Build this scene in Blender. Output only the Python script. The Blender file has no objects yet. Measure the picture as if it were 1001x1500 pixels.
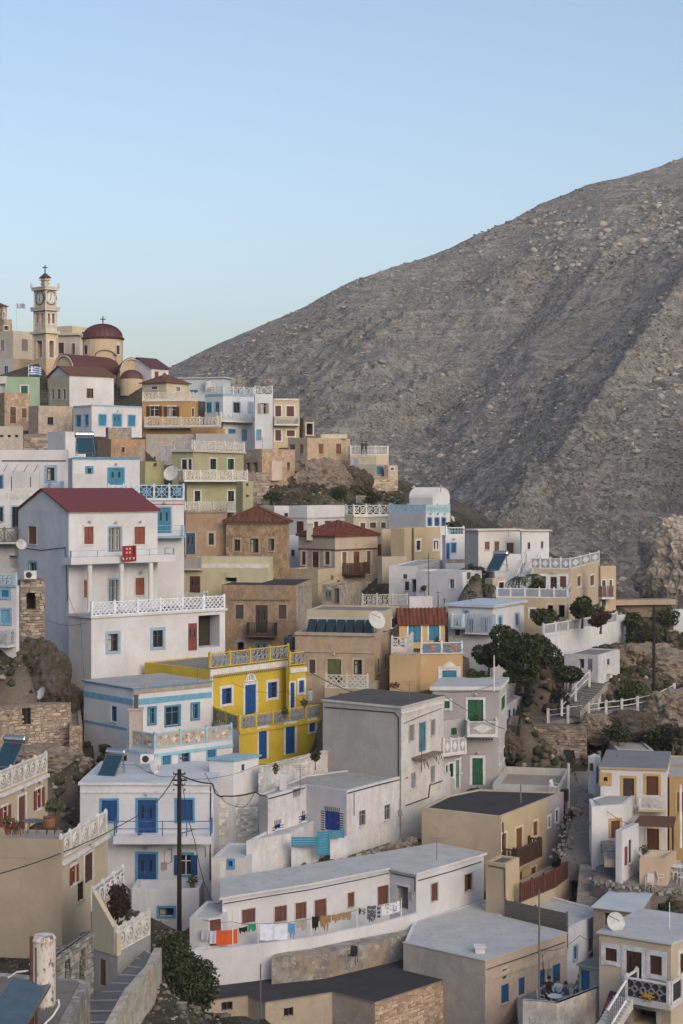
import bpy, math, random
import numpy as np
from mathutils import Vector
RND = random.Random(11)
S = bpy.context.scene
COL = S.collection
# ---------------------------------------------------------------- camera
F, HX, HY = 2400.0, 500.5, 710.0          # focal length and principal point of the photograph (px); camera level at the origin
cam = bpy.data.objects.new('camera', bpy.data.cameras.new('camera')); COL.objects.link(cam)
cam.data.sensor_fit = 'VERTICAL'; cam.data.sensor_height = 36; cam.data.sensor_width = 24
cam.data.lens = F/1500*36; cam.data.shift_y = -(750-HY)/1500
cam.data.clip_start = 0.5; cam.data.clip_end = 6000
cam.location = (0, 0, 0); cam.rotation_euler = (math.pi/2, 0, 0)
S.camera = cam
# ---------------------------------------------------------------- sky, sun, exposure
SUN_AZ, SUN_EL = 150.0, 25.0               # degrees; broad soft sun behind the camera, set there to brighten the village
w = bpy.data.worlds.new('World'); S.world = w; w.use_nodes = True
nt = w.node_tree; bg = nt.nodes['Background']
sky = nt.nodes.new('ShaderNodeTexSky'); sky.sky_type = 'NISHITA'; sky.sun_disc = False
sky.sun_elevation = math.radians(SUN_EL); sky.sun_rotation = math.radians(SUN_AZ)
sky.air_density = 1.0; sky.dust_density = 4.0; sky.ozone_density = 0.5; sky.altitude = 300
nt.links.new(sky.outputs[0], bg.inputs[0]); bg.inputs[1].default_value = 0.15
sl = bpy.data.lights.new('sun', 'SUN'); sun = bpy.data.objects.new('sun', sl); COL.objects.link(sun)
sl.energy = 0.5; sl.angle = math.radians(100); sl.color = (1.0, 0.985, 0.98)
_a, _e = math.radians(SUN_AZ), math.radians(SUN_EL)
SUNV = Vector((math.sin(_a)*math.cos(_e), math.cos(_a)*math.cos(_e), math.sin(_e)))
sun.rotation_euler = (-SUNV).to_track_quat('-Z', 'Y').to_euler()
S.view_settings.view_transform = 'Standard'; S.view_settings.look = 'None'
S.view_settings.gamma = 1; S.view_settings.use_curve_mapping = False
S.view_settings.exposure = 0.47
S.render.engine = 'CYCLES'

# ---------------------------------------------------------------- materials
MATS = {}
def nmat(name):
    m = bpy.data.materials.new(name); m.use_nodes = True
    return m, m.node_tree, m.node_tree.nodes['Principled BSDF']
def node(nt, t, **k):
    n = nt.nodes.new(t)
    for a, b in k.items(): setattr(n, a, b)
    return n
def mapped(nt, sc=(1, 1, 1)):
    g = node(nt, 'ShaderNodeNewGeometry'); mp = node(nt, 'ShaderNodeMapping')
    mp.inputs['Scale'].default_value = sc
    nt.links.new(g.outputs['Position'], mp.inputs['Vector']); return mp.outputs[0]
def noise(nt, sc, vec, det=4, rough=.6):
    n = node(nt, 'ShaderNodeTexNoise'); n.inputs['Scale'].default_value = sc
    n.inputs['Detail'].default_value = det; n.inputs['Roughness'].default_value = rough
    nt.links.new(vec, n.inputs['Vector']); return n.outputs['Fac']
def ramp(nt, src, a, b, ca=(0, 0, 0, 1), cb=(1, 1, 1, 1)):
    r = node(nt, 'ShaderNodeValToRGB'); e = r.color_ramp.elements
    e[0].position, e[0].color = a, ca; e[1].position, e[1].color = b, cb
    nt.links.new(src, r.inputs[0]); return r.outputs[0]
def mix(nt, fac, a, b, typ='MIX'):
    n = node(nt, 'ShaderNodeMix', data_type='RGBA', blend_type=typ)
    for s, v in ((0, fac), (6, a), (7, b)):
        if hasattr(v, 'links'): nt.links.new(v, n.inputs[s])
        else: n.inputs[s].default_value = v if s == 0 else (*v[:3], 1)
    return n.outputs[2]
def mul(nt, a, k):
    n = node(nt, 'ShaderNodeMath', operation='MULTIPLY'); nt.links.new(a, n.inputs[0])
    n.inputs[1].default_value = k; return n.outputs[0]
def bump(nt, b, h, dist=.02, st=.6):
    n = node(nt, 'ShaderNodeBump'); n.inputs['Strength'].default_value = st; n.inputs['Distance'].default_value = dist
    nt.links.new(h, n.inputs['Height']); nt.links.new(n.outputs[0], b.inputs['Normal'])
def sc3(c, k): return tuple(min(1, v*k) for v in c)

def plaster(c, dirt=.35, old=0.0):
    key = ('pl', c, dirt, old)
    if key in MATS: return MATS[key]
    m, nt, b = nmat('plaster'); L = nt.links
    v = mapped(nt); big = noise(nt, .35, v, 5); fine = noise(nt, 6, v, 5, .7)
    base = mix(nt, ramp(nt, big, .35, .65), sc3(c, .86), sc3(c, 1.06))
    base = mix(nt, mul(nt, ramp(nt, fine, .4, .7), .35), base, sc3(c, .80))
    streak = noise(nt, 1.0, mapped(nt, (1.5, 1.5, .3)), 7, .62)
    stain = tuple(x*y for x, y in zip(c, (.50, .47, .43)))
    base = mix(nt, mul(nt, ramp(nt, streak, .52, .78), dirt*1.0), base, stain)
    blot = noise(nt, .9, v, 8, .72)
    base = mix(nt, mul(nt, ramp(nt, blot, .53, .66), min(1, dirt*.9+old*.6)), base, tuple(x*.66 for x in c))
    crk = noise(nt, 5.5, mapped(nt, (1, 1, .35)), 9, .8); base = mix(nt, mul(nt, ramp(nt, crk, .60, .66), min(1, dirt*1.3)), base, tuple(x*.45 for x in c))
    if old:
        vo = noise(nt, 1.7, v, 7, .75)
        base = mix(nt, mul(nt, ramp(nt, vo, .47, .56), min(.85, old*1.7)), base, tuple(x*.55 for x in c))
        vq = noise(nt, .6, mapped(nt, (1, 1.2, .8)), 8, .7); base = mix(nt, mul(nt, ramp(nt, vq, .50, .56), min(.8, old*1.6)), base, (c[0]*1.05, c[1]*.88, c[2]*.68))
        vp = noise(nt, 2.3, mapped(nt, (1, 1.1, .7)), 5, .7)
        base = mix(nt, mul(nt, ramp(nt, vp, .54, .59), min(.8, old*1.4)), base, tuple(min(.7, x*1.35+.02) for x in c))
    L.new(base, b.inputs['Base Color']); b.inputs['Roughness'].default_value = .92
    b.inputs['Specular IOR Level'].default_value = .15
    bump(nt, b, noise(nt, 3.2, v, 8, .72), .05 if old else .03, .5)
    MATS[key] = m; return m
def paint(c, rough=.55, name='paint'):
    key = ('pt', c, rough)
    if key in MATS: return MATS[key]
    m, nt, b = nmat(name); v = mapped(nt)
    n = noise(nt, 2.5, v, 4)
    base = mix(nt, ramp(nt, n, .35, .7), sc3(c, .8), sc3(c, 1.12))
    gr = noise(nt, 1.0, mapped(nt, (9, 9, 1.2)), 5, .7)
    base = mix(nt, mul(nt, ramp(nt, gr, .5, .75), .35), base, sc3(c, .6))
    nt.links.new(base, b.inputs['Base Color']); b.inputs['Roughness'].default_value = rough
    MATS[key] = m; return m
def roofm(c, stain=.5):
    key = ('rf', c, stain)
    if key in MATS: return MATS[key]
    m, nt, b = nmat('roof'); v = mapped(nt)
    base = mix(nt, ramp(nt, noise(nt, .8, v, 8, .72), .36, .64), sc3(c, .86), sc3(c, 1.08))
    base = mix(nt, mul(nt, ramp(nt, noise(nt, 1.6, v, 8, .72), .5, .62), stain), base, sc3(c, .55))
    base = mix(nt, mul(nt, ramp(nt, noise(nt, 1.4, mapped(nt, (1, 2.2, 1)), 9, .78), .56, .66), stain*.5), base, sc3(c, 1.35))
    base = mix(nt, mul(nt, ramp(nt, noise(nt, 7, v, 5, .8), .55, .7), .35), base, sc3(c, .6))
    nt.links.new(base, b.inputs['Base Color']); b.inputs['Roughness'].default_value = .95
    b.inputs['Specular IOR Level'].default_value = .1
    bump(nt, b, noise(nt, 4, v, 7, .7), .03, .5)
    MATS[key] = m; return m
def stonem(c, scale=2.2, grout=None):
    key = ('st', c, scale)
    if key in MATS: return MATS[key]
    m, nt, b = nmat('stone'); v = mapped(nt, (1, 1, 1.6))
    vo = node(nt, 'ShaderNodeTexVoronoi'); vo.inputs['Scale'].default_value = scale
    nt.links.new(v, vo.inputs['Vector'])
    sep = node(nt, 'ShaderNodeSeparateColor'); nt.links.new(vo.outputs['Color'], sep.inputs[0])
    base = mix(nt, sep.outputs[0], sc3(c, .62), sc3(c, 1.25))
    base = mix(nt, mul(nt, ramp(nt, noise(nt, 1.1, v, 7, .7), .45, .65), .6), base, (c[0]*.7, c[1]*.62, c[2]*.5))
    ve = node(nt, 'ShaderNodeTexVoronoi', feature='DISTANCE_TO_EDGE'); ve.inputs['Scale'].default_value = scale
    nt.links.new(v, ve.inputs['Vector'])
    e = ramp(nt, ve.outputs['Distance'], .01, .09)
    base = mix(nt, e, grout or sc3(c, .5), base)
    nt.links.new(base, b.inputs['Base Color']); b.inputs['Roughness'].default_value = .95
    b.inputs['Specular IOR Level'].default_value = .1
    h = mix(nt, .5, e, noise(nt, 5, v, 7, .7)); bump(nt, b, h, .08, .8)
    MATS[key] = m; return m
def plain(name, c, rough=.6, metal=0, spec=.5):
    key = ('pn', name, c)
    if key in MATS: return MATS[key]
    m, nt, b = nmat(name); v = mapped(nt)
    base = mix(nt, ramp(nt, noise(nt, 4, v, 5), .3, .75), sc3(c, .82), sc3(c, 1.12))
    nt.links.new(base, b.inputs['Base Color']); b.inputs['Roughness'].default_value = rough
    b.inputs['Metallic'].default_value = metal; b.inputs['Specular IOR Level'].default_value = spec
    MATS[key] = m; return m
GLASS = plain('glass', (.025, .03, .036), .12)
CURT = plain('curtain', (.45, .43, .38), .9)
VOID = plain('interior_shade', (.05, .045, .04), .95, 0, .1)  # near-black back of open holes, indoor shade put into the colour
# colours, linear
WH = (.60, .60, .63); WW = (.58, .565, .54); CR = (.48, .415, .31); BE = (.41, .335, .245); TAN = (.30, .245, .185)
PE = (.52, .36, .26); OC = (.44, .28, .12); GN = (.36, .345, .215); MINT = (.30, .42, .31); YE = (.55, .405, .05)
GY = (.38, .38, .38); LG = (.52, .52, .53); LIL = (.36, .345, .36); BR = (.29, .22, .155)
BLUE = (.008, .07, .26); SKYB = (.09, .28, .46); TEAL = (.018, .18, .33); PALEB = (.26, .40, .53); NAVY = (.008, .03, .22)
MAR = (.08, .02, .014); BRN = (.11, .048, .026); DGR = (.008, .09, .042); OLV = (.09, .11, .04); LAV = (.32, .32, .45)
WT = (.62, .62, .635)
RLIGHT = roofm((.36, .36, .355), .5); RGREY = roofm((.22, .22, .215), .5); RDARK = roofm((.055, .055, .058), .5)
RWHITE = roofm((.44, .45, .455), .5); RBROWN = roofm((.19, .17, .15), .6)

# ---------------------------------------------------------------- mesh helpers
def tagobj(o, label=None, cat=None, group=None, kind=None):
    if label: o['label'] = label
    if cat: o['category'] = cat
    if group: o['group'] = group
    if kind: o['kind'] = kind
    return o
class MB:
    def __init__(s): s.v = []; s.f = []; s.mi = []; s.ms = []
    def m(s, mat):
        if mat not in s.ms: s.ms.append(mat)
        return s.ms.index(mat)
    def poly(s, pts, mat):
        n = len(s.v); s.v += [tuple(map(float, p)) for p in pts]; s.f.append(tuple(range(n, n+len(pts)))); s.mi.append(s.m(mat))
    def hexa(s, p, mat):        # 8 points: bottom 4 ccw, top 4 ccw
        n = len(s.v); s.v += [tuple(map(float, q)) for q in p]; k = s.m(mat)
        for f in ((3, 2, 1, 0), (4, 5, 6, 7), (0, 1, 5, 4), (1, 2, 6, 5), (2, 3, 7, 6), (3, 0, 4, 7)):
            s.f.append(tuple(n+i for i in f)); s.mi.append(k)
    def box(s, o, u, n, u0, u1, d0, d1, z0, z1, mat):   # o,u,n 2-d; d along the outward normal
        def q(a, d, z): return (o[0]+u[0]*a+n[0]*d, o[1]+u[1]*a+n[1]*d, z)
        s.hexa([q(u0, d1, z0), q(u1, d1, z0), q(u1, d0, z0), q(u0, d0, z0), q(u0, d1, z1), q(u1, d1, z1), q(u1, d0, z1), q(u0, d0, z1)], mat)
    def aabb(s, x0, y0, z0, x1, y1, z1, mat):
        s.box((0, 0), (1, 0), (0, -1), x0, x1, -y1, -y0, z0, z1, mat)
    def bar(s, a, b, r, mat, k=4, r2=None):
        a = Vector(a); b = Vector(b); d = b-a
        if d.length < 1e-6: return
        r2 = r if r2 is None else r2
        x = d.orthogonal().normalized(); y = d.normalized().cross(x); n = len(s.v); mi = s.m(mat)
        for c, rr in ((a, r), (b, r2)):
            for i in range(k):
                t = 2*math.pi*(i+.5)/k; s.v.append(tuple(c+(x*math.cos(t)+y*math.sin(t))*rr))
        for i in range(k):
            j = (i+1) % k; s.f.append((n+i, n+j, n+k+j, n+k+i)); s.mi.append(mi)
        s.f.append(tuple(n+i for i in reversed(range(k)))); s.f.append(tuple(n+k+i for i in range(k))); s.mi += [mi, mi]
    def tube(s, pts, r, mat, k=4):
        for a, b in zip(pts, pts[1:]): s.bar(a, b, r, mat, k)
    def lathe(s, c, prof, mat, k=16, cap=True):
        n = len(s.v); mi = s.m(mat)
        for r, z in prof:
            for i in range(k):
                t = 2*math.pi*i/k; s.v.append((c[0]+r*math.cos(t), c[1]+r*math.sin(t), c[2]+z))
        for j in range(len(prof)-1):
            for i in range(k):
                i2 = (i+1) % k; s.f.append((n+j*k+i, n+j*k+i2, n+(j+1)*k+i2, n+(j+1)*k+i)); s.mi.append(mi)
        if cap: s.f.append(tuple(n+(len(prof)-1)*k+i for i in range(k))); s.mi.append(mi)
    def build(s, name, parent=None, off=None, smooth=False):
        me = bpy.data.meshes.new(name)
        if off is None: off = root_off(parent)
        v = [(a-off[0], b-off[1], c-off[2]) for a, b, c in s.v]
        me.from_pydata(v, [], s.f)
        for mt in s.ms: me.materials.append(mt)
        if len(s.ms) > 1: me.polygons.foreach_set('material_index', s.mi)
        if smooth: me.polygons.foreach_set('use_smooth', [True]*len(s.f))
        me.update()
        o = bpy.data.objects.new(name, me); COL.objects.link(o)
        if parent is not None: o.parent = parent
        return o
def root_off(p):
    if p is None: return (0, 0, 0)
    x = y = z = 0
    while p is not None: x += p.location.x; y += p.location.y; z += p.location.z; p = p.parent
    return (x, y, z)
def emp(name, loc, label, cat, group=None):
    o = bpy.data.objects.new(name, None); COL.objects.link(o); o.location = loc; o.empty_display_size = .3
    return tagobj(o, label, cat, group)
def single(mb, name, label, cat, group=None, base=None, **k):   # a thing that is one mesh; origin at its base
    if base is None:
        xs = [v[0] for v in mb.v]; ys = [v[1] for v in mb.v]; base = ((min(xs)+max(xs))/2, (min(ys)+max(ys))/2, min(v[2] for v in mb.v))
    o = mb.build(name, None, off=base, **k); o.location = base
    return tagobj(o, label, cat, group)
def P(x, y, D): return ((x-HX)/F*D, D, (HY-y)/F*D)
def unit(a, b):
    d = math.hypot(b[0]-a[0], b[1]-a[1]) or 1e-9
    return ((b[0]-a[0])/d, (b[1]-a[1])/d), d

# ---------------------------------------------------------------- houses
FOOT = []      # footprints with ground height, for the terrain
class Face:
    def __init__(s, h, a, b, z0, z1, vol):
        s.h = h; s.o = a; s.u, s.W = unit(a, b); s.n = (s.u[1], -s.u[0]); s.z0 = z0; s.z1 = z1; s.holes = []; s.vol = vol
    def hit(s, px, off=0):
        m = (px-HX)/F; ox = s.o[0]+s.n[0]*off; oy = s.o[1]+s.n[1]*off
        t = (m*oy-ox)/(s.u[0]-m*s.u[1]); return t, oy+t*s.u[1]
    def z(s, px, py, off=0): return (HY-py)/F*s.hit(px, off)[1]
    def pt(s, t, d, z): return (s.o[0]+s.u[0]*t+s.n[0]*d, s.o[1]+s.u[1]*t+s.n[1]*d, z)
    def rect(s, x0, y0, x1, y1, off=0):
        xm = (x0+x1)/2
        return s.hit(x0, off)[0], s.z(xm, y1, off), s.hit(x1, off)[0], s.z(xm, y0, off)
    def B(s, mb, u0, u1, d0, d1, z0, z1, mat): mb.box(s.o, s.u, s.n, u0, u1, d0, d1, z0, z1, mat)
    def win(s, x0, y0, x1, y1, kind='g', col=BRN, trim=WT, tw=.13, lamp=0, lab=None, part=None):
        u0, z0, u1, z1 = s.rect(x0, y0, x1, y1)
        u0 = max(.06, u0); u1 = min(s.W-.06, u1); z0 = max(s.z0+.05, z0); z1 = min(s.z1-.05, z1)
        if u1-u0 < .15 or z1-z0 < .15: return
        root = s.h.root; cm = paint(col); tm = paint(trim, .8) if trim else None
        rd = 1.3 if kind == 'v' else .22
        s.holes.append((u0, z0, u1, z1, rd, kind == 'v'))
        door = kind in ('d', 'D', 'gd', 'k')
        mb = MB(); w = u1-u0; hh = z1-z0
        if tm:
            t = tw
            s.B(mb, u0-t, u0, .003, .035, z0-(0 if door else t), z1+t, tm); s.B(mb, u1, u1+t, .003, .035, z0-(0 if door else t), z1+t, tm)
            s.B(mb, u0, u1, .003, .035, z1, z1+t, tm)
            if not door: s.B(mb, u0, u1, .003, .07, z0-t*.8, z0, tm)
        elif not door and kind != 'v':
            s.B(mb, u0-.08, u1+.08, .003, .09, z0-.07, z0, s.vol.mat)
        fr = .055
        fm = cm if kind != 'o' else paint(sc3(col, .9)) 
        if kind == 'v': fm = s.vol.mat
        if not (kind == 'v' and not tm):
            s.B(mb, u0, u0+fr, -rd+.03 if kind != 'v' else -.2, -.04, z0, z1, fm); s.B(mb, u1-fr, u1, -rd+.03 if kind != 'v' else -.2, -.04, z0, z1, fm)
            s.B(mb, u0+fr, u1-fr, -rd+.03 if kind != 'v' else -.2, -.04, z1-fr, z1, fm)
        else:
            s.B(mb, u0-.1, u1+.1, -.2, .03, z1+.0, z1+.14, s.vol.mat)
        if kind in ('g', 'o', 'h', 'gd'):
            mm = paint(WT) if kind == 'o' else cm
            s.B(mb, u0+w/2-.03, u0+w/2+.03, -rd+.03, -.07, z0, z1-fr, mm)
            if hh > .9: s.B(mb, u0+fr, u1-fr, -rd+.03, -.075, z0+hh*.66, z0+hh*.66+.04, mm)
        W = mb.build(part or ('door' if door else 'window'), root)
        if lab: W['label'] = lab
        if kind in ('g', 'o', 'h'):
            p = MB(); s.B(p, u0, u1, -rd-.01, -rd+.015, z0, z1, GLASS)
            if RND.random() < .45: s.B(p, u0+.05, u0+w*RND.uniform(.25, .5), -rd+.016, -rd+.022, z0+.05, z1-.06, CURT)
            p.build('pane', W)
        if kind == 'gd':
            p = MB(); s.B(p, u0, u1, -rd-.01, -rd+.015, z0, z1, GLASS)
            n = 5
            for i in range(n): s.B(p, u0+w*(i+.15)/n, u0+w*(i+.62)/n, -rd+.016, -rd+.03, z0+.05, z1-.06, CURT)
            p.build('pane', W)
        def leaf(a, b, name, d0, d1):
            p = MB(); s.B(p, a, b, d0, d1, z0+.01, z1-.01, cm)
            lw = b-a; k = 3 if hh > 1.7 else 2
            for i in range(k):
                za = z0+hh*(i+.12)/k; zb = z0+hh*(i+.9)/k
                if lw > .25: s.B(p, a+lw*.16, b-lw*.16, d1, d1+.018, za, zb, cm)
            if door: s.B(p, b-.12, b-.07, d1, d1+.06, z0+hh*.42, z0+hh*.5, plain('brass', (.3, .25, .15), .4, 1))
            p.build(name, W)
        um = (u0+u1)/2
        if kind == 's': leaf(u0+fr, um-.008, 'shutter', -rd+.03, -.06); leaf(um+.008, u1-fr, 'shutter', -rd+.03, -.06)
        if kind == 'k':
            leaf(u0+fr, um-.008, 'leaf', -rd+.03, -.06); leaf(um+.008, u1-fr, 'leaf', -rd+.03, -.06)
            p = MB()
            for a in (u0+w*.2, u0+w*.66): s.B(p, a, a+w*.13, -.055, -.035, z0+hh*.48, z0+hh*.82, GLASS)
            p.build('pane', W)
        if kind == 'D': leaf(u0+fr, um-.008, 'leaf', -rd+.03, -.06); leaf(um+.008, u1-fr, 'leaf', -rd+.03, -.06)
        if kind == 'd': leaf(u0+fr, u1-fr, 'leaf', -rd+.03, -.06)
        if kind == 'h': leaf(u0+fr, um-.02, 'shutter', -rd+.03, -.06)
        if kind == 'o': leaf(u0-w*.5, u0-.02, 'shutter', .04, .08); leaf(u1+.02, u1+w*.5, 'shutter', .04, .08)
        if lamp:
            p = MB(); c = s.pt(um, .0, z1+.42); e = s.pt(um, .2, z1+.5)
            p.bar(c, e, .025, plain('iron', (.03, .03, .03)), 5); p.lathe((e[0], e[1], e[2]-.2), [(.03, 0), (.09, .02), (.11, .12), (.05, .2)], plain('lamp_glass', (.4, .4, .38), .3), 8)
            p.build('wall_lamp', root)
    def band(s, y0, y1, col, proud=.03, xa=None, xb=None, name='band', px=None):
        px = px or HX if False else (px if px else None)
        mid = s.mid()
        z1 = s.z(mid, y0); z0 = s.z(mid, y1)
        u0 = s.hit(xa)[0] if xa is not None else 0; u1 = s.hit(xb)[0] if xb is not None else s.W
        mb = MB(); s.B(mb, u0, u1, .004, proud, z0, z1, col if not isinstance(col, tuple) else paint(col, .85)); mb.build(name, s.h.root)
    def cable(s, pts, r=.028):
        mb = MB(); q = [s.pt(s.hit(x, .04)[0], .04, s.z(x, y, .04)) for x, y in pts]; mb.tube(q, r, plain('iron', (.03, .03, .03)), 4); mb.build('cable', s.h.root)
    def meter(s, x, y, w=.32, h=.42):
        u = s.hit(x)[0]; z = s.z(x, y); mb = MB(); s.B(mb, u-w/2, u+w/2, .003, .14, z-h/2, z+h/2, plain('meter_grey', (.28, .28, .27), .6)); s.B(mb, u-.015, u+.015, .003, .03, z+h/2, z+h/2+.7, plain('meter_grey', (.28, .28, .27), .6)); mb.build('meter_box', s.h.root)
    def mid(s):
        p = s.pt(s.W/2, 0, 0); return p[0]/p[1]*F+HX
    def rail(s, hgt=.95, style='orn', col=WT, zb=None, off=-.09, u0=0, u1=None, n=None, **k):
        u1 = s.W if u1 is None else u1
        a = s.pt(u0, off, 0); b = s.pt(u1, off, 0)
        rail(s.h.root, a, b, s.z1 if zb is None else zb, hgt, style, col, n, **k)
    def balcony(s, x0, x1, y, dep=1.2, hgt=.95, style='orn', col=WT, slab=WT, th=.16, sides=True, n=None, ypx=None, sub=0, **k):
        # x0,x1 ends of the front edge, y the floor level on the front edge
        u0 = s.hit(x0, dep)[0]; u1 = s.hit(x1, dep)[0]; zt = s.z(ypx if ypx else (x0+x1)/2, y, dep)
        mb = MB(); s.B(mb, u0, u1, .004, dep, zt-th, zt, plaster(slab, .5)); 
        if sub: s.B(mb, u0+.1, u1-.1, .004, dep-.12, zt-th-sub, zt-th, plaster(slab, .5))
        o = mb.build('balcony', s.h.root)
        rail(o, s.pt(u0+.04, dep-.06, 0), s.pt(u1-.04, dep-.06, 0), zt, hgt, style, col, n, wrap=False, **k)
        if sides:
            rail(o, s.pt(u0+.05, .05, 0), s.pt(u0+.05, dep-.16, 0), zt, hgt, style, col, 1, wrap=False, **k)
            rail(o, s.pt(u1-.05, .05, 0), s.pt(u1-.05, dep-.16, 0), zt, hgt, style, col, 1, wrap=False, **k)
        return o

def patt(style, w, h, rng):
    seg, ring, rect = [], [], []
    if style == 'lat':
        sp = .38; x = -h
        while x < w:
            for sg in (1, -1):
                a = [(x, 0), (x+h, h)] if sg == 1 else [(x, h), (x+h, 0)]
                (xa, za), (xb, zb) = a; m = (zb-za)/(xb-xa)
                if xa < 0: za += m*(0-xa); xa = 0
                if xb > w: zb += m*(w-xb); xb = w
                if xb > xa+.02: seg.append((xa, za, xb, zb, .034))
            x += sp
    elif style in ('orn', 'sta'):
        n = max(1, round(w/h)); cw = w/n
        for i in range(n):
            c = cw*(i+.5)
            seg += [(cw*i, 0, cw*(i+1), h, .03), (cw*i, h, cw*(i+1), 0, .03)]
            ring.append((c, h/2, min(cw, h)*.33, .035))
            if style == 'sta': seg += [(cw*i, h/2, cw*(i+1), h/2, .03), (c, 0, c, h, .03)]
    elif style == 'cir':
        r = h/4; n = max(2, round(w/(2*r))); cw = w/n
        for i in range(n):
            for z in (h*.25, h*.75): ring.append((cw*(i+.5), z, min(cw/2, r)*.97, .03))
        for i in range(1, n): ring.append((cw*i, h*.5, min(cw/2, r)*.7, .025))
    elif style == 'lace':
        n = max(2, round(w/(h*.5))); cw = w/n
        for i in range(n):
            for z in (h*.25, h*.75):
                c = cw*(i+.5); ring.append((c+rng.uniform(-.02, .02), z, h*rng.uniform(.11, .2), .03))
                a = rng.uniform(0, 3.14); dx, dz = math.cos(a)*h*.22, math.sin(a)*h*.22
                seg.append((c-dx, max(0, z-dz), c+dx, min(h, z+dz), .03))
                seg.append((cw*i, z-h*.25, cw*(i+1), z+h*.25, .022))
        seg.append((0, h/2, w, h/2, .025))
    elif style == 'bal':
        n = max(2, round(w/.2))
        for i in range(n):
            x = w*(i+.5)/n; seg += [(x, 0, x, h, .035), (x, h*.2, x, h*.6, .06)]
    elif style == 'bar':
        n = max(2, round(w/.14))
        for i in range(n): x = w*(i+.5)/n; seg.append((x, 0, x, h, .02))
    elif style == 'woo':
        n = max(2, round(w/.2))
        for i in range(n): x = w*(i+.5)/n; seg.append((x, 0, x, h, .05))
    elif style == 'hor':
        seg += [(0, h*.5, w, h*.5, .02)]
    elif style == 'wave':
        n = max(2, round(w/.35)); cw = w/n
        for i in range(n):
            for z in (0, h/2): seg += [(cw*i, z+.02, cw*(i+.5), z+h/2-.02, .035), (cw*(i+.5), z+h/2-.02, cw*(i+1), z+.02, .035)]
    elif style == 'sol': rect.append((0, 0, w, h, 0))
    elif style == 'dia':
        rect.append((0, 0, w, h, 0)); seg.append(('diamond', w/2, h/2, w*.36, h*.40))
    elif style == 'med':
        rect.append((0, 0, w, h, 0)); n = max(1, round(w/(h*.9)))
        for i in range(n): ring += [(w*(i+.5)/n, h/2, h*.36, .05), (w*(i+.5)/n, h/2, h*.14, .07)]
    return seg, ring, rect
def rail(parent, a, b, z, hgt, style, col=WT, n=None, post=True, post_col=None, wrap=True, fill=None, pat_col=None, top=.07, pw=.075):
    u, W = unit(a, b); nn = (u[1], -u[0]); o = (a[0], a[1])
    if W < .25: return
    pm = paint(col, .8); pom = paint(post_col, .8) if post_col else pm
    thin = style in ('hor', 'bar')
    if thin: top = .04; pw = .03
    n = n or max(1, round(W/1.9)); cell = W/n
    mb = MB(); mb.box(o, u, nn, 0, W, -top*.9, top*.9, z+hgt-top, z+hgt, pm)
    if not style == 'hor': mb.box(o, u, nn, 0, W, -top*.8, top*.8, z+(0 if not thin else .06), z+top+(0 if not thin else .03), pm)
    if wrap:
        R = mb.build('balustrade', parent)
    else: R = mb.build('rail', parent)
    tgt = R if wrap else parent
    pts = []
    pb0 = None
    for i in range(n+1):
        c = min(max(i*cell, pw), W-pw); p = MB(); e = .06 if not thin else 0
        p.box(o, u, nn, c-pw, c+pw, -pw*1.05, pw*1.05, z, z+hgt+e, pom)
        if not thin: p.box(o, u, nn, c-pw*.6, c+pw*.6, -pw*.6, pw*.6, z+hgt+e, z+hgt+e+.07, pom)
        p.build('post', tgt)
    rng = random.Random(int(abs(a[0]*31+a[1]*17+z*7)))
    zz = z+top; h = hgt-2*top
    fm = paint(fill, .9) if fill else None; sm = paint(pat_col, .85) if pat_col else pm
    for i in range(n):
        x0 = i*cell+pw; w = cell-2*pw
        if w < .1: continue
        seg, ring, rect = patt(style, w, h, rng); p = MB()
        for q in rect: p.box(o, u, nn, x0+q[0], x0+q[2], -.04, .04, zz+q[1], zz+q[3], fm or pm)
        base = .04 if rect else -.0; dd = .045
        if fm and not rect: p.box(o, u, nn, x0, x0+w, -.03, -.0, zz, zz+h, fm)
        def pt(x, zv, d): return (o[0]+u[0]*(x0+x)+nn[0]*d, o[1]+u[1]*(x0+x)+nn[1]*d, zz+zv)
        for sgm in seg:
            if sgm[0] == 'diamond':
                _, cx, cz, rx, rz = sgm
                q = [(cx-rx, cz), (cx, cz-rz), (cx+rx, cz), (cx, cz+rz)]
                p.hexa([pt(*c, .07) for c in q]+[pt(*c, .0401) for c in q], paint(WT, .8)) ; continue
            xa, za, xb, zb, wd = sgm; L = math.hypot(xb-xa, zb-za) or 1; px, pz = -(zb-za)/L*wd, (xb-xa)/L*wd
            q = [(xa+px, za+pz), (xa-px, za-pz), (xb-px, zb-pz), (xb+px, zb+pz)]
            p.hexa([pt(*c, base+dd) for c in q]+[pt(*c, base-dd+.02) for c in q], sm)
        for cx, cz, r, wd in ring:
            K = 10; ri, ro = max(.01, r-wd/2-.01), r+wd/2+.01
            for k in range(K):
                t0, t1 = 2*math.pi*k/K, 2*math.pi*(k+1)/K
                q = [(cx+ro*math.cos(t0), cz+ro*math.sin(t0)), (cx+ri*math.cos(t0), cz+ri*math.sin(t0)), (cx+ri*math.cos(t1), cz+ri*math.sin(t1)), (cx+ro*math.cos(t1), cz+ro*math.sin(t1))]
                p.poly([pt(*c, base+.05) for c in q], sm)
                p.poly([pt(*q[0], base+.05), pt(*q[3], base+.05), pt(*q[3], base-.02), pt(*q[0], base-.02)], sm)
        if p.v: p.build('panel', tgt)
    return R

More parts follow.
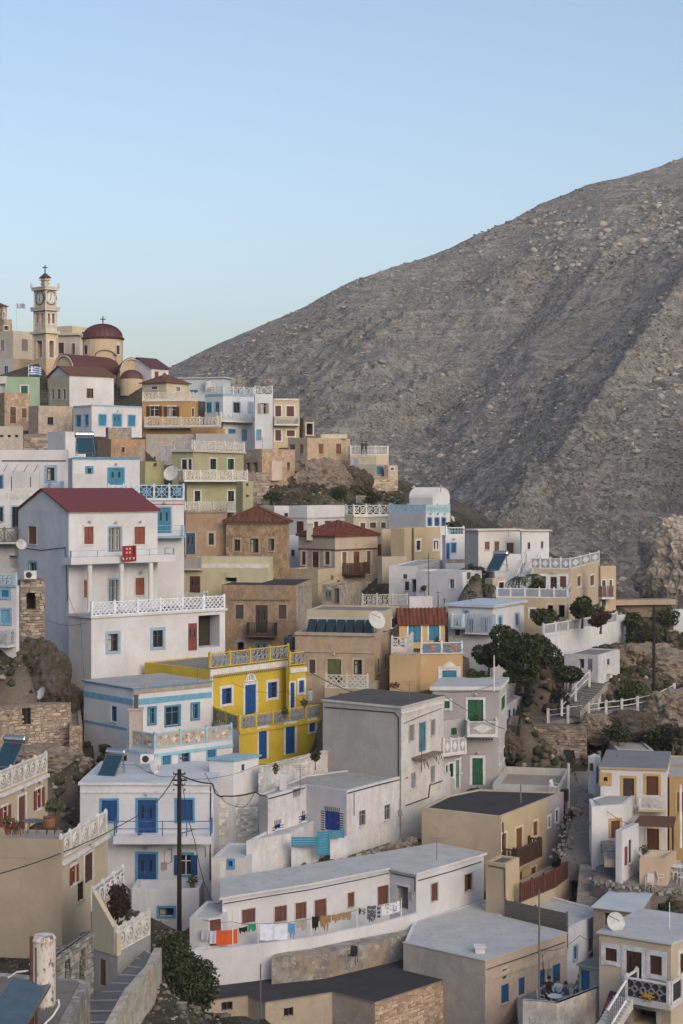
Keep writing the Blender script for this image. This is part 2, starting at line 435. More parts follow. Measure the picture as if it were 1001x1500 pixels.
def offset_poly(pts, d):     # outward for ccw
    n = len(pts); out = []
    for i in range(n):
        a, b, c = pts[i-1], pts[i], pts[(i+1) % n]
        u1, _ = unit(a, b); u2, _ = unit(b, c); n1 = (u1[1], -u1[0]); n2 = (u2[1], -u2[0])
        k = 1+n1[0]*n2[0]+n1[1]*n2[1]; k = max(k, .35)
        out.append((b[0]+(n1[0]+n2[0])*d/k, b[1]+(n1[1]+n2[1])*d/k))
    return out
class Vol:
    def __init__(s, h, pts, zt, zb, mat, skirt=5.0, ground=True):
        s.h = h; s.pts = pts; s.zt = zt; s.zb = zb; s.mat = mat; s.skirt = skirt
        n = len(pts); s.f = [Face(h, pts[i], pts[(i+1) % n], zb-skirt, zt, s) for i in range(n)]
        for q in s.f: q.vb = zb
        s.L, s.R = s.f[0], s.f[1]; s.mats = {}; s.tile = None
        if ground: FOOT.append((pts, zb))
        h.vols.append(s); s.roof = None
    def flat(s, mat=None, par=.12, over=0, th=.14, rim=None, slabmat=None): s.roof = ('flat', mat or RLIGHT, par, over, th, rim, slabmat); return s
    def none(s): s.roof = ('none',); return s
    def gable(s, mat, hgt, ax='R', over=.15): s.roof = ('gable', mat, hgt, ax, over); return s
    def hip(s, mat, hgt, over=.25, ridge=0.0):
        s.roof = ('hip', mat, hgt, over, ridge); s.po = offset_poly(s.pts, over); n = len(s.po)
        s.apex = (sum(p[0] for p in s.po)/n, sum(p[1] for p in s.po)/n, s.zt+hgt); return s
    def barrel(s, mat, hgt, ax='L', over=.05): s.roof = ('barrel', mat, hgt, ax, over); return s
    def finish(s):
        mb = MB(); zt = s.zt
        if s.roof is None: s.flat()
        for i, f in enumerate(s.f):
            mt = s.mats.get(i, s.mat)  # plaster of this face; several left faces carry painted shade
            us = sorted({0.0, f.W, *[x for hh in f.holes for x in (hh[0], hh[2])]})
            zs = sorted({f.z0, zt, *[x for hh in f.holes for x in (hh[1], hh[3])]})
            def inh(u, z): return any(h[0]-1e-6 < u < h[2]+1e-6 and h[1]-1e-6 < z < h[3]+1e-6 for h in f.holes)
            for a, b in zip(us, us[1:]):
                if b-a < 1e-5: continue
                for c, d in zip(zs, zs[1:]):
                    if d-c < 1e-5 or inh((a+b)/2, (c+d)/2): continue
                    mb.poly([f.pt(a, 0, c), f.pt(b, 0, c), f.pt(b, 0, d), f.pt(a, 0, d)], mt)
            for (u0, z0, u1, z1, rd, dark) in f.holes:
                m2 = mt
                mb.poly([f.pt(u0, 0, z0), f.pt(u1, 0, z0), f.pt(u1, -rd, z0), f.pt(u0, -rd, z0)], m2)
                mb.poly([f.pt(u0, 0, z1), f.pt(u0, -rd, z1), f.pt(u1, -rd, z1), f.pt(u1, 0, z1)], m2)
                mb.poly([f.pt(u0, 0, z0), f.pt(u0, -rd, z0), f.pt(u0, -rd, z1), f.pt(u0, 0, z1)], m2)
                mb.poly([f.pt(u1, 0, z0), f.pt(u1, 0, z1), f.pt(u1, -rd, z1), f.pt(u1, -rd, z0)], m2)
                mb.poly([f.pt(u0, -rd, z0), f.pt(u1, -rd, z0), f.pt(u1, -rd, z1), f.pt(u0, -rd, z1)], VOID if dark else m2)
        r = s.roof; root = s.h.root; n = len(s.pts)
        if r[0] == 'flat':
            _, rm, par, over, th, rim, slabm = r
            if over > 0:
                po = offset_poly(s.pts, over); sm = slabm or s.mat
                q = MB()
                q.poly([(x, y, zt+th) for x, y in po], rm); q.poly([(x, y, zt) for x, y in reversed(po)], sm)
                for i in range(n):
                    a, b = po[i], po[(i+1) % n]; q.poly([(*a, zt), (*b, zt), (*b, zt+th), (*a, zt+th)], sm)
                q.build('roof', root)
            else:
                pi_ = offset_poly(s.pts, -.22); rmat = rim or s.mat
                for i in range(n):
                    a, b = s.pts[i], s.pts[(i+1) % n]; c, d = pi_[(i+1) % n], pi_[i]
                    mb.poly([(*a, zt), (*b, zt), (*c, zt), (*d, zt)], rmat)
                    mb.poly([(*d, zt), (*c, zt), (*c, zt-par), (*d, zt-par)], rmat)
                q = MB(); q.poly([(x, y, zt-par) for x, y in pi_], rm); q.build('roof', root)
        elif r[0] in ('gable', 'barrel'):
            _, rm, hg, ax, over = r; p = s.pts   # Lend, C, Rend, Back ; ridge parallel to R axis if ax=='R'
            # cross section profile across the axis
            if ax == 'R': e0, e1, g0, g1 = p[1], p[2], p[0], p[3]   # eave1: C->Rend ; eave2: Lend->Back
            else: e0, e1, g0, g1 = p[0], p[1], p[3], p[2]            # eave1: Lend->C ; eave2: Back->Rend
            prof = [(0, 0), (.5, hg), (1, 0)] if r[0] == 'gable' else [(.5-.5*math.cos(t*math.pi/12), hg*math.sin(t*math.pi/12)) for t in range(13)]
            uu, _ = unit(e0, e1); q = MB()
            def at(t, e, side, z, ex=0):
                a, b = (e0, g0) if e == 0 else (e1, g1); sg = -1 if e == 0 else 1
                v, L = unit(a, b); tt = t*L
                return (a[0]+v[0]*tt+uu[0]*sg*ex, a[1]+v[1]*tt+uu[1]*sg*ex, zt+z)
            _, L = unit(e0, g0); th = .1
            P2 = list(prof)
            if r[0] == 'gable':
                sl = hg/(L/2); P2 = [(-over/L, -sl*over), (.5, hg), (1+over/L, -sl*over)]
            for (t0, z0), (t1, z1) in zip(P2, P2[1:]):
                A = [at(t0, 0, 0, z0+.01, over), at(t0, 1, 0, z0+.01, over), at(t1, 1, 0, z1+.01, over), at(t1, 0, 0, z1+.01, over)]
                Bq = [(x, y, z+th) for x, y, z in A]
                q.hexa(A+Bq, rm)
            q.build('roof', root)
            for e in (0, 1): mb.poly([at(t, e, 0, z) for t, z in (prof if e == 0 else prof[::-1])], s.mat)
            s.prof = (at, P2, L)
        elif r[0] == 'hip':
            _, rm, hg, over, ridge = r; po = offset_poly(s.pts, over)
            cx = sum(p[0] for p in po)/n; cy = sum(p[1] for p in po)/n; q = MB()
            for i in range(n):
                a, b = po[i], po[(i+1) % n]; q.poly([(*a, zt+.1), (*b, zt+.1), (cx, cy, zt+hg)], rm)
                q.poly([(*a, zt), (*b, zt), (*b, zt+.1), (*a, zt+.1)], rm)
            q.poly([(x, y, zt) for x, y in reversed(po)], s.mat); q.build('roof', root)
        mb.build('wall', root)
        if s.tile: tiles(s, *s.tile)
class House:
    def __init__(s, label, cat='house', name='house', group=None):
        s.label = label; s.cat = cat; s.vols = []; s.root = None; s.name = name; s.group = group
    def mk(s, x, y, z):
        if s.root is None: s.root = emp(s.name, (x, y, z), s.label, s.cat, s.group)
    def box(s, xl, xc, xr, yt, yb, D, a, mat, dep=7, skirt=5.0, ground=True):
        C = P(xc, yt, D); zb = (HY-yb)/F*D; ar = math.radians(a)
        l = (-math.cos(ar), math.sin(ar)); r = (math.sin(ar), math.cos(ar))
        def ln(px, d):
            m = (px-HX)/F; return (m*C[1]-C[0])/(d[0]-m*d[1])
        WL = ln(xl, l) if xl is not None else dep; WR = ln(xr, r) if xr is not None else dep
        WL = min(max(WL, .4), 40); WR = min(max(WR, .4), 40)
        c = (C[0], C[1]); le = (c[0]+l[0]*WL, c[1]+l[1]*WL); re = (c[0]+r[0]*WR, c[1]+r[1]*WR); bk = (le[0]+r[0]*WR, le[1]+r[1]*WR)
        s.mk(C[0], C[1], zb)
        return Vol(s, [le, c, re, bk], C[2], zb, plaster(mat) if isinstance(mat, tuple) else mat, skirt, ground)
    def poly(s, pts, D, yb, mat, i0=0, dep=7, bdir=90, skirt=5.0, ground=True, back=None, backw=None, para=None):
        # visible roofline left to right in photo pixels, all at one height; D is the distance of vertex i0
        zt = (HY-pts[i0][1])/F*D; zb = (HY-yb)/F*D
        W = []
        for x, y in pts:
            Y = F*zt/(HY-y); W.append(((x-HX)/F*Y, Y))
        b = math.radians(bdir); d = (math.cos(b)*dep, math.sin(b)*dep)
        nf = len(W)
        if para is None: para = len(pts) == 3
        if backw: W += backw
        elif back: 
            for x, y in back: Y = F*zt/(HY-y); W.append(((x-HX)/F*Y, Y))
        elif para: W += [(W[0][0]+W[2][0]-W[1][0], W[0][1]+W[2][1]-W[1][1])]
        else: W += [(W[nf-1][0]+d[0], W[nf-1][1]+d[1]), (W[0][0]+d[0], W[0][1]+d[1])]
        s.mk(W[0][0], W[0][1], zb)
        return Vol(s, W, zt, zb, plaster(mat) if isinstance(mat, tuple) else mat, skirt, ground)
    def done(s):
        for v in s.vols: v.finish()
        return s
def chimney(h, x, y0, y1, D, wpx=6, mat=WH, cap=True, name='chimney'):
    m = plaster(mat); a = P(x, y1, D); w_ = wpx/F*D/2; zt = (HY-y0)/F*D; mb = MB()
    mb.aabb(a[0]-w_, D-w_, a[2]-.3, a[0]+w_, D+w_, zt, m)
    if cap: mb.aabb(a[0]-w_*1.25, D-w_*1.25, zt, a[0]+w_*1.25, D+w_*1.25, zt+.08, m)
    return mb.build(name, h.root)
def stones(f, x0, y0, x1, y1, c, sz=.32, seed=3, name='stonework', jit=.05):
    """uneven stone courses standing proud of a wall face (one joined part)"""
    rng = random.Random(seed); u0, z0, u1, z1 = f.rect(x0, y0, x1, y1)
    u0 = max(u0, 0); u1 = min(u1, f.W); z1 = min(z1, f.z1)
    ms = [plain('stone', sc3(c, k), .95, 0, .1) for k in (.7, .85, 1., 1.15, 1.3)]
    mb = MB(); z = z0
    while z < z1-.05:
        h = sz*rng.uniform(.45, .9); u = u0-rng.uniform(0, sz)
        while u < u1:
            w_ = sz*rng.uniform(.7, 1.7); a, b = max(u, u0), min(u+w_, u1)-.025; c0 = z+rng.uniform(0, .04); c1 = min(z+h, z1)-.03
            um, zm = (a+b)/2, (c0+c1)/2
            if b-a > .06 and c1-c0 > .03 and not any(q[0]-.05 < um < q[2]+.05 and q[1]-.02 < zm < q[3]+.02 for q in f.holes) and rng.random() > .08:
                d = rng.uniform(.02, .02+jit*1.5); j = lambda: rng.uniform(-.03, .03)
                bot = [f.pt(a+j(), d+j()*.5, c0+j()), f.pt(b+j(), d+j()*.5, c0+j()), f.pt(b, -.02, c0), f.pt(a, -.02, c0)]
                tp = [f.pt(a+j(), d+j()*.5, c1+j()), f.pt(b+j(), d+j()*.5, c1+j()), f.pt(b, -.02, c1), f.pt(a, -.02, c1)]
                mb.hexa(bot+tp, rng.choice(ms))
            u += w_
        z += h
    if mb.v:
        o = mb.build(name, f.h.root); o['kind'] = 'stuff'; return o
def tiles(v, c, step=.3):
    """rows of barrel tiles as ribs running down the slopes of a hip or gable roof (one joined part)"""
    rng = random.Random(5); ms = [plain('roof_tile', sc3(c, k), .85, 0, .2) for k in (.7, .9, 1.1, 1.35)]
    mb = MB()
    if v.roof[0] == 'hip':
        ap = Vector(v.apex); po = v.po; n = len(po)
        for i in range(n):
            a = Vector((*po[i], v.zt+.1)); b = Vector((*po[(i+1) % n], v.zt+.1)); L = (b-a).length; k = max(3, int(L/step)); mid = (a+b)/2
            for j in range(k):
                t = (j+.5)/k; e = a.lerp(b, t); up = ap-mid; fr = 1-abs(2*t-1)
                top = e+up*fr; m = max(1, int((top-e).length/.45))
                for q in range(m):
                    p0 = e.lerp(top, q/m); p1 = e.lerp(top, (q+1)/m); mb.bar(p0+Vector((0, 0, .03)), p1+Vector((0, 0, .0)), .09, rng.choice(ms), 5)
            mb.bar(a+Vector((0, 0, .05)), ap+Vector((0, 0, .05)), .1, ms[2], 5)
    else:
        at, P2, Lx = v.prof
        for (t0, z0), (t1, z1) in zip(P2, P2[1:]):
            A, B_ = Vector(at(t0, 0, 0, z0+.13, .1)), Vector(at(t0, 1, 0, z0+.13, .1)); C, D = Vector(at(t1, 0, 0, z1+.13, .1)), Vector(at(t1, 1, 0, z1+.13, .1))
            k = max(3, int((B_-A).length/step))
            for j in range(k+1):
                p0, p1 = A.lerp(B_, j/k), C.lerp(D, j/k); m = max(1, int((p1-p0).length/.5))
                for q in range(m): mb.bar(p0.lerp(p1, q/m), p0.lerp(p1, (q+1)/m), .085, rng.choice(ms), 5)
    o = mb.build('roof_tiles', v.h.root); o['kind'] = 'stuff'; return o
def steps(parent, a, b, w, n, mat, name='step', side=None, offroot=True):
    """flight of separate steps from point a (low) to b (high), 3-d points on the centre line"""
    a = Vector(a); b = Vector(b); d = (b-a); hd = Vector((d.x, d.y, 0)); L = hd.length/n; u = hd.normalized(); s_ = Vector((-u.y, u.x, 0)); dz = d.z/n
    for i in range(n):
        p = a+u*L*i; z1 = a.z+dz*(i+1); z0 = a.z+dz*i-.35
        q = [p-s_*w/2, p+s_*w/2]; q2 = [p+u*(L+.03)-s_*w/2, p+u*(L+.03)+s_*w/2]
        mb = MB(); pts = [(q[0].x, q[0].y), (q2[0].x, q2[0].y), (q2[1].x, q2[1].y), (q[1].x, q[1].y)]
        j = RND.uniform(-.02, .02)
        if u.x*0+1: pts = pts
        mb.hexa([(*t, z0) for t in pts]+[(*t, z1+j) for t in pts], mat)
        mb.build(name, parent)
# ================================================================ the houses, top of the hill downwards
RED = (.085, .026, .025); REDM = plain('red_roof', RED, .6); TERR = plain('terracotta', (.15, .055, .035), .85, 0, .2); BRT = plain('brown_roof', (.13, .065, .045), .9, 0, .2)
STONE = stonem((.34, .27, .20)); STONEG = stonem((.30, .28, .25)); OLDB = plaster(TAN, .6, .55); OLDW = plaster((0.522, 0.504, 0.486), .6, .35)
OLDG = plaster((0.3, 0.28, 0.26), .7, .5); OLDP = plaster((0.414, 0.306, 0.225), .6, .4); WST = plaster(WH, .7, .12); WCL = plaster(WH, .22)

# ---- church hill
h = House('cream clock tower with arched belfry and a cross on top', 'bell tower', 'bell_tower')
PEA = (.58, .45, .31); PT = plaster(PEA, .2)
v0 = h.box(49, 68, 84, 488, 526, 250, 45, PT).none()
for f, xs in ((v0.L, (53.5, 62)), (v0.R, (72.5, 79.5))): f.win(xs[0], 499, xs[1], 524, 'v', CR, WT, .2)
v1 = h.box(50.5, 67.3, 82.5, 451, 487.4, 250, 45, PT, ground=False, skirt=0).none()
for f, xs in ((v1.L, ((53, 57), (60, 64))), (v1.R, ((70, 74), (76.5, 80.5)))):
    for a, b in xs: f.win(a, 459, b, 474, 'v', CR, WT, .15); f.win(a, 476, b, 484, 's', (.55, .5, .42), WT, .08)
v2 = h.box(51, 67.3, 81.5, 424, 449, 250, 45, PT, ground=False, skirt=0).none()
v3 = h.box(60.5, 67, 72, 407, 423, 250, 45, PT, ground=False, skirt=0).hip(REDM, .9, .25)
mb = MB()
def slabring(v, z, th, over, mb, m):
    po = offset_poly(v.pts, over); mb.hexa([(*p, z) for p in po]+[(*p, z+th) for p in po], m)
tw = plaster((0.558, 0.513, 0.441), .2)
for v, z, o_, th in ((v0, v0.zt, .35, .4), (v1, v1.zt, .45, .3), (v1, v1.zt-.35, .4, .35), (v2, v2.zt, .35, .3), (v2, v2.zt+.3, .4, .22), (v3, v3.zt-.35, .2, .2), (v3, v3.zt-.9, .12, .12)): slabring(v, z, th, o_, mb, tw)
for v in (v0, v1, v2):
    for p in v.pts: mb.bar((p[0], p[1], v.zb), (p[0], p[1], v.zt), .14, tw, 8)
mb.build('cornice', h.root)
for p in offset_poly(v2.pts, .35): mb = MB(); mb.bar((p[0], p[1], v2.zt+.5), (p[0], p[1], v2.zt+1.2), .2, tw, 6, .1); mb.build('finial', h.root)
for f in (v2.L, v2.R):      # clock faces: dial, rim, hands, hour marks
    c = f.W/2; zc = (v2.zb+v2.zt)/2+.1; mb = MB(); K = 24
    def cp(r, t, d): return f.pt(c+r*math.sin(t), d, zc+r*math.cos(t))
    dial = plain('dial', (.62, .62, .60), .5); ink = plain('iron', (.03, .03, .03)); rimm = plain('dial_rim', (.10, .10, .10), .5)
    mb.poly([cp(.92, -2*math.pi*i/K, .06) for i in range(K)], dial)
    o = mb.build('clock', h.root); r_ = MB()
    for i in range(K):
        a, b = 2*math.pi*i/K, 2*math.pi*(i+1)/K
        r_.poly([cp(.92, a, .10), cp(.92, b, .10), cp(1.12, b, .10), cp(1.12, a, .10)][::-1], rimm); r_.poly([cp(1.12, a, .0), cp(1.12, a, .10), cp(1.12, b, .10), cp(1.12, b, .0)], rimm)
    r_.build('rim', o)
    for i in range(12): t = math.pi*i/6; k_ = MB(); k_.bar(cp(.66, t, .08), cp(.84, t, .08), .045, ink); k_.build('hour_mark', o)
    q = MB(); q.bar(cp(0, 0, .09), cp(.5, math.radians(-160), .09), .055, ink); q.bar(cp(0, 0, .1), cp(.72, math.radians(5), .1), .04, ink); q.build('hand', o)
cx_, cy_, cz_ = v3.apex; mb = MB(); mb.bar((cx_, cy_, cz_-.1), (cx_, cy_, cz_+1.15), .09, ink); mb.bar((cx_-.4, cy_, cz_+.75), (cx_+.4, cy_, cz_+.75), .08, ink); mb.build('cross', h.root)
h.done()

h = House('domed church with dark red dome and red vaulted roofs', 'church', 'church')
CHM = plaster((0.486, 0.396, 0.279), .25)
v = h.box(70, 128, 218, 545, 566, 243, 38, CHM).none()
v.R.win(150, 560, 156, 566, 'v')
D0 = 243; dome = P(151, 497, 252); rr = 29.4/F*252
mb = MB(); mb.lathe((dome[0], dome[1], dome[2]-4.6), [(rr, -2), (rr, 4.45)], CHM, 24); mb.build('drum', h.root)
mb = MB(); mb.lathe(dome, [(rr+.15, -.1), (rr+.25, .12), (rr*.99, .3)]+[(rr*.97*math.cos(t*math.pi/18), .25+rr*.66*math.sin(t*math.pi/18)) for t in range(1, 10)], REDM, 32)
rb = MB()
for i in range(24):
    t = 2*math.pi*i/24
    pts = [(dome[0]+rr*.98*math.cos(s)*math.cos(t), dome[1]+rr*.98*math.cos(s)*math.sin(t), dome[2]+.28+rr*.67*math.sin(s)) for s in [k*math.pi/14 for k in range(8)]]
    rb.tube(pts, .06, REDM, 4)
o = mb.build('dome', h.root); rb.build('rib', o)
top = (dome[0], dome[1], dome[2]+rr*.66+.2); mb = MB()
mb.bar(top, (top[0], top[1], top[2]+1.3), .09, ink); mb.bar((top[0]-.42, top[1], top[2]+.85), (top[0]+.42, top[1], top[2]+.85), .08, ink); mb.build('cross', h.root)
for px in (130, 175):       # drum windows
    d_ = (px-151)/F*252; yy = -math.sqrt(max(0, rr*rr-d_*d_)); a = (dome[0]+d_, dome[1]+yy); nx, ny = d_/rr, yy/rr; uu = (-ny, nx)
    mb = MB(); mb.box(a, uu, (nx, ny), -.5, .5, .0, .06, dome[2]-2.6, dome[2]-.95, tw); mb.box(a, uu, (nx, ny), -.32, .32, .061, .08, dome[2]-2.45, dome[2]-1.1, GLASS)
    q = [(a[0]+uu[0]*.5*math.cos(t)+nx*.05, a[1]+uu[1]*.5*math.cos(t)+ny*.05, dome[2]-.96+.45*math.sin(t)) for t in [k*math.pi/8 for k in range(9)]]
    mb.poly(q, tw); mb.build('window', h.root)
def vault(px0, px1, ytop, yspring, D, a, depth, wallm, roofm_, par, name='vault', wy=None, rim=True):
    # barrel vault: arched end wall facing direction a (deg, of the axis away from the viewer), running back by depth
    A = P(px0, yspring, D); B_ = P(px1, yspring, D); xm = (A[0]+B_[0])/2; R_ = (B_[0]-A[0])/2; H_ = (HY-ytop)/F*D-A[2]; ar = math.radians(a)
    ax = (math.sin(ar), math.cos(ar)); sx = (math.cos(ar), -math.sin(ar)); K = 14
    def q(t, d, k=1.0, e=0): return (xm+sx[0]*R_*k*math.cos(t)+ax[0]*d, D+sx[1]*R_*k*math.cos(t)+ax[1]*d, A[2]+H_*k*math.sin(t)+e)
    m1 = MB(); m1.poly([q(math.pi-math.pi*i/K, 0) for i in range(K+1)][::-1], wallm)
    lo = A[2]-((wy-yspring)/F*D if wy else 2); a0, a1 = q(math.pi, 0), q(0, 0)
    m1.poly([(a0[0], a0[1], lo), (a1[0], a1[1], lo), a1, a0], wallm)
    b0, b1 = q(math.pi, depth), q(0, depth)
    m1.poly([(b0[0], b0[1], lo), (a0[0], a0[1], lo), a0, b0], wallm); m1.poly([(a1[0], a1[1], lo), (b1[0], b1[1], lo), b1, a1], wallm)
    m1.build('wall', par)
    m2 = MB()
    for i in range(K):
        t0, t1 = math.pi*i/K, math.pi*(i+1)/K
        m2.hexa([q(t0, -.2), q(t0, depth), q(t1, depth), q(t1, -.2), q(t0, -.2, 1.07), q(t0, depth, 1.07), q(t1, depth, 1.07), q(t1, -.2, 1.07)], roofm_)
    m2.build(name, par)
    if rim:
        m3 = MB()
        for i in range(K):
            t0, t1 = math.pi*i/K, math.pi*(i+1)/K
            m3.hexa([q(t0, -.3, .92), q(t0, -.06, .92), q(t1, -.06, .92), q(t1, -.3, .92), q(t0, -.3, 1.0), q(t0, -.06, 1.0), q(t1, -.06, 1.0), q(t1, -.3, 1.0)], tw)
        m3.build('arch_trim', par)
vault(73, 117, 520, 545, 240, 38, 9, CHM, REDM, h.root, wy=560)
vault(176, 210, 525, 545, 240, -12, 8, CHM, REDM, h.root, wy=566)
vault(140, 168, 513, 521, 246, 0, 2, CHM, REDM, h.root, wy=530, rim=False)
ap = P(193, 555, 238); mb = MB(); ra = 17/F*238
for j in range(6):
    s0, s1 = math.pi/2*j/6, math.pi/2*(j+1)/6
    for i in range(18):
        t0, t1 = 2*math.pi*i/18, 2*math.pi*(i+1)/18
        g = lambda t, s: (ap[0]+ra*math.cos(s)*math.cos(t), ap[1]+ra*.8*math.cos(s)*math.sin(t), ap[2]+ra*.8*math.sin(s))
        mb.poly([g(t0, s0), g(t1, s0), g(t1, s1), g(t0, s1)], REDM)
mb.build('apse_roof', h.root); mb = MB(); mb.lathe((ap[0], ap[1], ap[2]-1.5), [(ra*.97, -1), (ra*.97, 1.45)], CHM, 18); mb.build('apse', h.root)
h.done()

h = House('white chapel-like house with brown-red tiled gable roof below the church')
v = h.box(71.5, 102, 167, 549, 594, 225, 55, plaster(WH, .15)).gable(BRT, 1.35, 'R', .25)
v.mats[0] = plaster((0.594, 0.522, 0.378), .2); v.R.win(127, 569, 137, 583, 'g', (.10, .08, .06), (.66, .6, .45))
for a, b in ((76.5, 80), (84.5, 89), (93, 97)): v.L.win(a, 570, b, 585, 'g', (.25, .22, .18), WT)
h.done()

h = House('long cream and white building beside the clock tower')
v = h.box(-30, 19.5, 50, 484, 524, 262, 40, plaster((0.576, 0.522, 0.414), .25)).flat(RLIGHT)
v.L.win(1, 498, 7, 514, 's', (.3, .28, .25)); v.R.win(32, 497, 41, 514, 's', (.22, .2, .18), (.6, .52, .4))
w2 = h.box(-30, 21, 49, 525, 562, 256, 40, plaster(WW, .3)).flat(RLIGHT); w2.L.win(6, 536, 12, 549, 'g', PALEB)
w2.mats[1] = plaster((0.522, 0.414, 0.27), .3); h.done()

h = House('weathered stone chapel ruin at the left edge above the cream building', 'ruin', 'stone_ruin')
v = h.box(-20, 6, 18, 467, 492, 285, 40, stonem((.46, .36, .28), 1.5)).flat(RBROWN); v.R.win(4.5, 477, 13, 484, 'v')
w2 = h.box(-10, 4, 10.5, 449, 467, 286, 40, stonem((.46, .36, .28), 1.5), ground=False, skirt=0).hip(BRT, .8); w2.R.win(4.8, 457, 7, 466, 'v'); h.done()

h = House('pale flat-roofed building with a porch behind the clock tower')
v = h.box(83, 106, 140, 477, 520, 272, 30, plaster((0.54, 0.468, 0.36), .2)).flat(RLIGHT); v.R.win(120, 486, 128, 493, 'v')
w2 = h.box(80, 112, 118, 491, 528, 260, 12, plaster((0.522, 0.477, 0.405), .2)).flat(RLIGHT, over=.5, th=.35); w2.L.win(86, 502, 94, 518, 'g', BRN); w2.L.win(105, 503, 110, 519, 'g', BRN); h.done()

h = House('white house with a red roof on the ridge right of the church')
v = h.box(183, 222, 247, 538, 560, 238, 40, plaster(WH, .15)).gable(REDM, 1.5, 'R', .3); v.R.win(227, 544.5, 232, 553, 's', BRN, (.6, .4, .25)); v.R.win(239, 545.5, 243, 553, 's', (.3, .28, .25)); h.done()

h = House('mint green house with a dark green shuttered window')
v = h.box(9.8, 10.4, 58, 552, 594, 214, 88, plaster(MINT, .3)).flat(RGREY); v.R.win(31, 565, 41, 577, 's', DGR, WT); v.R.win(10.8, 560, 12, 570, 'g'); h.done()
h = House('small dark-fronted house with a white wall left of the mint house')
v = h.box(-24, 10, 12, 551, 590, 218, 8, plaster((0.558, 0.558, 0.54), .4)).flat(RGREY); v.L.win(-6, 562, 8, 575, 'v', BRN, None); h.done()

h = House('weathered beige house with two brown windows at the left, below the mint house')
v = h.box(-30, 7, 44, 575, 627, 206, 60, OLDP).flat(RBROWN); v.R.win(15, 596, 23.5, 620, 'k', BRN, (.45, .38, .3)); v.R.win(32, 598, 39, 612, 's', BRN, (.45, .38, .3)); h.done()
h = House('low rough beige storehouse with one small dark window')
v = h.box(42, 56.6, 106.5, 594, 632, 200, 55, plaster((0.45, 0.387, 0.324), .5, .3)).flat(RBROWN); v.R.win(70, 611, 78.5, 622, 'g', (.05, .05, .05), None); h.done()
h = House('whitewashed house with blue shutters and a blue roof line below the church')
v = h.box(107.5, 134.5, 208, 594, 636, 195, 48, plaster(WH, .3)).flat(RWHITE, rim=paint(PALEB, .8))
v.R.win(145, 607.5, 155.5, 623, 's', TEAL, PALEB); v.R.win(165.5, 607, 178, 625, 'k', TEAL, PALEB, lamp=1); v.R.win(188, 608.5, 198, 624, 's', TEAL, PALEB)
v.L.win(111.5, 608.5, 119, 625, 'k', TEAL, PALEB); v.L.win(124.5, 608, 130, 623, 's', TEAL, PALEB)
v.L.band(594, 597, PALEB); v.R.band(594, 596.5, PALEB); h.done()
h = House('grey parapet box in front of the blue-shuttered whitewashed house', 'terrace', 'terrace')
v = h.box(155, 159, 193, 626, 645, 186, 70, OLDG).flat(RGREY, .7); h.done()

h = House('ochre house with white carved balcony and open brown shutters')
v = h.box(208.6, 279, 290, 586.5, 636, 205, 12, plaster(OC, .15)).flat(RLIGHT, .1)
for f in (v.L, v.R): f.rail(1.05, 'lace', (.68, .62, .54))
v.L.win(220.5, 595, 232, 609.5, 'o', MAR, WT, .15, lamp=0); v.L.win(246, 595.5, 257.5, 610, 'o', MAR, WT, .15)
v.R.win(281, 598, 284.5, 610, 'g'); v.L.band(584.5, 588, WT, .12)
v.L.balcony(211, 320, 623.5, 1.3, 1.05, 'lace', (.66, .60, .52), n=4, sub=.12)
w2 = h.box(208, 318, 330, 627, 650, 206, 10, plaster(OC, .2)).flat(RLIGHT); h.done()

h = House('small beige cottage with brown pyramid roof above the ochre house')
v = h.box(208.5, 244, 277, 560.5, 592, 214, 35, plaster((0.504, 0.45, 0.324), .3)).hip(BRT, 1.35, .3)
v.L.win(222, 566, 231, 570, 's', BRN); v.R.win(258.5, 566.5, 264, 573, 's', (.2, .2, .1), WT); chimney(h, 241, 547, 556, 216, 4.5, (.2, .1, .07), False); h.done()

h = House('blue-white three-storey house with carved white balconies on the crest')
v = h.box(301, 327, 373, 577.5, 656, 214, 45, plaster((0.594, 0.621, 0.666), .3)).flat(RLIGHT, .1)
v2 = h.box(372.5, 373.5, 400, 578, 656, 212, 80, plaster((0.558, 0.576, 0.621), .3)).flat(RLIGHT, .1)
for f in (v.L, v.R, v2.R): f.rail(1.05, 'orn', (.60, .62, .66))
v.R.win(342, 589.5, 351.5, 604.5, 'g', (.05, .06, .08), PALEB); v.R.win(364, 589.5, 371, 605, 's', (.22, .33, .38), PALEB)
v2.R.win(382, 590.5, 390, 606, 'o', (.25, .22, .2), None); v.R.win(334.5, 628.5, 345.5, 637, 's', TEAL, WT); v.R.win(354, 629, 362, 645.5, 's', (.10, .26, .38), WT); v2.R.win(375.5, 629, 383, 645.5, 's', (.10, .26, .38), WT)
v.L.win(302.5, 590, 310, 605.5, 'k', TEAL, PALEB); v.L.win(315.5, 589.5, 321.5, 605, 'k', TEAL, PALEB)
v.R.balcony(324, 378, 617, 1.1, 1.0, 'orn', (.6, .62, .66), n=3); v.L.balcony(300, 324, 615.5, 1.0, 1.0, 'orn', (.55, .56, .58), n=1, sides=False)
v.L.band(577, 581, PALEB); v.R.band(577, 581, PALEB); h.done()
h = House('low white rooftop house behind the crest balconies')
v = h.box(255, 328, 338, 554, 580, 226, 15, plaster((0.522, 0.558, 0.612), .25)).flat(RLIGHT, over=.25, th=.2, slabmat=plaster((0.405, 0.45, 0.504), .2)); v.L.win(278, 571, 290, 576, 's', TEAL, None); h.done()

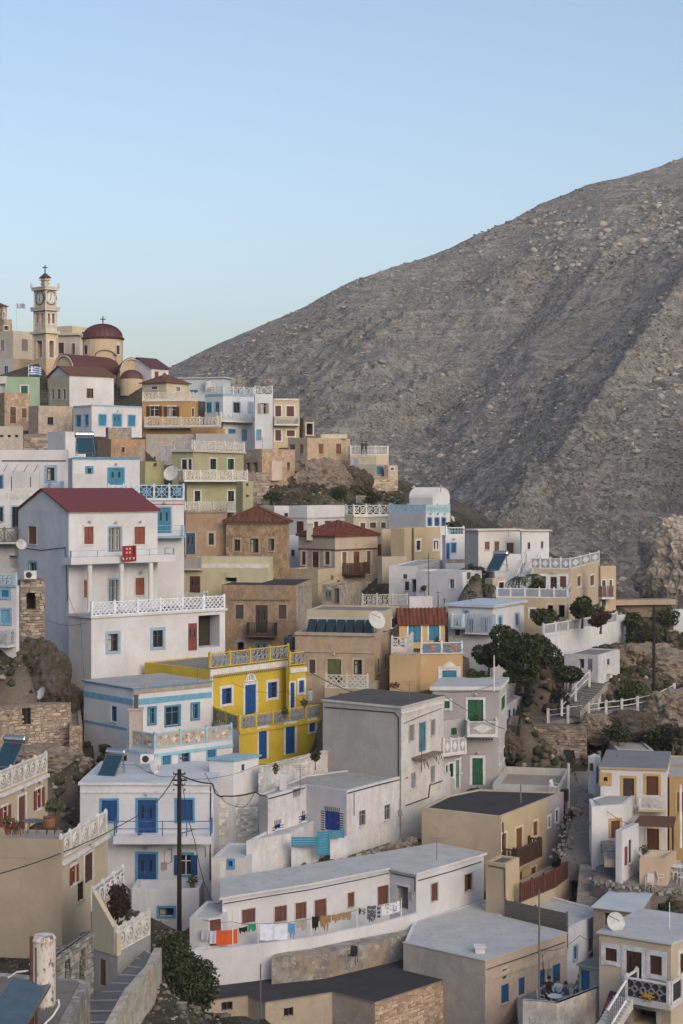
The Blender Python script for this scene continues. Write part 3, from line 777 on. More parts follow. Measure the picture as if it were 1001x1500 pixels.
h = House('narrow cream house with maroon shutters and a grey balcony')
v = h.box(399.8, 400.6, 438.7, 585, 652, 213, 82, plaster((0.54, 0.45, 0.297), .25)).flat(RLIGHT, .1, rim=plaster(WT, .2))
for a, b, c, d in ((403.5, 594.5, 412, 610), (420, 595, 431, 610), (403.5, 630, 412, 645.5), (420.5, 630.5, 432, 639)): v.R.win(a, b, c, d, 's', MAR, WT, .18)
v.R.band(584, 586.5, WT, .1); v.R.balcony(402, 439, 621.5, 1.0, .95, 'bal', (.45, .45, .44), n=1); h.done()
h = House('dark stone hut with a black opening behind the cream and peach houses', 'hut', 'stone_hut')
v = h.box(438, 445, 463, 612, 650, 214, 60, stonem((.20, .17, .14), 2)).flat(RBROWN); v.R.win(449, 620, 458.5, 637, 'v'); h.done()

h = House('peach block house with shuttered windows standing on the rock')
v = h.box(422, 450.5, 513, 641, 688, 200, 40, plaster((0.45, 0.351, 0.252), .45, .2)).flat(RLIGHT)
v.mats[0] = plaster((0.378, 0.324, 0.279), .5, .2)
w2 = h.box(466, 470, 509, 636, 642, 204, 75, plaster((0.54, 0.468, 0.378), .3), ground=False, skirt=0).flat(RLIGHT)
for a, b, c, d in ((467, 650, 474, 664), (492.5, 650, 500, 664.5)): v.R.win(a, b, c, d, 's', (.18, .08, .045), None)
v.L.win(425, 651, 432.5, 659, 's', (.12, .06, .04), None); v.L.win(439.5, 650.5, 444.5, 664, 's', (.12, .08, .05), None)
v.R.band(674, 688, OLDG, .05); v.L.band(674, 688, OLDG, .05); h.done()
h = House('pale terrace house with a sunlit white balustrade at the end of the ridge')
v = h.box(510, 513, 569.5, 666, 697, 203, 75, plaster((0.504, 0.432, 0.324), .4)).flat(RLIGHT, .1)
v.R.rail(1.1, 'bal', WT); v.L.rail(1.1, 'bal', WT, n=1); v.R.win(518, 672, 525, 684, 's', (.10, .28, .45), None)
w2 = h.box(513, 551, 570, 680, 697, 199, 20, plaster((0.414, 0.378, 0.324), .5)).flat(RLIGHT); w2.L.rail(.9, 'bar', (.4, .4, .4)); w2.R.win(552, 683, 561, 695, 's', TEAL, None)
h.done()
h = House('tiny beige shed at the tip of the ridge', 'shed', 'shed')
v = h.box(563, 569, 583, 681.5, 699, 200, 40, plaster((0.504, 0.405, 0.306), .35)).flat(RLIGHT); v.R.win(572.5, 685, 577.5, 689, 'v'); h.done()
h = House('rough stone retaining wall under the ridge-end shed', 'retaining wall', 'retaining_wall')
v = h.box(529, 534, 583.5, 698, 722, 197, 70, stonem((.42, .35, .28), 2.2)).flat(RBROWN); stones(v.R, 534, 698, 583, 722, (.42, .35, .28), .5); h.done()
h = House('short brown wall patch beneath the dark crag', 'wall', 'garden_wall')
v = h.box(521, 522, 545, 726, 746, 182, 85, OLDG, dep=2).flat(RBROWN); h.done()

h = House('peach plaster ruin with small holes right of the green house')
v = h.box(357, 384, 432.5, 657.5, 708, 182, 42, OLDP).flat(RBROWN)
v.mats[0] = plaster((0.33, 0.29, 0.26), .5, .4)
v.L.win(370.5, 677.5, 377.5, 692, 'v', BRN, None); v.L.win(361, 678, 366, 690, 'v', BRN, None); v.R.win(399.5, 675.5, 402.5, 681.5, 'v', BRN, None); v.R.win(421, 677.5, 425, 689, 'v', BRN, None)
mb = MB(); u0, z0, u1, z1 = v.R.rect(395, 704, 410.5, 675.5); v.R.B(mb, u0, u1, .0, .35, z1, z0, plaster((0.54, 0.45, 0.378), .5)) if z0 > z1 else v.R.B(mb, u0, u1, .0, .35, z0, z1, plaster((0.54, 0.45, 0.378), .5)); mb.build('bay', h.root)
h.done()
h = House('tall rubble wall under the peach ruin', 'retaining wall', 'retaining_wall')
v = h.box(355, 363, 395, 692, 738, 176, 70, stonem((.30, .26, .22), 2.2)).flat(RBROWN, .1); stones(v.R, 363, 695, 395, 738, (.33, .28, .23), .5, 8); h.done()

h = House('old grey concrete house with a lavender door above the green house')
v = h.box(213, 214, 300, 636, 690, 190, 82, plaster((0.36, 0.34, 0.32), .6, .2)).flat(RGREY, .3)
w2 = h.box(285, 287, 346, 635, 655, 189, 82, plaster((0.38, 0.38, 0.385), .4)).flat(RGREY, .5); v.R.win(237, 654, 245, 675, 'd', LAV, (.4, .38, .36), .1); v.R.win(225.5, 669, 228, 673, 'v', BRN, None); h.done()
h = House('low salmon-brown house beside the solar heater, with a tiny window and pale door')
v = h.box(143, 163, 213, 643, 676, 176, 60, plaster((0.378, 0.261, 0.18), .5, .3)).flat(RBROWN); v.R.win(178, 655, 183, 662.5, 'g', (.15, .1, .08), (.4, .3, .24)); v.R.win(203, 655, 211, 675, 'd', (.30, .28, .25), None); h.done()
h = House('small pistachio green block below the lavender door')
v = h.box(201, 213, 241, 676, 706, 173, 40, plaster((0.37, 0.365, 0.2), .35)).flat(RGREY, .15); v.R.win(225, 678, 230, 683, 'g', (.15, .12, .1), None); h.done()

h = House('pistachio green three-level house with carved white balustrades')
v = h.box(252, 283, 357, 662, 705, 172, 28, plaster(GN, .2)).flat(RLIGHT, .1, over=.25, th=.18, slabmat=plaster((0.45, 0.45, 0.405), .3))
v.L.rail(1.0, 'lace', (.58, .56, .52), off=.1, zb=v.zt+.18); v.R.rail(1.0, 'lace', (.62, .60, .56), off=.1, zb=v.zt+.18)
v.R.win(308, 672, 317, 687.5, 'g', (.05, .05, .05), WT); v.R.win(333.5, 672, 343, 688, 'h', DGR, WT); v.L.win(267, 673, 274, 688, 'g', (.04, .04, .04), WT); v.L.win(276.5, 672.5, 281, 688, 'g', (.04, .04, .04), WT)
w2 = h.box(262, 274, 355, 704.5, 752, 170, 58, plaster(GN, .2), ground=True).flat(RLIGHT, .05)
w2.R.win(285, 719, 293.5, 734.5, 'g', (.04, .04, .04), WT); w2.R.win(334, 719, 343, 734.5, 'g', (.04, .04, .04), WT)
w2.R.balcony(270, 364, 703.5, 1.3, 1.0, 'lace', (.62, .60, .56), n=4); 
w3 = h.box(346, 356, 371, 705, 752, 166, 60, plaster(GN, .25)).flat(RLIGHT, .2); w3.R.win(361, 708, 364, 712, 'v', BRN, None); w3.R.win(361, 725, 364.5, 728, 'v', BRN, None)
w2.R.balcony(270, 355, 748.5, 1.8, .95, 'lace', (.55, .54, .5), n=4, sides=False); h.done()

# ---- upper left
h = House('white cube house with navy shutters behind the solar heater')
v = h.box(70, 96, 126, 632, 674, 166, 45, plaster(WH, .2)).flat(RWHITE); v.R.win(112, 647, 121, 661.5, 's', (.015, .04, .12), PALEB); h.done()
h = House('pale beige parapet block at the left edge under the weathered beige house')
v = h.box(-30, -20, 34, 624, 665, 185, 70, plaster((0.414, 0.387, 0.36), .5, .2)).flat(RLIGHT, .4)
for x in (3, 14, 25): v.R.win(x-2.5, 637, x+2, 640.5, 'v', BRN, None)
h.done()
h = House('low stone wall with a lamp between the upper left houses', 'wall', 'garden_wall')
v = h.box(33, 35, 72, 636, 665, 178, 80, stonem((.30, .26, .22), 2), dep=3).flat(RBROWN); stones(v.R, 35, 640, 72, 665, (.32, .28, .23), .5, 4); h.done()
h = House('long white house with one blue-framed dark doorway, upper left')
v = h.box(-30, -20, 100, 659, 724, 152, 86, plaster(WH, .3)).flat(RWHITE, .2); v.R.win(69, 685, 80, 704, 'g', (.05, .04, .04), PALEB, .25); v.R.band(674, 676, plain('iron', (.1, .1, .1)), .05, 3, 97, 'pipe')
v.R.balcony(71, 91, 722, 1.4, 1.0, 'orn', PALEB, n=1)
w2 = h.box(-30, -10, 58, 690, 722, 147, 84, plaster(WH, .3)).flat(RWHITE); w2.R.win(-6, 697, 4, 717, 'd', BLUE, PALEB); h.done()
h = House('white square house with a turquoise double door and small blue window')
v = h.box(100, 106.5, 205, 670.5, 728, 141, 76, WCL).flat(RWHITE, .15, rim=paint(SKYB, .8)); v.R.band(669.5, 672.5, SKYB, .1)
v.R.win(128.5, 686, 134, 693.5, 'g', (.05, .05, .05), SKYB, .2); v.R.win(159.5, 686.5, 181, 711.5, 'k', (.02, .19, .33), SKYB, .12, lamp=1)
w2 = h.box(107, 109, 147, 694.5, 728, 137, 82, WCL, dep=2).flat(RWHITE); h.done()
h = House('white house with blue lattice roof terrace and tall blue door behind the red roof')
v = h.box(155, 158, 270, 731, 885, 133, 72, WCL).flat(RWHITE, .1)
v.R.rail(1.15, 'sta', (.50, .62, .76), pat_col=(.22, .42, .64), n=5, off=.1); v.R.band(729.5, 733, WT, .15); v.R.band(738, 739.5, (.35, .06, .06), .02)
v.R.win(231, 743.5, 250, 781, 'k', (.02, .18, .32), PALEB, .14, lamp=1)
v.R.balcony(228, 272, 785.5, 1.0, .9, 'hor', PALEB, slab=PALEB); h.done()
h = House('white house with a baluster terrace at the left edge')
v = h.box(-30, -20, 62, 736, 775, 137, 80, WCL).flat(RWHITE, .1); v.R.rail(1.15, 'bal', WT, n=5); v.R.win(-3, 743, 4.5, 763.5, 'g', (.04, .04, .05), PALEB); v.R.win(18, 742.5, 28, 773, 'g', (.03, .02, .02), PALEB)
w2 = h.box(-30, -20, 66, 719, 738, 141.5, 82, WCL).flat(RWHITE, .1); h.done()
h = House('white house with a dark pierced balcony at the left edge')
v = h.box(-30, -20, 27, 775, 835, 131, 80, plaster((0.54, 0.54, 0.558), .4)).flat(RLIGHT, .1); v.R.win(14.5, 814, 25, 832, 'v', BRN, None); v.R.balcony(-12, 25, 794, 1.4, 1.1, 'orn', (.16, .14, .12), n=2, slab=LG); h.done()
h = House('white house with pale blue trim and a blue shutter, left edge beside the stone pier')
v = h.box(-30, 24, 28, 858, 944, 112, 20, WCL).flat(RLIGHT, .1); v.L.win(2, 864.5, 13, 874.5, 's', TEAL, PALEB, .2); v.L.win(1, 893, 15, 913, 's', (.15, .38, .55), PALEB, .15)
v.L.rail(.8, 'lace', (.5, .62, .72), n=1); v.L.band(856, 859.5, PALEB, .1)
v.L.balcony(-14, 12, 945, .9, .95, 'lace', (.4, .42, .45), n=1); h.done()
h = House('crumbling stone pier between the left edge house and the big white house', 'ruin', 'stone_pier')
v = h.box(24, 30, 66, 850, 940, 117, 72, stonem((.30, .25, .20), 2.4), dep=3).flat(RBROWN); v.R.win(39, 868, 53, 893, 'v', BRN, None); stones(v.R, 30, 852, 66, 936, (.36, .31, .26), .30, 6); h.done()
h = House('rubble stone cottage with a flat dark roof and black doorway, lower left')
STC = stonem((.36, .29, .23), 2.6)
v = h.poly([(-30, 1036), (0, 1037), (104, 1029)], 107, 1093, STC, 1, dep=7, bdir=100).flat(roofm((.12, .115, .11), .6), .1, rim=roofm((.2, .19, .18)))
v.f[1].win(32.5, 1037, 45.5, 1061, 'g', (.03, .02, .02), None); stones(v.f[1], 0, 1040, 104, 1095, (.38, .31, .25), .27, 12)
w2 = h.box(100, 102, 121, 1064, 1086, 108, 80, STC, dep=2).flat(RBROWN); h.done()

# ---- the big white house
h = House('tall white house with a dark red gable roof and long lattice balcony')
a_ = 52
v = h.box(27, 101, 231, 749, 1016, 124, a_, plaster(WH, .25)).gable(plain('red_roof_sheet', (.135, .026, .022), .6), 1.65, 'R', .2)
v.mats[0] = plaster((0.54, 0.567, 0.63), .35)  # left face bluer and darker, its shade put into the plaster colour
v.L.win(42, 771, 54, 797, 's', (.20, .06, .035), WW, .1); v.L.win(43.5, 824, 54, 838.5, 'g', (.2, .25, .3), PALEB, .16)
for a, b in ((123.5, 137), (197, 212.5)): v.R.win(a, 771.5, b, 797, 's', (.20, .055, .03), WW, .14, lamp=1)
v.R.win(160, 772.5, 177.5, 808, 'gd', (.3, .34, .38), PALEB, .12, lamp=1)
v.R.win(123, 849.5, 131, 875.5, 's', (.24, .07, .035), WW, .12); v.R.win(160, 849, 177, 884, 'gd', (.3, .34, .38), PALEB, .12); v.R.win(198.5, 846.5, 211.5, 871.5, 's', (.24, .07, .035), WW, .12, lamp=1)
v.R.band(747, 751, WT, .1); v.L.cable([(30, 802), (60, 806), (96, 802), (99, 880)], .03)
bo = v.R.balcony(104, 257, 823, 1.5, .95, 'hor', PALEB, n=4, th=.1, ypx=180, sub=0)
mb = MB(); u0 = v.R.hit(104, 1.5)[0]; u1 = v.R.hit(257, 1.5)[0]; zz = v.R.z(180, 823, 1.5); v.R.B(mb, u0, u1, 1.36, 1.52, zz-.1, zz+.42, plaster(WH, .2)); v.R.B(mb, u0, u0+.12, .05, 1.36, zz, zz+.42, plaster(WH, .2)); mb.build('parapet', bo)
w2 = h.box(101, 134, 330, 906, 1016, 119, 50, plaster(WH, .25)).flat(RLIGHT, .05, over=.12, th=.16)
for a, b, c, d in ((158.5, 928.5, 173, 954), (224, 923, 239, 948)): w2.R.win(a, b, c, d, 'g', (.10, .08, .07), PALEB, .22)
w2.R.rail(1.0, 'lat', (.70, .76, .84), zb=w2.zt+.16, n=6, off=-.05)
mb = MB()       # round columns carrying the upper balcony
for px in (131.5, 178, 221):
    u, _ = v.R.hit(px, 1.35); c = v.R.pt(u, 1.35, 0); mb = MB(); z0 = w2.zt+.16; mb.lathe((c[0], c[1], z0), [(.26, 0), (.26, .08), (.2, .12), (.2, zz-.1-z0-.1), (.26, zz-.12-z0)], plaster(WT, .2), 12); mb.build('column', h.root)
w2.R.win(276, 903+10, 289, 953, 'k', (.20, .05, .03), None); w2.R.win(291, 901, 322, 948, 'v', BRN, None)
h.done()

# ---- middle slope
h = House('salmon house with a dark blue door beside the brown-roofed house')
v = h.box(270, 272, 333, 750, 815, 155, 84, plaster((0.378, 0.27, 0.198), .35, .12)).flat(RLIGHT, .1); v.R.win(306, 781, 313.5, 798, 'g', (.06, .08, .1), (.5, .38, .28), .2); v.R.win(272.5, 781, 286, 812, 'k', (.03, .06, .10), PALEB, .1); v.R.band(748, 751, OLDG, .1); h.done()
h = House('stained ochre stone house with a brown hipped roof')
v = h.box(331.5, 420, 424, 766, 847, 153, 14, plaster((0.34, 0.25, 0.17), .6, .5)).hip(BRT, 1.5, .3)
v.tile = ((.13, .06, .045), .42)
for a, b, c, d in ((343.5, 790, 352, 807), (366.5, 789, 379, 809.5), (393.5, 789, 402, 806.5)): v.L.win(a, b, c, d, 'g', (.12, .10, .08), (.40, .30, .22), .18)
v.L.band(765, 768, (.35, .30, .25), .12); v.L.band(785, 787.5, (.38, .26, .18), .06, 362, 384); h.done()
h = House('cream low house with a stepped parapet and maroon windows')
v = h.box(289, 395, 400, 816, 850, 140, 10, plaster((0.504, 0.468, 0.324), .25)).flat(RDARK, .25, rim=plaster((0.405, 0.378, 0.342)))
v.L.band(826, 832, (.62, .58, .54), .08)
w2 = h.box(246, 385, 398, 833, 900, 137.5, 9, plaster((0.486, 0.45, 0.315), .25)).flat(RLIGHT, .1)
w2.L.win(252, 844.5, 265.5, 864.5, 's', (.09, .04, .035), None); w2.L.win(278, 844, 293.5, 870, 'k', (.08, .03, .03), None); w2.L.win(330, 846, 347, 852, 'v', BRN, None)
w2.L.balcony(232, 296, 832.5, .5, .95, 'sol', (.36, .35, .34), slab=LG, sides=False); 
w2.L.balcony(247, 300, 884, 1.2, .9, 'lace', (.6, .6, .58), n=2); h.done()
h = House('brown stone house with a black iron balcony and flat dark roof')
v = h.box(325, 433.5, 457, 857.5, 950, 132, 7, plaster((0.3, 0.225, 0.16), .5, .3)).flat(RDARK, .1, rim=roofm((.10, .095, .09)))
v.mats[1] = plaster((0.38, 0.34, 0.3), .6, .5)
v.L.win(345.5, 886, 357, 906.5, 's', (.06, .05, .05), (.33, .25, .18), .16); v.L.win(374.5, 886.5, 392.5, 927, 'k', (.05, .035, .03), (.30, .22, .16), .14); v.L.win(408.5, 886, 419.5, 906.5, 's', (.06, .05, .05), (.33, .25, .18), .16)
v.L.band(876.5, 879, (.22, .17, .13), .1, 338, 424); v.L.balcony(361, 404, 931.5, .9, 1.05, 'bar', (.02, .02, .02), slab=(.12, .11, .1), n=2, th=.1)
v.L.win(347, 940, 358, 957, 'v', BRN, (.25, .3, .35), .1); v.L.win(374, 941.5, 392, 957, 'k', (.14, .18, .22), (.25, .3, .35), .1); h.done()

h = House('long white house with maroon shutters under the crag')
v = h.box(378, 402, 424, 741, 800, 172, 55, WCL).flat(RWHITE); v2 = h.box(423.5, 450, 510, 741, 800, 168, 32, WCL).flat(RWHITE)
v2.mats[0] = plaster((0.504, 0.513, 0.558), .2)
for a, b, c, d in ((434.5, 763.5, 445, 783.5),): v2.L.win(a, b, c, d, 's', MAR, None)
for a, b, c, d in ((460.5, 764, 466.5, 776), (476.5, 763, 485.5, 770), (495, 763, 501, 770)): v2.R.win(a, b, c, d, 's', MAR, None)
v.R.win(417, 751.5, 422, 761.5, 's', MAR, None); v.R.win(420, 768, 423, 784, 's', MAR, None)
for q in (v2.L, v2.R, v.R): q.band(757, 759, (.5, .42, .36), .08)
w3 = h.box(405, 418, 446, 785, 835, 164, 50, plaster((0.522, 0.558, 0.648), .2)).flat(RWHITE); w3.R.win(427, 805, 432, 815, 'g', (.05, .05, .08), None); h.done()
h = House('beige house with a carved white roof parapet and three brown windows')
v = h.box(505, 518, 576, 754.5, 800, 168, 50, plaster((0.486, 0.423, 0.315), .3)).flat(RLIGHT, .1)
v.R.rail(1.0, 'orn', (.62, .62, .60)); v.L.rail(1.0, 'orn', (.62, .62, .60), n=1)
for a, b, c, d in ((528, 766, 535, 779.5), (542, 765.5, 551, 784), (558.5, 765.5, 565, 780)): v.R.win(a, b, c, d, 's', (.13, .06, .04), WT, .16)
v.R.band(754, 757, WT, .1); v.R.balcony(519, 565, 793.5, .8, .9, 'bal', (.6, .62, .66), n=2)
w2 = h.box(512, 560, 592, 775, 830, 163, 40, plaster((0.468, 0.405, 0.306), .3)).flat(RLIGHT, .1); w2.L.win(551, 797, 559, 814.5, 's', (.14, .06, .03), None); w2.R.win(578.5, 796, 585.5, 813, 's', (.14, .06, .03), WT); h.done()
h = House('two-storey beige house with a red tiled pyramid roof and brown balcony')
v = h.box(437.5, 491, 553.5, 786.5, 885, 158, 40, plaster((0.504, 0.423, 0.324), .35, .08)).hip(TERR, 1.45, .2)
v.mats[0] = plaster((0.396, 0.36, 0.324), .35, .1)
v.tile = ((.13, .045, .035), .4)
for a, b in ((442.5, 448), (476.5, 483)): v.L.win(a, 808, b, 827, 's', (.10, .045, .03), (.6, .56, .5), .2)
v.L.win(458, 808, 467, 834, 'k', (.10, .04, .03), (.5, .45, .4), .1)
v.R.win(501.5, 808.5, 507.5, 826.5, 's', (.20, .09, .05), (.6, .56, .5), .2); v.R.win(518.5, 808, 527, 839, 'k', (.14, .06, .03), None); v.R.win(537.5, 807, 543, 825, 's', (.20, .09, .05), (.6, .56, .5), .2)
v.R.win(538.5, 855, 544, 871, 's', (.18, .09, .05), WT, .25); v.R.win(474.5-.5+20, 850, 498, 857, 'v', BRN, None)
for q in (v.L, v.R): q.band(803.5, 806, (.16, .07, .06), .06)
v.R.balcony(511.5, 543, 840, .9, 1.05, 'bar', (.10, .05, .03), slab=(.12, .06, .04), n=2, th=.12); chimney(h, 454, 768, 787, 160, 9, (.5, .45, .38))
w2 = h.box(424, 466, 492, 834, 900, 152, 38, plaster((0.468, 0.396, 0.297), .45, .1)).flat(RBROWN, .1); w2.R.win(485, 843, 489, 850, 'v', BRN, None)
w3 = h.box(472, 500, 530, 857, 900, 146, 22, plaster((0.36, 0.33, 0.29), .6, .5)).flat(RBROWN, .15); w3.L.win(476, 865, 486, 880, 'k', (.2, .2, .2), (.3, .27, .24)); w3.L.win(490, 862, 497, 884, 'g', (.1, .1, .1), (.3, .27, .24)); h.done()
h = House('plain beige cube house with two white-framed windows')
v = h.box(573, 592.5, 653, 774, 832, 158, 30, plaster((0.468, 0.378, 0.261), .25)).flat(RLIGHT, .15)
for a, b, c, d in ((610, 792, 616, 805.5), (635.5, 792, 642, 804.5)): v.R.win(a, b, c, d, 'g', (.08, .07, .06), WT, .22)
mb = MB(); t_ = v.R.hit(604.5)[0]; v.R.B(mb, t_-.18, t_+.18, .004, .06, v.zb, v.zt, plain('downpipe', (.12, .08, .06))); mb.build('downpipe', h.root); h.done()
h = House('low beige terrace wall under the plain beige cube house', 'terrace wall', 'terrace_wall')
v = h.box(553, 560, 596, 816, 850, 154, 60, plaster((0.45, 0.396, 0.324), .5)).flat(RLIGHT); h.done()
h = House('white chapel with a barrel roof painted as if sunlit and blue doors', 'chapel', 'chapel')
v = h.box(570, 624, 660, 752, 790, 163, 42, plaster(WH, .15)).flat(RWHITE, .05)
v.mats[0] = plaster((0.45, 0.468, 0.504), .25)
v.L.rail(.85, 'sol', (.35, .50, .60), n=2); v.R.rail(.85, 'med', (.35, .52, .60), n=2)
for a, b in ((626.5, 632.5), (637, 643.5), (647, 653)): v.R.win(a, 758.5, b, 770.5, 'k', BLUE, PALEB, .1, lamp=1)
w2 = h.box(600, 634, 659, 730, 752, 165, 35, plaster(WH, .1), ground=False, skirt=0).barrel(plaster((0.72, 0.702, 0.666), .1), 1.0, 'L')  # roof paler and warmer than the walls, sunlight put into its colour
mb = MB()
for q in (w2.f[1], w2.f[3]):
    pass
for px, D_ in ((606.5, 169), (646, 165)):
    c = P(px, 721, D_); mb.bar(c, (c[0], c[1], c[2]+.75), .06, tw); mb.bar((c[0]-.25, c[1], c[2]+.5), (c[0]+.25, c[1], c[2]+.5), .05, tw)
mb.build('cross', h.root); h.done()
h = House('small white house with circle-pattern parapet and cobalt door')
v = h.box(648, 653, 681, 784, 828, 156, 70, WCL).flat(RWHITE, .05); v.R.rail(.75, 'cir', (.70, .74, .78), pat_col=(.25, .40, .50), n=1); v.R.rail(.1, 'sol', WT, n=1) if False else None
v.R.win(653.5, 796, 658.5, 821, 'd', BLUE, PALEB, .1); v.R.win(661, 795.5, 668, 809, 's', BLUE, PALEB, .1, lamp=1); v.R.band(819, 824, OLDG, .04); h.done()
h = House('broad white house with a flat roof edge painted as if sunlit, right of the chapel')
v = h.box(682, 701, 764, 777.5, 828, 148, 62, plaster((0.594, 0.576, 0.558), .2)).flat(roofm((.65, .6, .5), .1), .12, over=.2, th=.12, slabmat=plaster((0.594, 0.54, 0.45), .2)); v.mats[0] = plaster((0.414, 0.405, 0.414), .3)  # warm pale roof and slab edge on both wings, colour standing in for sunlight
v2 = h.box(763.5, 764.5, 804.5, 778, 845, 147, 76, plaster(WH, .2)).flat(roofm((.65, .6, .5), .1), .12, over=.2, th=.12, slabmat=plaster((0.594, 0.54, 0.45), .2))
v.R.win(710.5, 793.5, 717.5, 805, 's', (.16, .07, .04), None); v.R.win(724.5, 793, 731, 811, 'd', (.16, .07, .04), (.5, .48, .45), .1); v.R.win(742, 795, 752.5, 810.5, 'k', (.10, .05, .03), (.5, .48, .45), .14)
v2.R.win(773, 794.5, 777, 804.5, 'g', (.1, .08, .07), None); v2.R.win(792.5, 793, 796, 803, 'g', (.1, .08, .07), None)
w3 = h.box(722, 725, 764, 812, 860, 144.5, 78, plaster(WH, .2)).flat(RWHITE, .5)
h.done()
h = House('cream hut with a low door under the tilted solar panel', 'hut', 'hut')
v = h.box(711, 722, 742, 848, 886, 139, 55, plaster((0.468, 0.423, 0.324), .4)).flat(RLIGHT, .1); v.R.win(731, 853, 738, 866, 'g', (.08, .06, .04), WT); h.done()
h = House('white rambling house with rooftop pipes, small openings and cluttered yard')
v = h.box(610, 678, 706, 838, 893, 140, 35, WCL).flat(RWHITE, .1); v.L.win(659, 848.5, 665.5, 862, 'g', (.2, .3, .42), WT); v.R.win(683.5, 837+1, 690, 849, 'g', (.2, .2, .2), WT)
w2 = h.box(570, 612, 650, 829.5, 893, 146, 14, WCL).flat(RLIGHT, .1); w2.L.win(591, 841, 596.5, 848, 'g', (.1, .1, .1), None); w2.L.win(593.5, 852, 599.5, 865, 'g', (.06, .05, .05), None); w2.L.win(604, 848.5, 611, 867.5, 'v', BRN, None)
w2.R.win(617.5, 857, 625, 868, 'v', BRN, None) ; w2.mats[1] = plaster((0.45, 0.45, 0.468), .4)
w3 = h.box(598, 600, 634, 874, 893, 138, 80, WCL).flat(RLIGHT, .3)
h.done()
h = House('low grey wall with scrollwork panels below the beige two-storey house', 'terrace wall', 'terrace_wall')
v = h.box(528, 530, 598, 887, 905, 141, 82, OLDG).flat(RGREY, .1); v.R.rail(.95, 'lace', (.42, .41, .40), n=3); h.done()

h = House('beige house with a patterned roof parapet and wide leafy terrace')
v = h.box(776.5, 836.5, 879, 833.5, 896, 141, 18, plaster((0.486, 0.405, 0.306), .2)).flat(RLIGHT, .1)
v.L.rail(.9, 'dia', WT, fill=(.28, .30, .34), n=4); v.R.rail(.9, 'dia', WT, fill=(.28, .30, .34), n=3)
for a, b in ((792.5, 800), (820.5, 829.5)): v.L.win(a, 844, b, 860, 's', (.10, .045, .03), (.66, .66, .7), .2)
v.L.win(806.5, 845, 816, 864, 'k', (.06, .025, .02), (.66, .66, .7), .2, lamp=1)
v.R.win(845.5, 844, 851, 858.5, 's', (.15, .07, .04), WT, .16); v.R.win(864.5, 843, 870.5, 857.5, 's', (.15, .07, .04), WT, .16)
w2 = h.box(727, 833, 850, 876, 930, 134, 10, plaster((0.45, 0.378, 0.279), .3)).flat(RLIGHT, .1); w2.L.rail(.75, 'sol', WT, fill=(.25, .28, .34), n=5); w2.R.rail(.75, 'sol', WT, fill=(.25, .28, .34), n=3)
w2.L.win(776.5, 892, 784, 906, 'k', (.08, .04, .03), WT, .15); w2.L.win(802, 886, 811, 905, 'v', BRN, (.5, .45, .35)); w2.L.win(818, 886, 828, 905, 'v', BRN, (.5, .45, .35)); h.done()
h = House('narrow peach house end with green shutters')
v = h.box(878, 880, 902.5, 829, 890, 145, 72, plaster((0.495, 0.396, 0.288), .25)).flat(RLIGHT, .1); v.R.win(882, 850, 887, 873, 'd', DGR, WT, .1); v.R.win(893, 849.5, 896.5, 861.5, 's', (.12, .08, .05), WT, .1); v.R.win(881.5, 879, 887.5, 888.5, 's', DGR, WT, .1)
v.R.balcony(882, 900, 875, .8, 1.0, 'bar', (.3, .2, .2), n=1); h.done()
h = House('beige hut with a flat brown overhanging roof at the right edge of the ridge', 'shed', 'shed')
v = h.box(902, 905, 978, 886, 900, 158, 80, plaster((0.22, 0.17, 0.13), .4)).flat(roofm((.30, .22, .17)), .1, over=.6, th=.5, slabmat=plaster((0.414, 0.324, 0.243), .3)); h.done()
h = House('white retaining wall with a grey lattice parapet curving along the gardens', 'retaining wall', 'retaining_wall')
v = h.poly([(797, 930), (850, 921), (905, 911)], 128, 963, plaster(WH, .45), 0, dep=2, bdir=60, para=False).flat(RLIGHT)
v.f[0].rail(.8, 'sol', WT, fill=(.30, .31, .33), n=3); v.f[1].rail(.8, 'sol', WT, fill=(.30, .31, .33), n=3)
w2 = h.box(904, 905, 917, 901, 950, 142, 65, plaster(WH, .4), dep=1.5).flat(RLIGHT); h.done()
h = House('white house with blue-grey flat roof, blue shutters and small balcony')
v = h.box(657, 722, 768, 890, 958, 128, 28, WCL).flat(roofm((.42, .50, .58), .2), over=.25, th=.2, slabmat=plaster((0.45, 0.522, 0.594), .15))
v.L.win(687, 907, 694, 926, 'd', BLUE, PALEB, .1); v.L.win(706, 905.5, 714, 925, 'd', BLUE, PALEB, .1); v.L.win(680, 895, 686, 901.5, 's', (.06, .2, .38), PALEB, .12); v.L.win(667, 921, 673.5, 931, 'g', (.05, .05, .07), None)
v.R.win(730.5, 903.5, 735, 919.5, 's', (.03, .15, .32), PALEB, .15); v.R.win(755, 899.5, 760, 915.5, 's', (.03, .15, .32), PALEB, .15)
v.L.balcony(660, 679, 918.5, .9, .95, 'lace', (.55, .65, .75), n=1, slab=PALEB); v.L.balcony(681, 722, 927.5, .7, 1.5, 'bar', (.4, .5, .6), n=3, th=.1); h.done()
h = House('ochre house with a terracotta gable roof, blue doors and a painted terrace parapet')
v = h.box(582, 585, 652, 910, 945, 126, 80, plaster((0.504, 0.36, 0.18), .2)).gable(TERR, .85, 'R', .15); v.tile = ((.125, .05, .035), .3)
v.R.win(598.5, 915.5, 616.5, 941, 'D', (.02, .18, .33), WT, .14); v.R.win(628.5, 915.5, 643.5, 938, 'D', (.02, .18, .33), WT, .14)
w2 = h.box(612, 616, 678, 958, 1003, 121.5, 82, plaster((0.468, 0.324, 0.18), .25)).flat(RLIGHT, .05)
w2.R.rail(.85, 'sol', WT, fill=(.10, .22, .35), n=2, off=.02)
mb = MB(); cols = [paint(c) for c in ((.45, .16, .05), (.10, .22, .10), (.04, .20, .45), (.45, .30, .08), (.35, .10, .12))]      # painted sea-life mural: small plain dabs
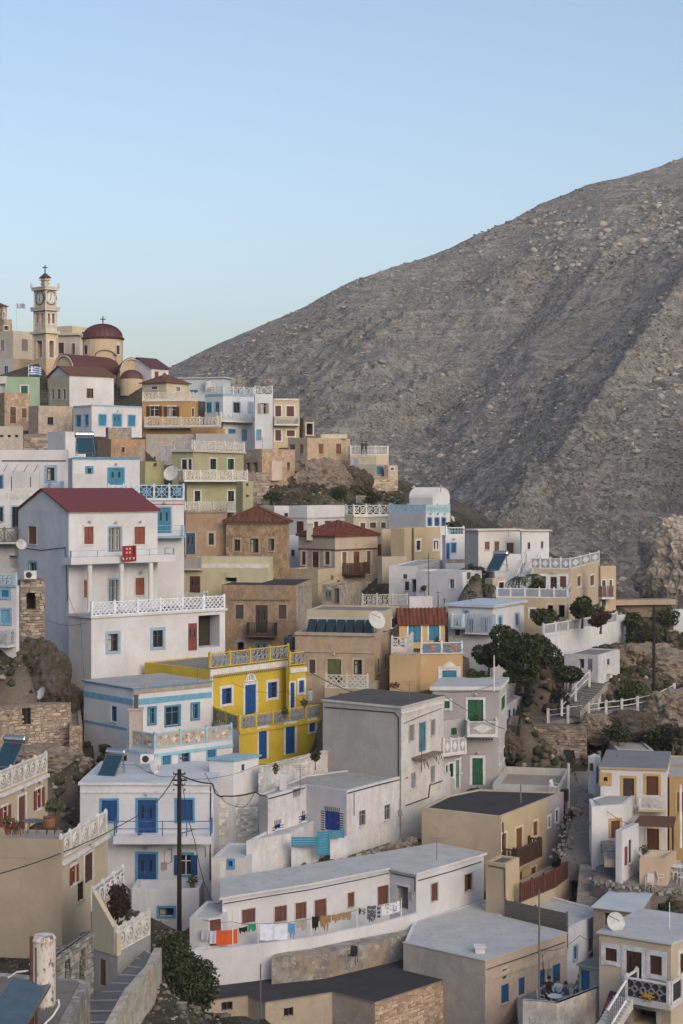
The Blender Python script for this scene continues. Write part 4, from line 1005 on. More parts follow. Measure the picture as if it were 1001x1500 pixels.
rg = random.Random(4)
for i in range(120):
    u = w2.R.hit(RND.uniform(619, 675))[0]; z = w2.zt+rg.uniform(.12, .7); a = rg.uniform(.05, .16); t = rg.uniform(0, 3)
    pts = [w2.R.pt(u+a*math.cos(t+q*math.pi/3)*(1.3 if q % 2 else .8), .062+.0004*i, z+.5*a*math.sin(t+q*math.pi/3)) for q in range(6)]; mb.poly(pts[::-1] if False else pts, rg.choice(cols))
mb.build('mural', h.root)['kind'] = 'stuff'
w2.R.win(648, 982, 669, 996, 's', (.02, .18, .31), WT, .3)
mb = MB(); ua = w2.R.hit(646)[0]; ub = w2.R.hit(671)[0]; zc = w2.R.z(658, 978); f = w2.R
mb.hexa([f.pt(ua, .12, zc), f.pt(ub, .12, zc), f.pt(ub, .0, zc), f.pt(ua, .0, zc), f.pt((ua+ub)/2-.1, .12, zc+.45), f.pt((ua+ub)/2+.1, .12, zc+.45), f.pt((ua+ub)/2+.1, 0, zc+.45), f.pt((ua+ub)/2-.1, 0, zc+.45)], paint(WT, .8)); mb.build('pediment', h.root)
w3 = h.box(571, 610, 617, 961, 1013, 119, 10, plaster((0.468, 0.342, 0.198), .3)).flat(RLIGHT, .1)
w4 = h.box(573, 596, 606, 949, 962, 122.5, 12, plaster(WW, .2), ground=False, skirt=0).flat(RLIGHT, .05); w4.L.rail(.8, 'orn', WT, n=1); w4.R.rail(.8, 'bal', WT, n=1); h.done()

h = House('large beige house with green double door, glazed roof strip and lattice terrace')
v = h.box(432.5, 549, 572.5, 928, 1020, 121, 12, plaster((0.387, 0.306, 0.225), .4, .15)).flat(RLIGHT, .15, rim=plaster((0.378, 0.324, 0.27), .5))
v.mats[1] = plaster((0.45, 0.333, 0.243), .4, .1)  # right face lighter than the left, light and shade put into the plaster
v.L.band(927, 931, (.36, .30, .25), .14); v.L.band(953.5, 956, (.38, .30, .23), .08); v.R.band(926, 930, (.4, .32, .26), .14)
v.L.win(480, 965.5, 500, 994.5, 'D', OLV, (.42, .34, .26), .16, lamp=1); v.L.win(518.5, 966.5, 530.5, 988, 'g', (.04, .04, .04), (.42, .34, .26), .16); v.L.win(453.5, 966, 462, 986, 's', (.07, .045, .035), (.42, .34, .26), .12)
v.R.win(553, 964, 556, 986, 'g', (.08, .07, .06), (.5, .4, .3), .1); v.R.win(563.5, 958, 566.5, 981, 'g', (.08, .07, .06), (.5, .4, .3), .1)
w2 = h.box(449.5, 567, 584.5, 895, 924, 124, 12, plaster((0.45, 0.396, 0.288), .3), ground=False, skirt=0).flat(RGREY, .1); w2.R.win(573.5, 905, 580, 925, 's', (.14, .07, .04), WT, .1)
mb = MB(); f = v.L        # sloping glazed strip behind the parapet
ga = f.hit(448, -.8)[0]; gb = f.hit(546, -.8)[0]; n = 7
fr = plaster((0.45, 0.45, 0.45), .2)
o = MB(); f.B(o, ga-.1, gb+.1, -1.9, -1.8, v.zt-.15, v.zt+1.0, fr); o = o.build('glazed_strip', h.root)
for i in range(n):
    a, b = ga+(gb-ga)*i/n+.06, ga+(gb-ga)*(i+1)/n-.06; q = MB()
    q.hexa([f.pt(a, -.8, v.zt-.12), f.pt(b, -.8, v.zt-.12), f.pt(b, -1.78, v.zt-.12), f.pt(a, -1.78, v.zt-.12), f.pt(a, -.9, v.zt+.05), f.pt(b, -.9, v.zt+.05), f.pt(b, -1.7, v.zt+.85), f.pt(a, -1.7, v.zt+.85)], plain('dark_glass', (.02, .035, .045), .15)); q.build('glass_pane', o)
w3 = h.box(476, 540, 556, 1009, 1030, 116, 10, plaster((0.396, 0.324, 0.243), .3)).flat(RLIGHT, .05); w3.L.rail(.95, 'lat', (.55, .52, .46), n=2); w3.L.win(497, 1016, 511, 1019.5, 'v', BRN, None)
h.done()

# ---- yellow house
h = House('bright yellow house with blue doors and yellow-railed terrace', 'house', 'house')
YP = plaster(YE, .2)
v = h.poly([(212, 970.5), (307, 981), (424, 967)], 116.4, 1060, YP, 1, dep=6, bdir=45, back=None).flat(RGREY, .06)
v.f[1].rail(1.05, 'lace', YE, n=4, pat_col=(.30, .31, .33), post_col=YE, off=-.05, zb=v.zt+.1)
v.f[1].band(974.5, 982, WT, .12, name='cornice'); 
mb = MB(); f = v.f[1]
for i in range(40):
    u = f.W*(i+.5)/40; f.B(mb, u-.035, u+.035, .12, .16, v.zt-.62, v.zt-.5, paint((.12, .12, .12)))
mb.build('dentil', h.root)['kind'] = 'stuff'
for a, b, c, d in ((325, 1008, 339.5, 1031), (392.5, 999, 406, 1022)): f.win(a, b, c, d, 'h', BLUE, WT, .2)
f.win(359, 1003, 375, 1046, 'D', BLUE, WT, .2)
cz = f.z(366.5, 999); ct = f.hit(366.5)[0]; mb = MB()
for i in range(7):
    t = math.pi*i/6; mb.bar(f.pt(ct+.55*math.cos(t), .05, cz+.12), f.pt(ct+.42*math.cos(t), .05, cz+.12+.42*math.sin(t)), .05, paint(WT, .8)); 
K = 10
for i in range(K):
    t0, t1 = math.pi*i/K, math.pi*(i+1)/K; mb.bar(f.pt(ct+.5*math.cos(t0), .05, cz+.1+.5*math.sin(t0)), f.pt(ct+.5*math.cos(t1), .05, cz+.1+.5*math.sin(t1)), .07, paint(WT, .8))
mb.bar(f.pt(ct-.65, .05, cz+.08), f.pt(ct+.65, .05, cz+.08), .07, paint(WT, .8)); mb.build('door_crest', h.root)
mb = MB(); tt = f.hit(420.5)[0]; f.B(mb, f.W-.32, f.W-.02, .005, .14, v.zb, v.zt, paint(WT, .8)); f.B(mb, 0.02, .28, .005, .1, v.zb, v.zt, paint(WT, .8)); mb.build('pilaster', h.root)
z2 = h.box(423, 424.5, 453, 977, 1050, 121, 47, YP).flat(RGREY, .06); z2.R.rail(.95, 'lace', YE, n=1, pat_col=(.30, .31, .33), zb=z2.zt+.1); z2.R.band(978, 984.5, WT, .1, name='cornice')
z2.R.win(424.6, 1000, 431.5, 1037, 'd', BLUE, WT, .12); z2.R.win(438, 996.5, 445.5, 1014.5, 's', BLUE, WT, .18)
w4 = h.poly([(312, 1056), (350.5, 1070.5), (472, 1051)], 111.4, 1122, YP, 1, dep=5, bdir=48).flat(RLIGHT, .05)
w4.f[1].rail(.95, 'lace', YE, n=5, pat_col=(.27, .28, .30), zb=w4.zt+.02); w4.f[0].rail(.95, 'lace', YE, n=2, pat_col=(.22, .22, .22), zb=w4.zt+.02)
w4.f[1].band(1062, 1066, YE, .1); w4.mats[0] = plaster(WH, .3)
w4.f[1].win(379, 1067, 391, 1112, 'd', BLUE, WT, .16); w4.f[1].win(418.5, 1061, 432, 1104, 'd', BLUE, WT, .2); w4.f[1].win(453, 1055, 462, 1072, 's', BLUE, WT, .14); w4.f[1].win(360, 1070.5, 368, 1074.5, 'v', BRN, None)
h.done()
h = House('whitewashed rubble wall with dry plants under the yellow house', 'garden wall', 'garden_wall')
v = h.poly([(379, 1122), (474, 1100)], 103.5, 1143, plaster((0.558, 0.558, 0.567), .8, .3), 0, dep=2, bdir=50).flat(RLIGHT, .1); stones(v.f[0], 379, 1112, 474, 1140, (.60, .59, .58), .28, 5, jit=.02); h.done()

# ---- light blue house
h = House('white house with two light blue bands and a painted balcony parapet')
LBP = plaster((0.558, 0.594, 0.666), .3)
v = h.poly([(123, 998), (195, 1010), (310, 999)], 110.5, 1100, LBP, 1, dep=6.5, bdir=46).flat(roofm((.36, .37, .38), .5), .04, over=.12, th=.1, slabmat=paint((.10, .26, .40), .8))
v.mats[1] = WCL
v.f[0].band(1018, 1026, (.13, .34, .50), .03); v.f[0].band(1061, 1064.5, (.13, .34, .50), .03); v.f[1].band(1019, 1027.5, (.13, .34, .50), .03); v.f[1].band(1005, 1011, (.34, .29, .24), .08)
v.f[0].win(163.5, 1034.5, 171, 1057, 'g', (.02, .10, .2), None); v.f[1].win(218, 1037, 227.5, 1060, 'g', (.05, .20, .34), (.05, .22, .36), .12); v.f[1].win(243, 1035, 263, 1062, 'g', (.05, .20, .34), (.05, .22, .36), .12); v.f[1].win(281, 1031, 291, 1053, 'g', (.05, .20, .34), (.05, .22, .36), .12)
chimney(h, 199.5, 1039, 1090, 107.6, 18, (.50, .44, .38)); chimney(h, 199.5, 1020, 1038, 107.6, 6, (.1, .1, .1), True, 'chimney_pot')
w2 = h.poly([(186, 1091), (226, 1098), (341, 1083)], 105.6, 1134, WCL, 1, dep=5.5, bdir=46).flat(RLIGHT, .05)
for i, f in enumerate(w2.f[:2]):
    f.rail(.98, 'sol', (.30, .50, .64), n=(1, 3)[i], fill=(.42, .36, .30), zb=w2.zt+.02)
    mb = MB(); rg = random.Random(9+i); cs = [paint(c) for c in ((.50, .50, .50), (.30, .20, .16), (.55, .48, .38), (.20, .27, .32), (.62, .62, .6), (.35, .16, .10))]
    for k in range(70 if i else 26):      # plain painted shapes on the parapet
        u = rg.uniform(.25, f.W-.25); z = w2.zt+rg.uniform(.2, .78); a = rg.uniform(.06, .2); t = rg.uniform(0, 6.3); m_ = rg.choice((3, 3, 4, 5))
        if min(abs(u-f.W*j/(1, 3)[i]) for j in range(4)) < .2: continue
        mb.poly([f.pt(u+a*math.cos(t-q*2*math.pi/m_), -.048+.0004*k, z+.7*a*math.sin(t-q*2*math.pi/m_)) for q in range(m_)][::-1], rg.choice(cs))
    mb.build('mural', h.root)['kind'] = 'stuff'
    f.band(1097 if i else 1100, 1101 if i else 1104, (.25, .48, .62), .08)
w2.f[1].win(238, 1106, 250, 1130, 'd', (.02, .16, .28), PALEB, .1); w2.f[1].win(263, 1102, 278, 1128, 'g', (.03, .14, .24), PALEB, .1); w2.f[1].win(304, 1097, 316, 1120, 'd', (.02, .14, .24), PALEB, .1)
h.done()

h = House('small white rooftop cube with a pale blue edge and tiny window')
v = h.poly([(307, 1113), (342, 1115), (379, 1108)], 103, 1172, WCL, 1, dep=3.4, bdir=75).flat(roofm((.30, .42, .46), .3), .04, over=.12, th=.12, slabmat=paint((.18, .40, .52), .8)); v.f[1].win(354, 1119.5, 358.5, 1128.5, 'g', (.02, .1, .2), None)
h.done()
h = House('white house with royal blue doors, sky blue frames and a railed balcony')
v = h.poly([(117.5, 1150), (313, 1150)], 100, 1376, plaster((0.612, 0.621, 0.675), .28), 0, dep=7.5, bdir=88).flat(roofm((.50, .54, .58), .3), .05, over=.1, th=.18, slabmat=plaster((0.612, 0.621, 0.666), .3))
f = v.f[0]; f.band(1159, 1161.5, (.62, .63, .68), .06)
RB = (.006, .06, .21)
f.win(149, 1172.5, 171.5, 1203, 's', RB, SKYB, .13); f.win(202, 1172, 228.5, 1223, 'k', RB, SKYB, .14, lamp=1); f.win(259, 1171.5, 282.5, 1202.5, 's', RB, SKYB, .13)
f.win(202, 1251, 228.5, 1300, 'k', RB, SKYB, .15, lamp=1); f.win(264, 1252, 281, 1281.5, 'o', RB, SKYB, .15)
f.meter(241, 1268); f.cable([(245, 1245), (252, 1244), (252, 1262), (245, 1266)], .02); f.cable([(301, 1240), (301, 1256)], .02); f.cable([(309, 1152), (308, 1290)], .035); f.balcony(166, 310, 1226, 1.2, .95, 'hor', (.05, .14, .30), slab=(.68, .69, .75), n=4, th=.2, sides=True); 
mb = MB(); u0 = f.hit(166, 1.25)[0]; u1 = f.hit(310, 1.25)[0]; zz = f.z(240, 1226, 1.2); f.B(mb, u0, u1, 1.21, 1.3, zz-.42, zz+.05, plaster((0.594, 0.603, 0.666), .3)); mb.build('fascia', h.root)
w2 = h.poly([(193, 1301), (220, 1302), (292, 1302)], 97, 1378, plaster((0.594, 0.612, 0.666), .3), 1, dep=2.2, bdir=88, para=False).flat(RLIGHT, .75)
w2.f[1].win(233, 1330, 255, 1342, 'g', (.03, .06, .12), SKYB, .14)
w3 = h.poly([(162, 1308), (194, 1303.5)], 99, 1380, plaster((0.504, 0.513, 0.558), .35), 0, dep=2).flat(RLIGHT, .5)
f.win(266, 1327, 287, 1376, 'd', (.015, .06, .25), SKYB, .1)
h.done()
h = House('low pale house gable between the beige terrace house and the blue-doored house')
v = h.poly([(70, 1158), (118, 1158)], 108, 1190, plaster((0.54, 0.567, 0.612), .3), 0, dep=5).flat(roofm((.44, .52, .56)), .1); v.f[0].win(97, 1162, 119, 1181, 'v', BRN, None); h.done()

# ---- grey box house and white longhouse
h = House('tall grey-sided house with flat dark roof and rusted balcony remains')
v = h.poly([(473, 1027), (588, 1038), (650, 1022)], 106, 1240, OLDW, 1, dep=6.5, bdir=66).flat(roofm((.10, .10, .095), .7), .04, over=.08, th=.16, slabmat=plaster((0.495, 0.486, 0.477), .7))
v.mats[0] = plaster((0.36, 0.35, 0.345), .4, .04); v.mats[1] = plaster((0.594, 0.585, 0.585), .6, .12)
f = v.f[1]; f.win(599, 1061.5, 607, 1085, 's', (.22, .22, .23), (.5, .5, .5), .08); f.win(613.5, 1058, 624, 1101, 'd', (.06, .16, .24), (.5, .5, .5), .08); f.win(631, 1054, 637.5, 1077, 's', (.2, .2, .21), (.5, .5, .5), .08)
f.win(601.5, 1132, 609.5, 1155, 's', (.22, .24, .27), None); f.win(631, 1122, 637.5, 1146, 's', (.22, .24, .27), None)
f.band(1036, 1038, (.62, .61, .60), .08)
mb = MB(); u0 = f.hit(603)[0]; u1 = f.hit(635)[0]; zz = f.z(618, 1105); rust = plain('rusted_iron', (.09, .05, .035), .9); v.f[0].cable([(477, 1036), (530, 1040), (578, 1044), (584, 1052), (584, 1150)], .035); f.cable([(592, 1060), (610, 1052), (646, 1038)], .025); f.cable([(595, 1180), (628, 1168), (630, 1150), (648, 1144)], .045)
f.B(mb, u0, u1, .0, .75, zz-.1, zz, plaster((0.2, 0.17, 0.14), .6))
rg = random.Random(3)
for i in range(14): 
    u = rg.uniform(u0, u1); mb.bar(f.pt(u, rg.uniform(.3, .7), zz-.05), f.pt(u+rg.uniform(-.4, .4), rg.uniform(.4, .8), zz-rg.uniform(.2, 1.0)), .02, rust)
for u in (u0+.1, u1-.1): mb.bar(f.pt(u, .7, zz), f.pt(u, .7, zz+.95), .025, rust)
mb.build('broken_balcony', h.root); h.done()

h = House('long whitewashed house with blue windows ringed by painted rays')
v = h.poly([(380, 1163), (392.5, 1166), (449, 1150), (508, 1158), (600, 1134)], 99.5, 1258, WST, 1, dep=7, bdir=68).flat(roofm((.34, .34, .33), .7), .08, rim=plaster((0.54, 0.54, 0.54), .7))
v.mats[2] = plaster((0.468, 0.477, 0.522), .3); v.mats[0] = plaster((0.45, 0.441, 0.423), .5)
RAY = (.03, .03, .03)
def rays(f, x0, y0, x1, y1, n=15):
    u0, z0, u1, z1 = f.rect(x0, y0, x1, y1); mb = MB(); c = paint(RAY); H_ = z1-z0; W_ = u1-u0
    for i in range(n):
        t = i/(n-1)*(2*H_+W_)
        if t < H_: a, b = (u0-.02, z0+t), (u0-.28, z0+t)
        elif t < H_+W_: a, b = (u0+t-H_, z1+.02), (u0+t-H_+(t-H_-W_/2)*.15, z1+.28)
        else: a, b = (u1+.02, z1-(t-H_-W_)), (u1+.28, z1-(t-H_-W_))
        mb.bar(f.pt(a[0], .01, a[1]), f.pt(b[0], .01, b[1]), .03, c)
    mb.build('painted_ray', f.h.root)
f1, f2, f3 = v.f[1], v.f[2], v.f[3]
f1.win(429.5, 1154, 440, 1167, 'v', BRN, None); f1.win(402.5, 1207.5, 411.5, 1214, 'g', NAVY, None); f1.win(442.5, 1194, 454, 1226, 's', NAVY, None) if False else None
f1.win(441.5, 1194, 448, 1226, 's', NAVY, None); rays(f1, 441.5, 1194, 447, 1226, 20); rays(f1, 402.5, 1207.5, 411.5, 1214, 9)
f2.win(476, 1188.5, 498, 1217, 'D', NAVY, None); rays(f2, 476, 1188.5, 498, 1217, 26)
f3.win(526.5, 1187, 536, 1209, 'g', (.25, .25, .26), None); f3.win(563.5, 1178.5, 572, 1200.5, 'g', (.25, .25, .26), None); f3.win(592, 1183, 599, 1226, 'd', (.05, .12, .18), None)
for px in (415,): chimney(h, px, 1133, 1156, 102, 10, WH, False)
f1.cable([(394, 1170), (420, 1163), (447, 1154)], .04); f3.cable([(510, 1162), (550, 1151), (598, 1139)], .04); f3.meter(585, 1190); f3.cable([(519, 1162), (519, 1195)], .02)
w2 = h.poly([(599, 1150), (653, 1134)], 108, 1226, plaster((0.576, 0.585, 0.612), .5, .1), 0, dep=1.2, bdir=70).flat(RLIGHT, .1); h.done()
h = House('low whitewashed wall of the turquoise gate yard', 'yard wall', 'yard_wall')
v = h.poly([(427, 1240), (465, 1235)], 98.3, 1262, WST, 0, dep=.5, bdir=70).flat(plaster((0.54, 0.54, 0.54)), .02); w2 = h.poly([(484, 1230), (508, 1225)], 98.8, 1256, WST, 0, dep=.5, bdir=70).flat(plaster((0.54, 0.54, 0.54)), .02); h.done()
h = House('whitewashed roughcast house block with a low flat roof left of the long white house')
v = h.poly([(315, 1165), (379, 1163)], 103, 1250, plaster((0.594, 0.585, 0.567), .8, .22), 0, dep=5, bdir=80).flat(RLIGHT, .05)
stones(v.f[0], 317, 1175, 379, 1225, (.60, .59, .57), .24, 14, jit=.015)
w2 = h.poly([(316, 1258), (360, 1256), (360.5, 1240), (427, 1222)], 96, 1300, WST, 0, dep=4, bdir=75).flat(roofm((.48, .50, .52), .4), .05) if False else h.poly([(310, 1257), (361, 1258)], 96, 1322, WST, 0, dep=4.2, bdir=80).flat(roofm((.50, .52, .54), .3), .08)
w2.f[0].win(334.5, 1261, 341, 1270, 'h', BLUE, SKYB, .14)
w3 = h.poly([(361, 1232), (426.5, 1220.5)], 97, 1300, WST, 0, dep=5, bdir=70).flat(roofm((.46, .47, .48), .5), .12); chimney(h, 327, 1258, 1310, 93.5, 8.5, (.6, .58, .55)); h.done()

# ---- grey-lilac green-door house
h = House('lilac-grey house with green doors and diamond-pattern balcony')
LP = plaster(LIL, .2)
v = h.poly([(634, 1011), (731, 1011), (742.5, 998)], 114, 1150, LP, 1, dep=5, bdir=80).flat(RWHITE, .04, over=.16, th=.28, slabmat=plaster(WT, .2))
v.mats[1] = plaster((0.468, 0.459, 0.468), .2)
f = v.f[0]; f.win(685.5, 1025, 708, 1056.5, 'D', DGR, WT, .16, lamp=1); f.win(651, 1027, 659, 1037.5, 's', DGR, WT, .18)
v.f[1].win(734, 1019.5, 740.5, 1040, 's', DGR, WT, .14); v.f[1].win(730.5+1, 1102, 733.5, 1118, 's', DGR, WT, .14); v.f[1].win(737, 1095, 740, 1110, 's', DGR, WT, .12)
f.win(692, 1110.5, 707.5, 1150, 'd', DGR, WT, .18, lamp=1)
b = f.balcony(684, 730, 1077, 1.0, .95, 'dia', WT, n=1, fill=LIL, slab=WT, th=.14); f.band(1080, 1084, WT, .2, 684, 723)
mb = MB()
for i in range(9):
    u = f.hit(686+i*4.2, .22)[0]; f.B(mb, u, u+.11, .205, .23, f.z(700, 1083.5), f.z(700, 1081.3), paint((.03, .03, .03)))
mb.build('painted_text_band', h.root)
w2 = h.poly([(649, 1056), (684, 1052)], 113, 1160, LP, 0, dep=4, bdir=82).flat(RWHITE, .05); w2.f[0].win(661, 1066, 669.5, 1076.5, 's', DGR, None); w2.mats[0] = plaster((0.414, 0.405, 0.414), .2)
w2.f[0].win(653, 1121, 655.5, 1131, 's', DGR, WT, .1); w2.f[0].win(658.5, 1118.5, 664, 1138, 'g', DGR, WT, .12); w2.f[0].win(675.5, 1111, 681.5, 1131, 's', DGR, WT, .12); w2.f[0].win(667.5, 1113, 672.5, 1154, 'd', (.10, .22, .20), WT, .1)
w2.f[0].balcony(649, 684, 1103, .7, 1.0, 'dia', WT, fill=LIL, n=3, sides=False); h.done()
h = House('small white house with blue doors glimpsed behind the lilac-grey house')
v = h.poly([(738, 1036), (765, 1021)], 124, 1052, WCL, 0, dep=4, bdir=110).flat(RLIGHT, .1)
for a, b in ((745, 748.5), (751.5, 755), (758.5, 761.5)): v.f[0].win(a, 1037+(752-a)*.35, b, 1051, 'd', BLUE, None)
h.done()
h = House('rough stone terrace house with a walled roof and dark door, right of the lilac house')
v = h.poly([(742, 1062), (790, 1063), (860, 1065)], 121, 1130, stonem((.25, .20, .17), 2.6), 0, dep=5, bdir=80, para=False).flat(RBROWN, .15, rim=roofm((.25, .22, .2)))
for q in v.f[:2]: q.win(825.5, 1098, 843, 1124, 'd', (.02, .02, .02), (.26, .24, .22), .25); stones(q, 742, 1066, 862, 1130, (.30, .24, .20), .28, 21)
h.done()
h = House('grey-white roof terrace with low parapets beside the stairs', 'roof terrace', 'roof_terrace')
v = h.poly([(722, 1148), (822, 1152), (835, 1126)], 109.5, 1190, plaster((0.45, 0.441, 0.45), .4), 1, dep=4, bdir=100).flat(roofm((.30, .27, .25), .6), .5, rim=plaster((0.468, 0.45, 0.432), .5)); h.done()

# ---- bottom centre: curved white house with laundry terrace
h = House('long white house with a curved laundry terrace and brown doors')
v = h.poly([(326, 1317), (380, 1308), (450, 1297), (520, 1283), (571, 1273), (610, 1281), (709, 1252)], 88.6, 1390, WCL, 0, dep=7,
    back=[(640, 1238), (500, 1262), (327, 1290)]).flat(RWHITE, .06, over=.15, th=.12, slabmat=plaster(WH, .4))
v.mats[4] = plaster((0.495, 0.504, 0.54), .3)
DB = (.13, .05, .035)
fs = v.f
def wf(x):      # face of the curve holding this column
    for q, (a, b) in enumerate(((326, 380), (380, 450), (450, 520), (520, 571), (571, 610), (610, 709))):
        if a <= x < b: return fs[q]
for x0, y0, x1, y1, k in ((354.5, 1331.5, 374, 1352, 's'), (402.5, 1327, 420, 1350, 's'), (433, 1322, 449, 1346, 's'), (461, 1317.5, 478, 1386, 'd'), (509.5, 1306.5, 527, 1328, 's'), (553.5, 1297.5, 569, 1325, 'd'), (581, 1298, 598, 1338, 'v'), (631.5, 1293.5, 641.5, 1320, 's'), (680.5, 1280, 692, 1305, 'h')):
    wf((x0+x1)/2).win(x0, y0, x1, y1, k, DB, (.5, .46, .44) if k != 'v' else None, .05)
fs[5].cable([(613, 1290), (660, 1277), (706, 1262)], .035); fs[4].meter(603, 1312); fs[4].cable([(573, 1279), (608, 1286), (608, 1306)], .03)
# terrace in front: curved parapet wall
w2 = h.poly([(278, 1344), (306, 1346), (326, 1343)], 87.2, 1400, WCL, 1, dep=3.5, bdir=80, para=False).flat(RWHITE, .06); w2.f[1].win(307.5, 1347, 324, 1385, 'd', DB, None)
w3 = h.poly([(277, 1392), (303, 1391), (330, 1389), (400, 1381), (458, 1373), (520, 1360), (570, 1349.5), (609, 1338), (612, 1337)], 86.6, 1412, WCL, 1, dep=2,
    backw=[(x+.05, y+.3) for x, y in v.pts[5::-1]]).flat(plaster((0.4, 0.39, 0.38), .5), .85, rim=WCL)
w4 = h.poly([(398, 1405), (476, 1397), (620, 1364)], 86.9, 1440, OLDG, 0, dep=1.0, bdir=80, ground=False, para=False).flat(OLDG, .02)
h.done()
CURVE = w3

# ---- beige black-roofed house
h = House('beige house with a black flat roof and dark wooden balcony')
BP = plaster((0.477, 0.387, 0.261), .15)
v = h.poly([(618, 1183), (734, 1196), (801, 1170), (826, 1160)], 100, 1300, BP, 1, dep=6, bdir=122, back=[(700, 1156), (655, 1165)]).flat(RDARK, .08, rim=plaster((0.45, 0.396, 0.324), .4))
v.mats[0] = plaster((0.45, 0.369, 0.27), .25); v.mats[2] = plaster((0.36, 0.333, 0.369), .2)  # left face in duller plaster for shade; lilac wing is its own paint
f = v.f[1]; WB = (.16, .07, .03)
f.win(734.8, 1221, 741.5, 1243.5, 's', WB, (.62, .55, .42), .12); f.win(756, 1212.5, 765, 1251, 'd', WB, (.62, .55, .42), .12); f.win(781, 1203, 787.5, 1224, 's', WB, (.62, .55, .42), .12)
f.win(778, 1270, 785, 1288, 's', WB, (.62, .55, .42), .12); f.win(761.5, 1277, 765.5, 1302, 'd', WB, None)
v.f[2].win(803, 1196, 806, 1211, 'g', (.15, .2, .25), WT, .14); v.f[2].win(814, 1186.5, 817.5, 1203.5, 'g', (.1, .1, .12), WT, .14)
f.balcony(757, 795, 1263, 1.0, 1.1, 'woo', (.06, .03, .02), slab=(.35, .27, .18), n=2, th=.12, pw=.06)
w2 = h.poly([(712, 1262), (741, 1266), (761, 1256)], 95.5, 1345, BP, 1, dep=3, bdir=120).flat(roofm((.13, .12, .11)), .08, rim=BP); w2.mats[0] = plaster((0.396, 0.324, 0.243), .2)  # block's left face in darker plaster, shade put into the colour
w3 = h.poly([(764, 1322), (815, 1300), (838, 1283)], 96, 1345, plaster((0.45, 0.378, 0.288), .3), 0, dep=3, bdir=110, para=False).flat(RLIGHT, .05)
w3.f[0].rail(1.05, 'woo', (.10, .035, .025), n=3, pw=.06); w3.f[1].rail(1.05, 'woo', (.10, .035, .025), n=2, pw=.06)
v.f[1].cable([(737, 1205), (737, 1255)], .05); w2.f[0].cable([(716, 1268), (739, 1272), (740, 1320)], .03)
h.done()
h = House('weathered grey board fence panel on the white roof edge', 'fence', 'board_fence')
a = P(740, 1344, 94.9); b = P(830, 1363, 91.95); h.mk(*a); u, W_ = unit(a, b); nn = (u[1], -u[0]); gm = plain('weathered_board', (.13, .125, .11), .95, 0, .1); nb = 9
for i in range(nb):
    mb = MB(); z0 = a[2]; hz = .21; mb.box((a[0], a[1]), u, nn, 0, W_, -.02, .02+RND.uniform(0, .012), z0-.85+i*hz, z0-.85+i*hz+hz-.015, gm); mb.build('board', h.root)
for t in (0, .5, 1):
    mb = MB(); mb.box((a[0], a[1]), u, nn, W_*t-.05, W_*t+.05, -.1, -.021, a[2]-1, a[2]+1.1, gm); mb.build('post', h.root)

# ---- white roof house bottom, stone black roof house
h = House('peach-fronted house with a broad whitewashed roof and blue shutters')
v = h.poly([(591, 1381), (711, 1408), (831, 1367)], 86, 1540, plaster((0.504, 0.405, 0.333), .4, .06), 1, dep=6, back=[(740, 1344)]).flat(RWHITE, .03, over=.04, th=.05, slabmat=plaster((0.504, 0.495, 0.477), .4))
ap_ = h.poly([(592, 1382), (740, 1345)], 89.5, 1410, WST, 0, ground=False, back=[(713, 1317), (606, 1349)]).flat(RWHITE, .02)
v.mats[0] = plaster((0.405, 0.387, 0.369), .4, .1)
f = v.f[1]; f.band(1409.5, 1417, (.52, .43, .35), .05)
f.cable([(714, 1420), (770, 1401), (828, 1380)], .03); f.meter(804, 1424); f.cable([(795, 1398), (797, 1440)], .02); f.win(735.5, 1419, 742, 1434, 's', (.03, .12, .05), (.55, .5, .4), .08); f.win(734.5, 1442, 746, 1469, 's', (.01, .095, .24), None); f.win(760, 1432, 769, 1457.5, 's', (.01, .095, .24), None); f.win(789, 1421, 799, 1447, 's', (.01, .095, .24), None); f.win(810, 1412.5, 821, 1443, 'd', (.01, .095, .24), None)
chimney(h, 703, 1387, 1402, 87.5, 14, WH)
h.done()
h = House('bluish-white house with two small windows beside the peach-fronted house')
v = h.poly([(831, 1362), (886, 1334)], 92, 1465, plaster((0.54, 0.558, 0.63), .35, .06), 0, dep=7, bdir=128).flat(RWHITE, .1, rim=WCL)
v.f[0].win(840.5, 1385.5, 845.5, 1406, 'g', (.06, .2, .38), PALEB, .1); v.f[0].win(863.5, 1374, 868, 1393, 'g', (.12, .10, .09), None); h.done()
h = House('small concrete outhouse with a turquoise-blue door', 'outhouse', 'outhouse')
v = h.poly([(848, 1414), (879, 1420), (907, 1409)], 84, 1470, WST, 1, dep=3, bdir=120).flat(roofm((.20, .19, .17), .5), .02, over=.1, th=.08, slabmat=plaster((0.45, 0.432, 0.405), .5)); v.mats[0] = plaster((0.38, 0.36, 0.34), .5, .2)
v.f[0].win(851.5, 1421, 864, 1452, 'd', (.01, .12, .28), None); h.done()
h = House('patchy whitewashed courtyard wall in front of the seated people', 'courtyard wall', 'courtyard_wall')
v = h.poly([(766, 1466), (816, 1470), (905, 1436)], 80, 1560, plaster((0.522, 0.513, 0.522), .8, .35), 1, dep=3, back=[(904, 1434), (816, 1467), (767, 1463)]).flat(plaster((0.54, 0.54, 0.54)), .02)
w2 = h.poly([(760, 1482), (816, 1484), (880, 1461), (880, 1441), (780, 1448)], 80.5, 1560, plaster((0.4, 0.4, 0.4)), 0, dep=3, ground=False).flat(RLIGHT, .01) if False else None
h.done()
h = House('cream house with brown shutters, black-panelled balcony and white steps at the bottom right')
v = h.poly([(878, 1367), (983, 1384), (1060, 1350)], 80, 1540, plaster((0.513, 0.441, 0.351), .2), 1, dep=7, back=[(940, 1334)]).flat(RWHITE, .03, over=.1, th=.1, slabmat=plaster((0.54, 0.558, 0.594), .2))
f = v.f[0]; DBR = (.065, .028, .018)
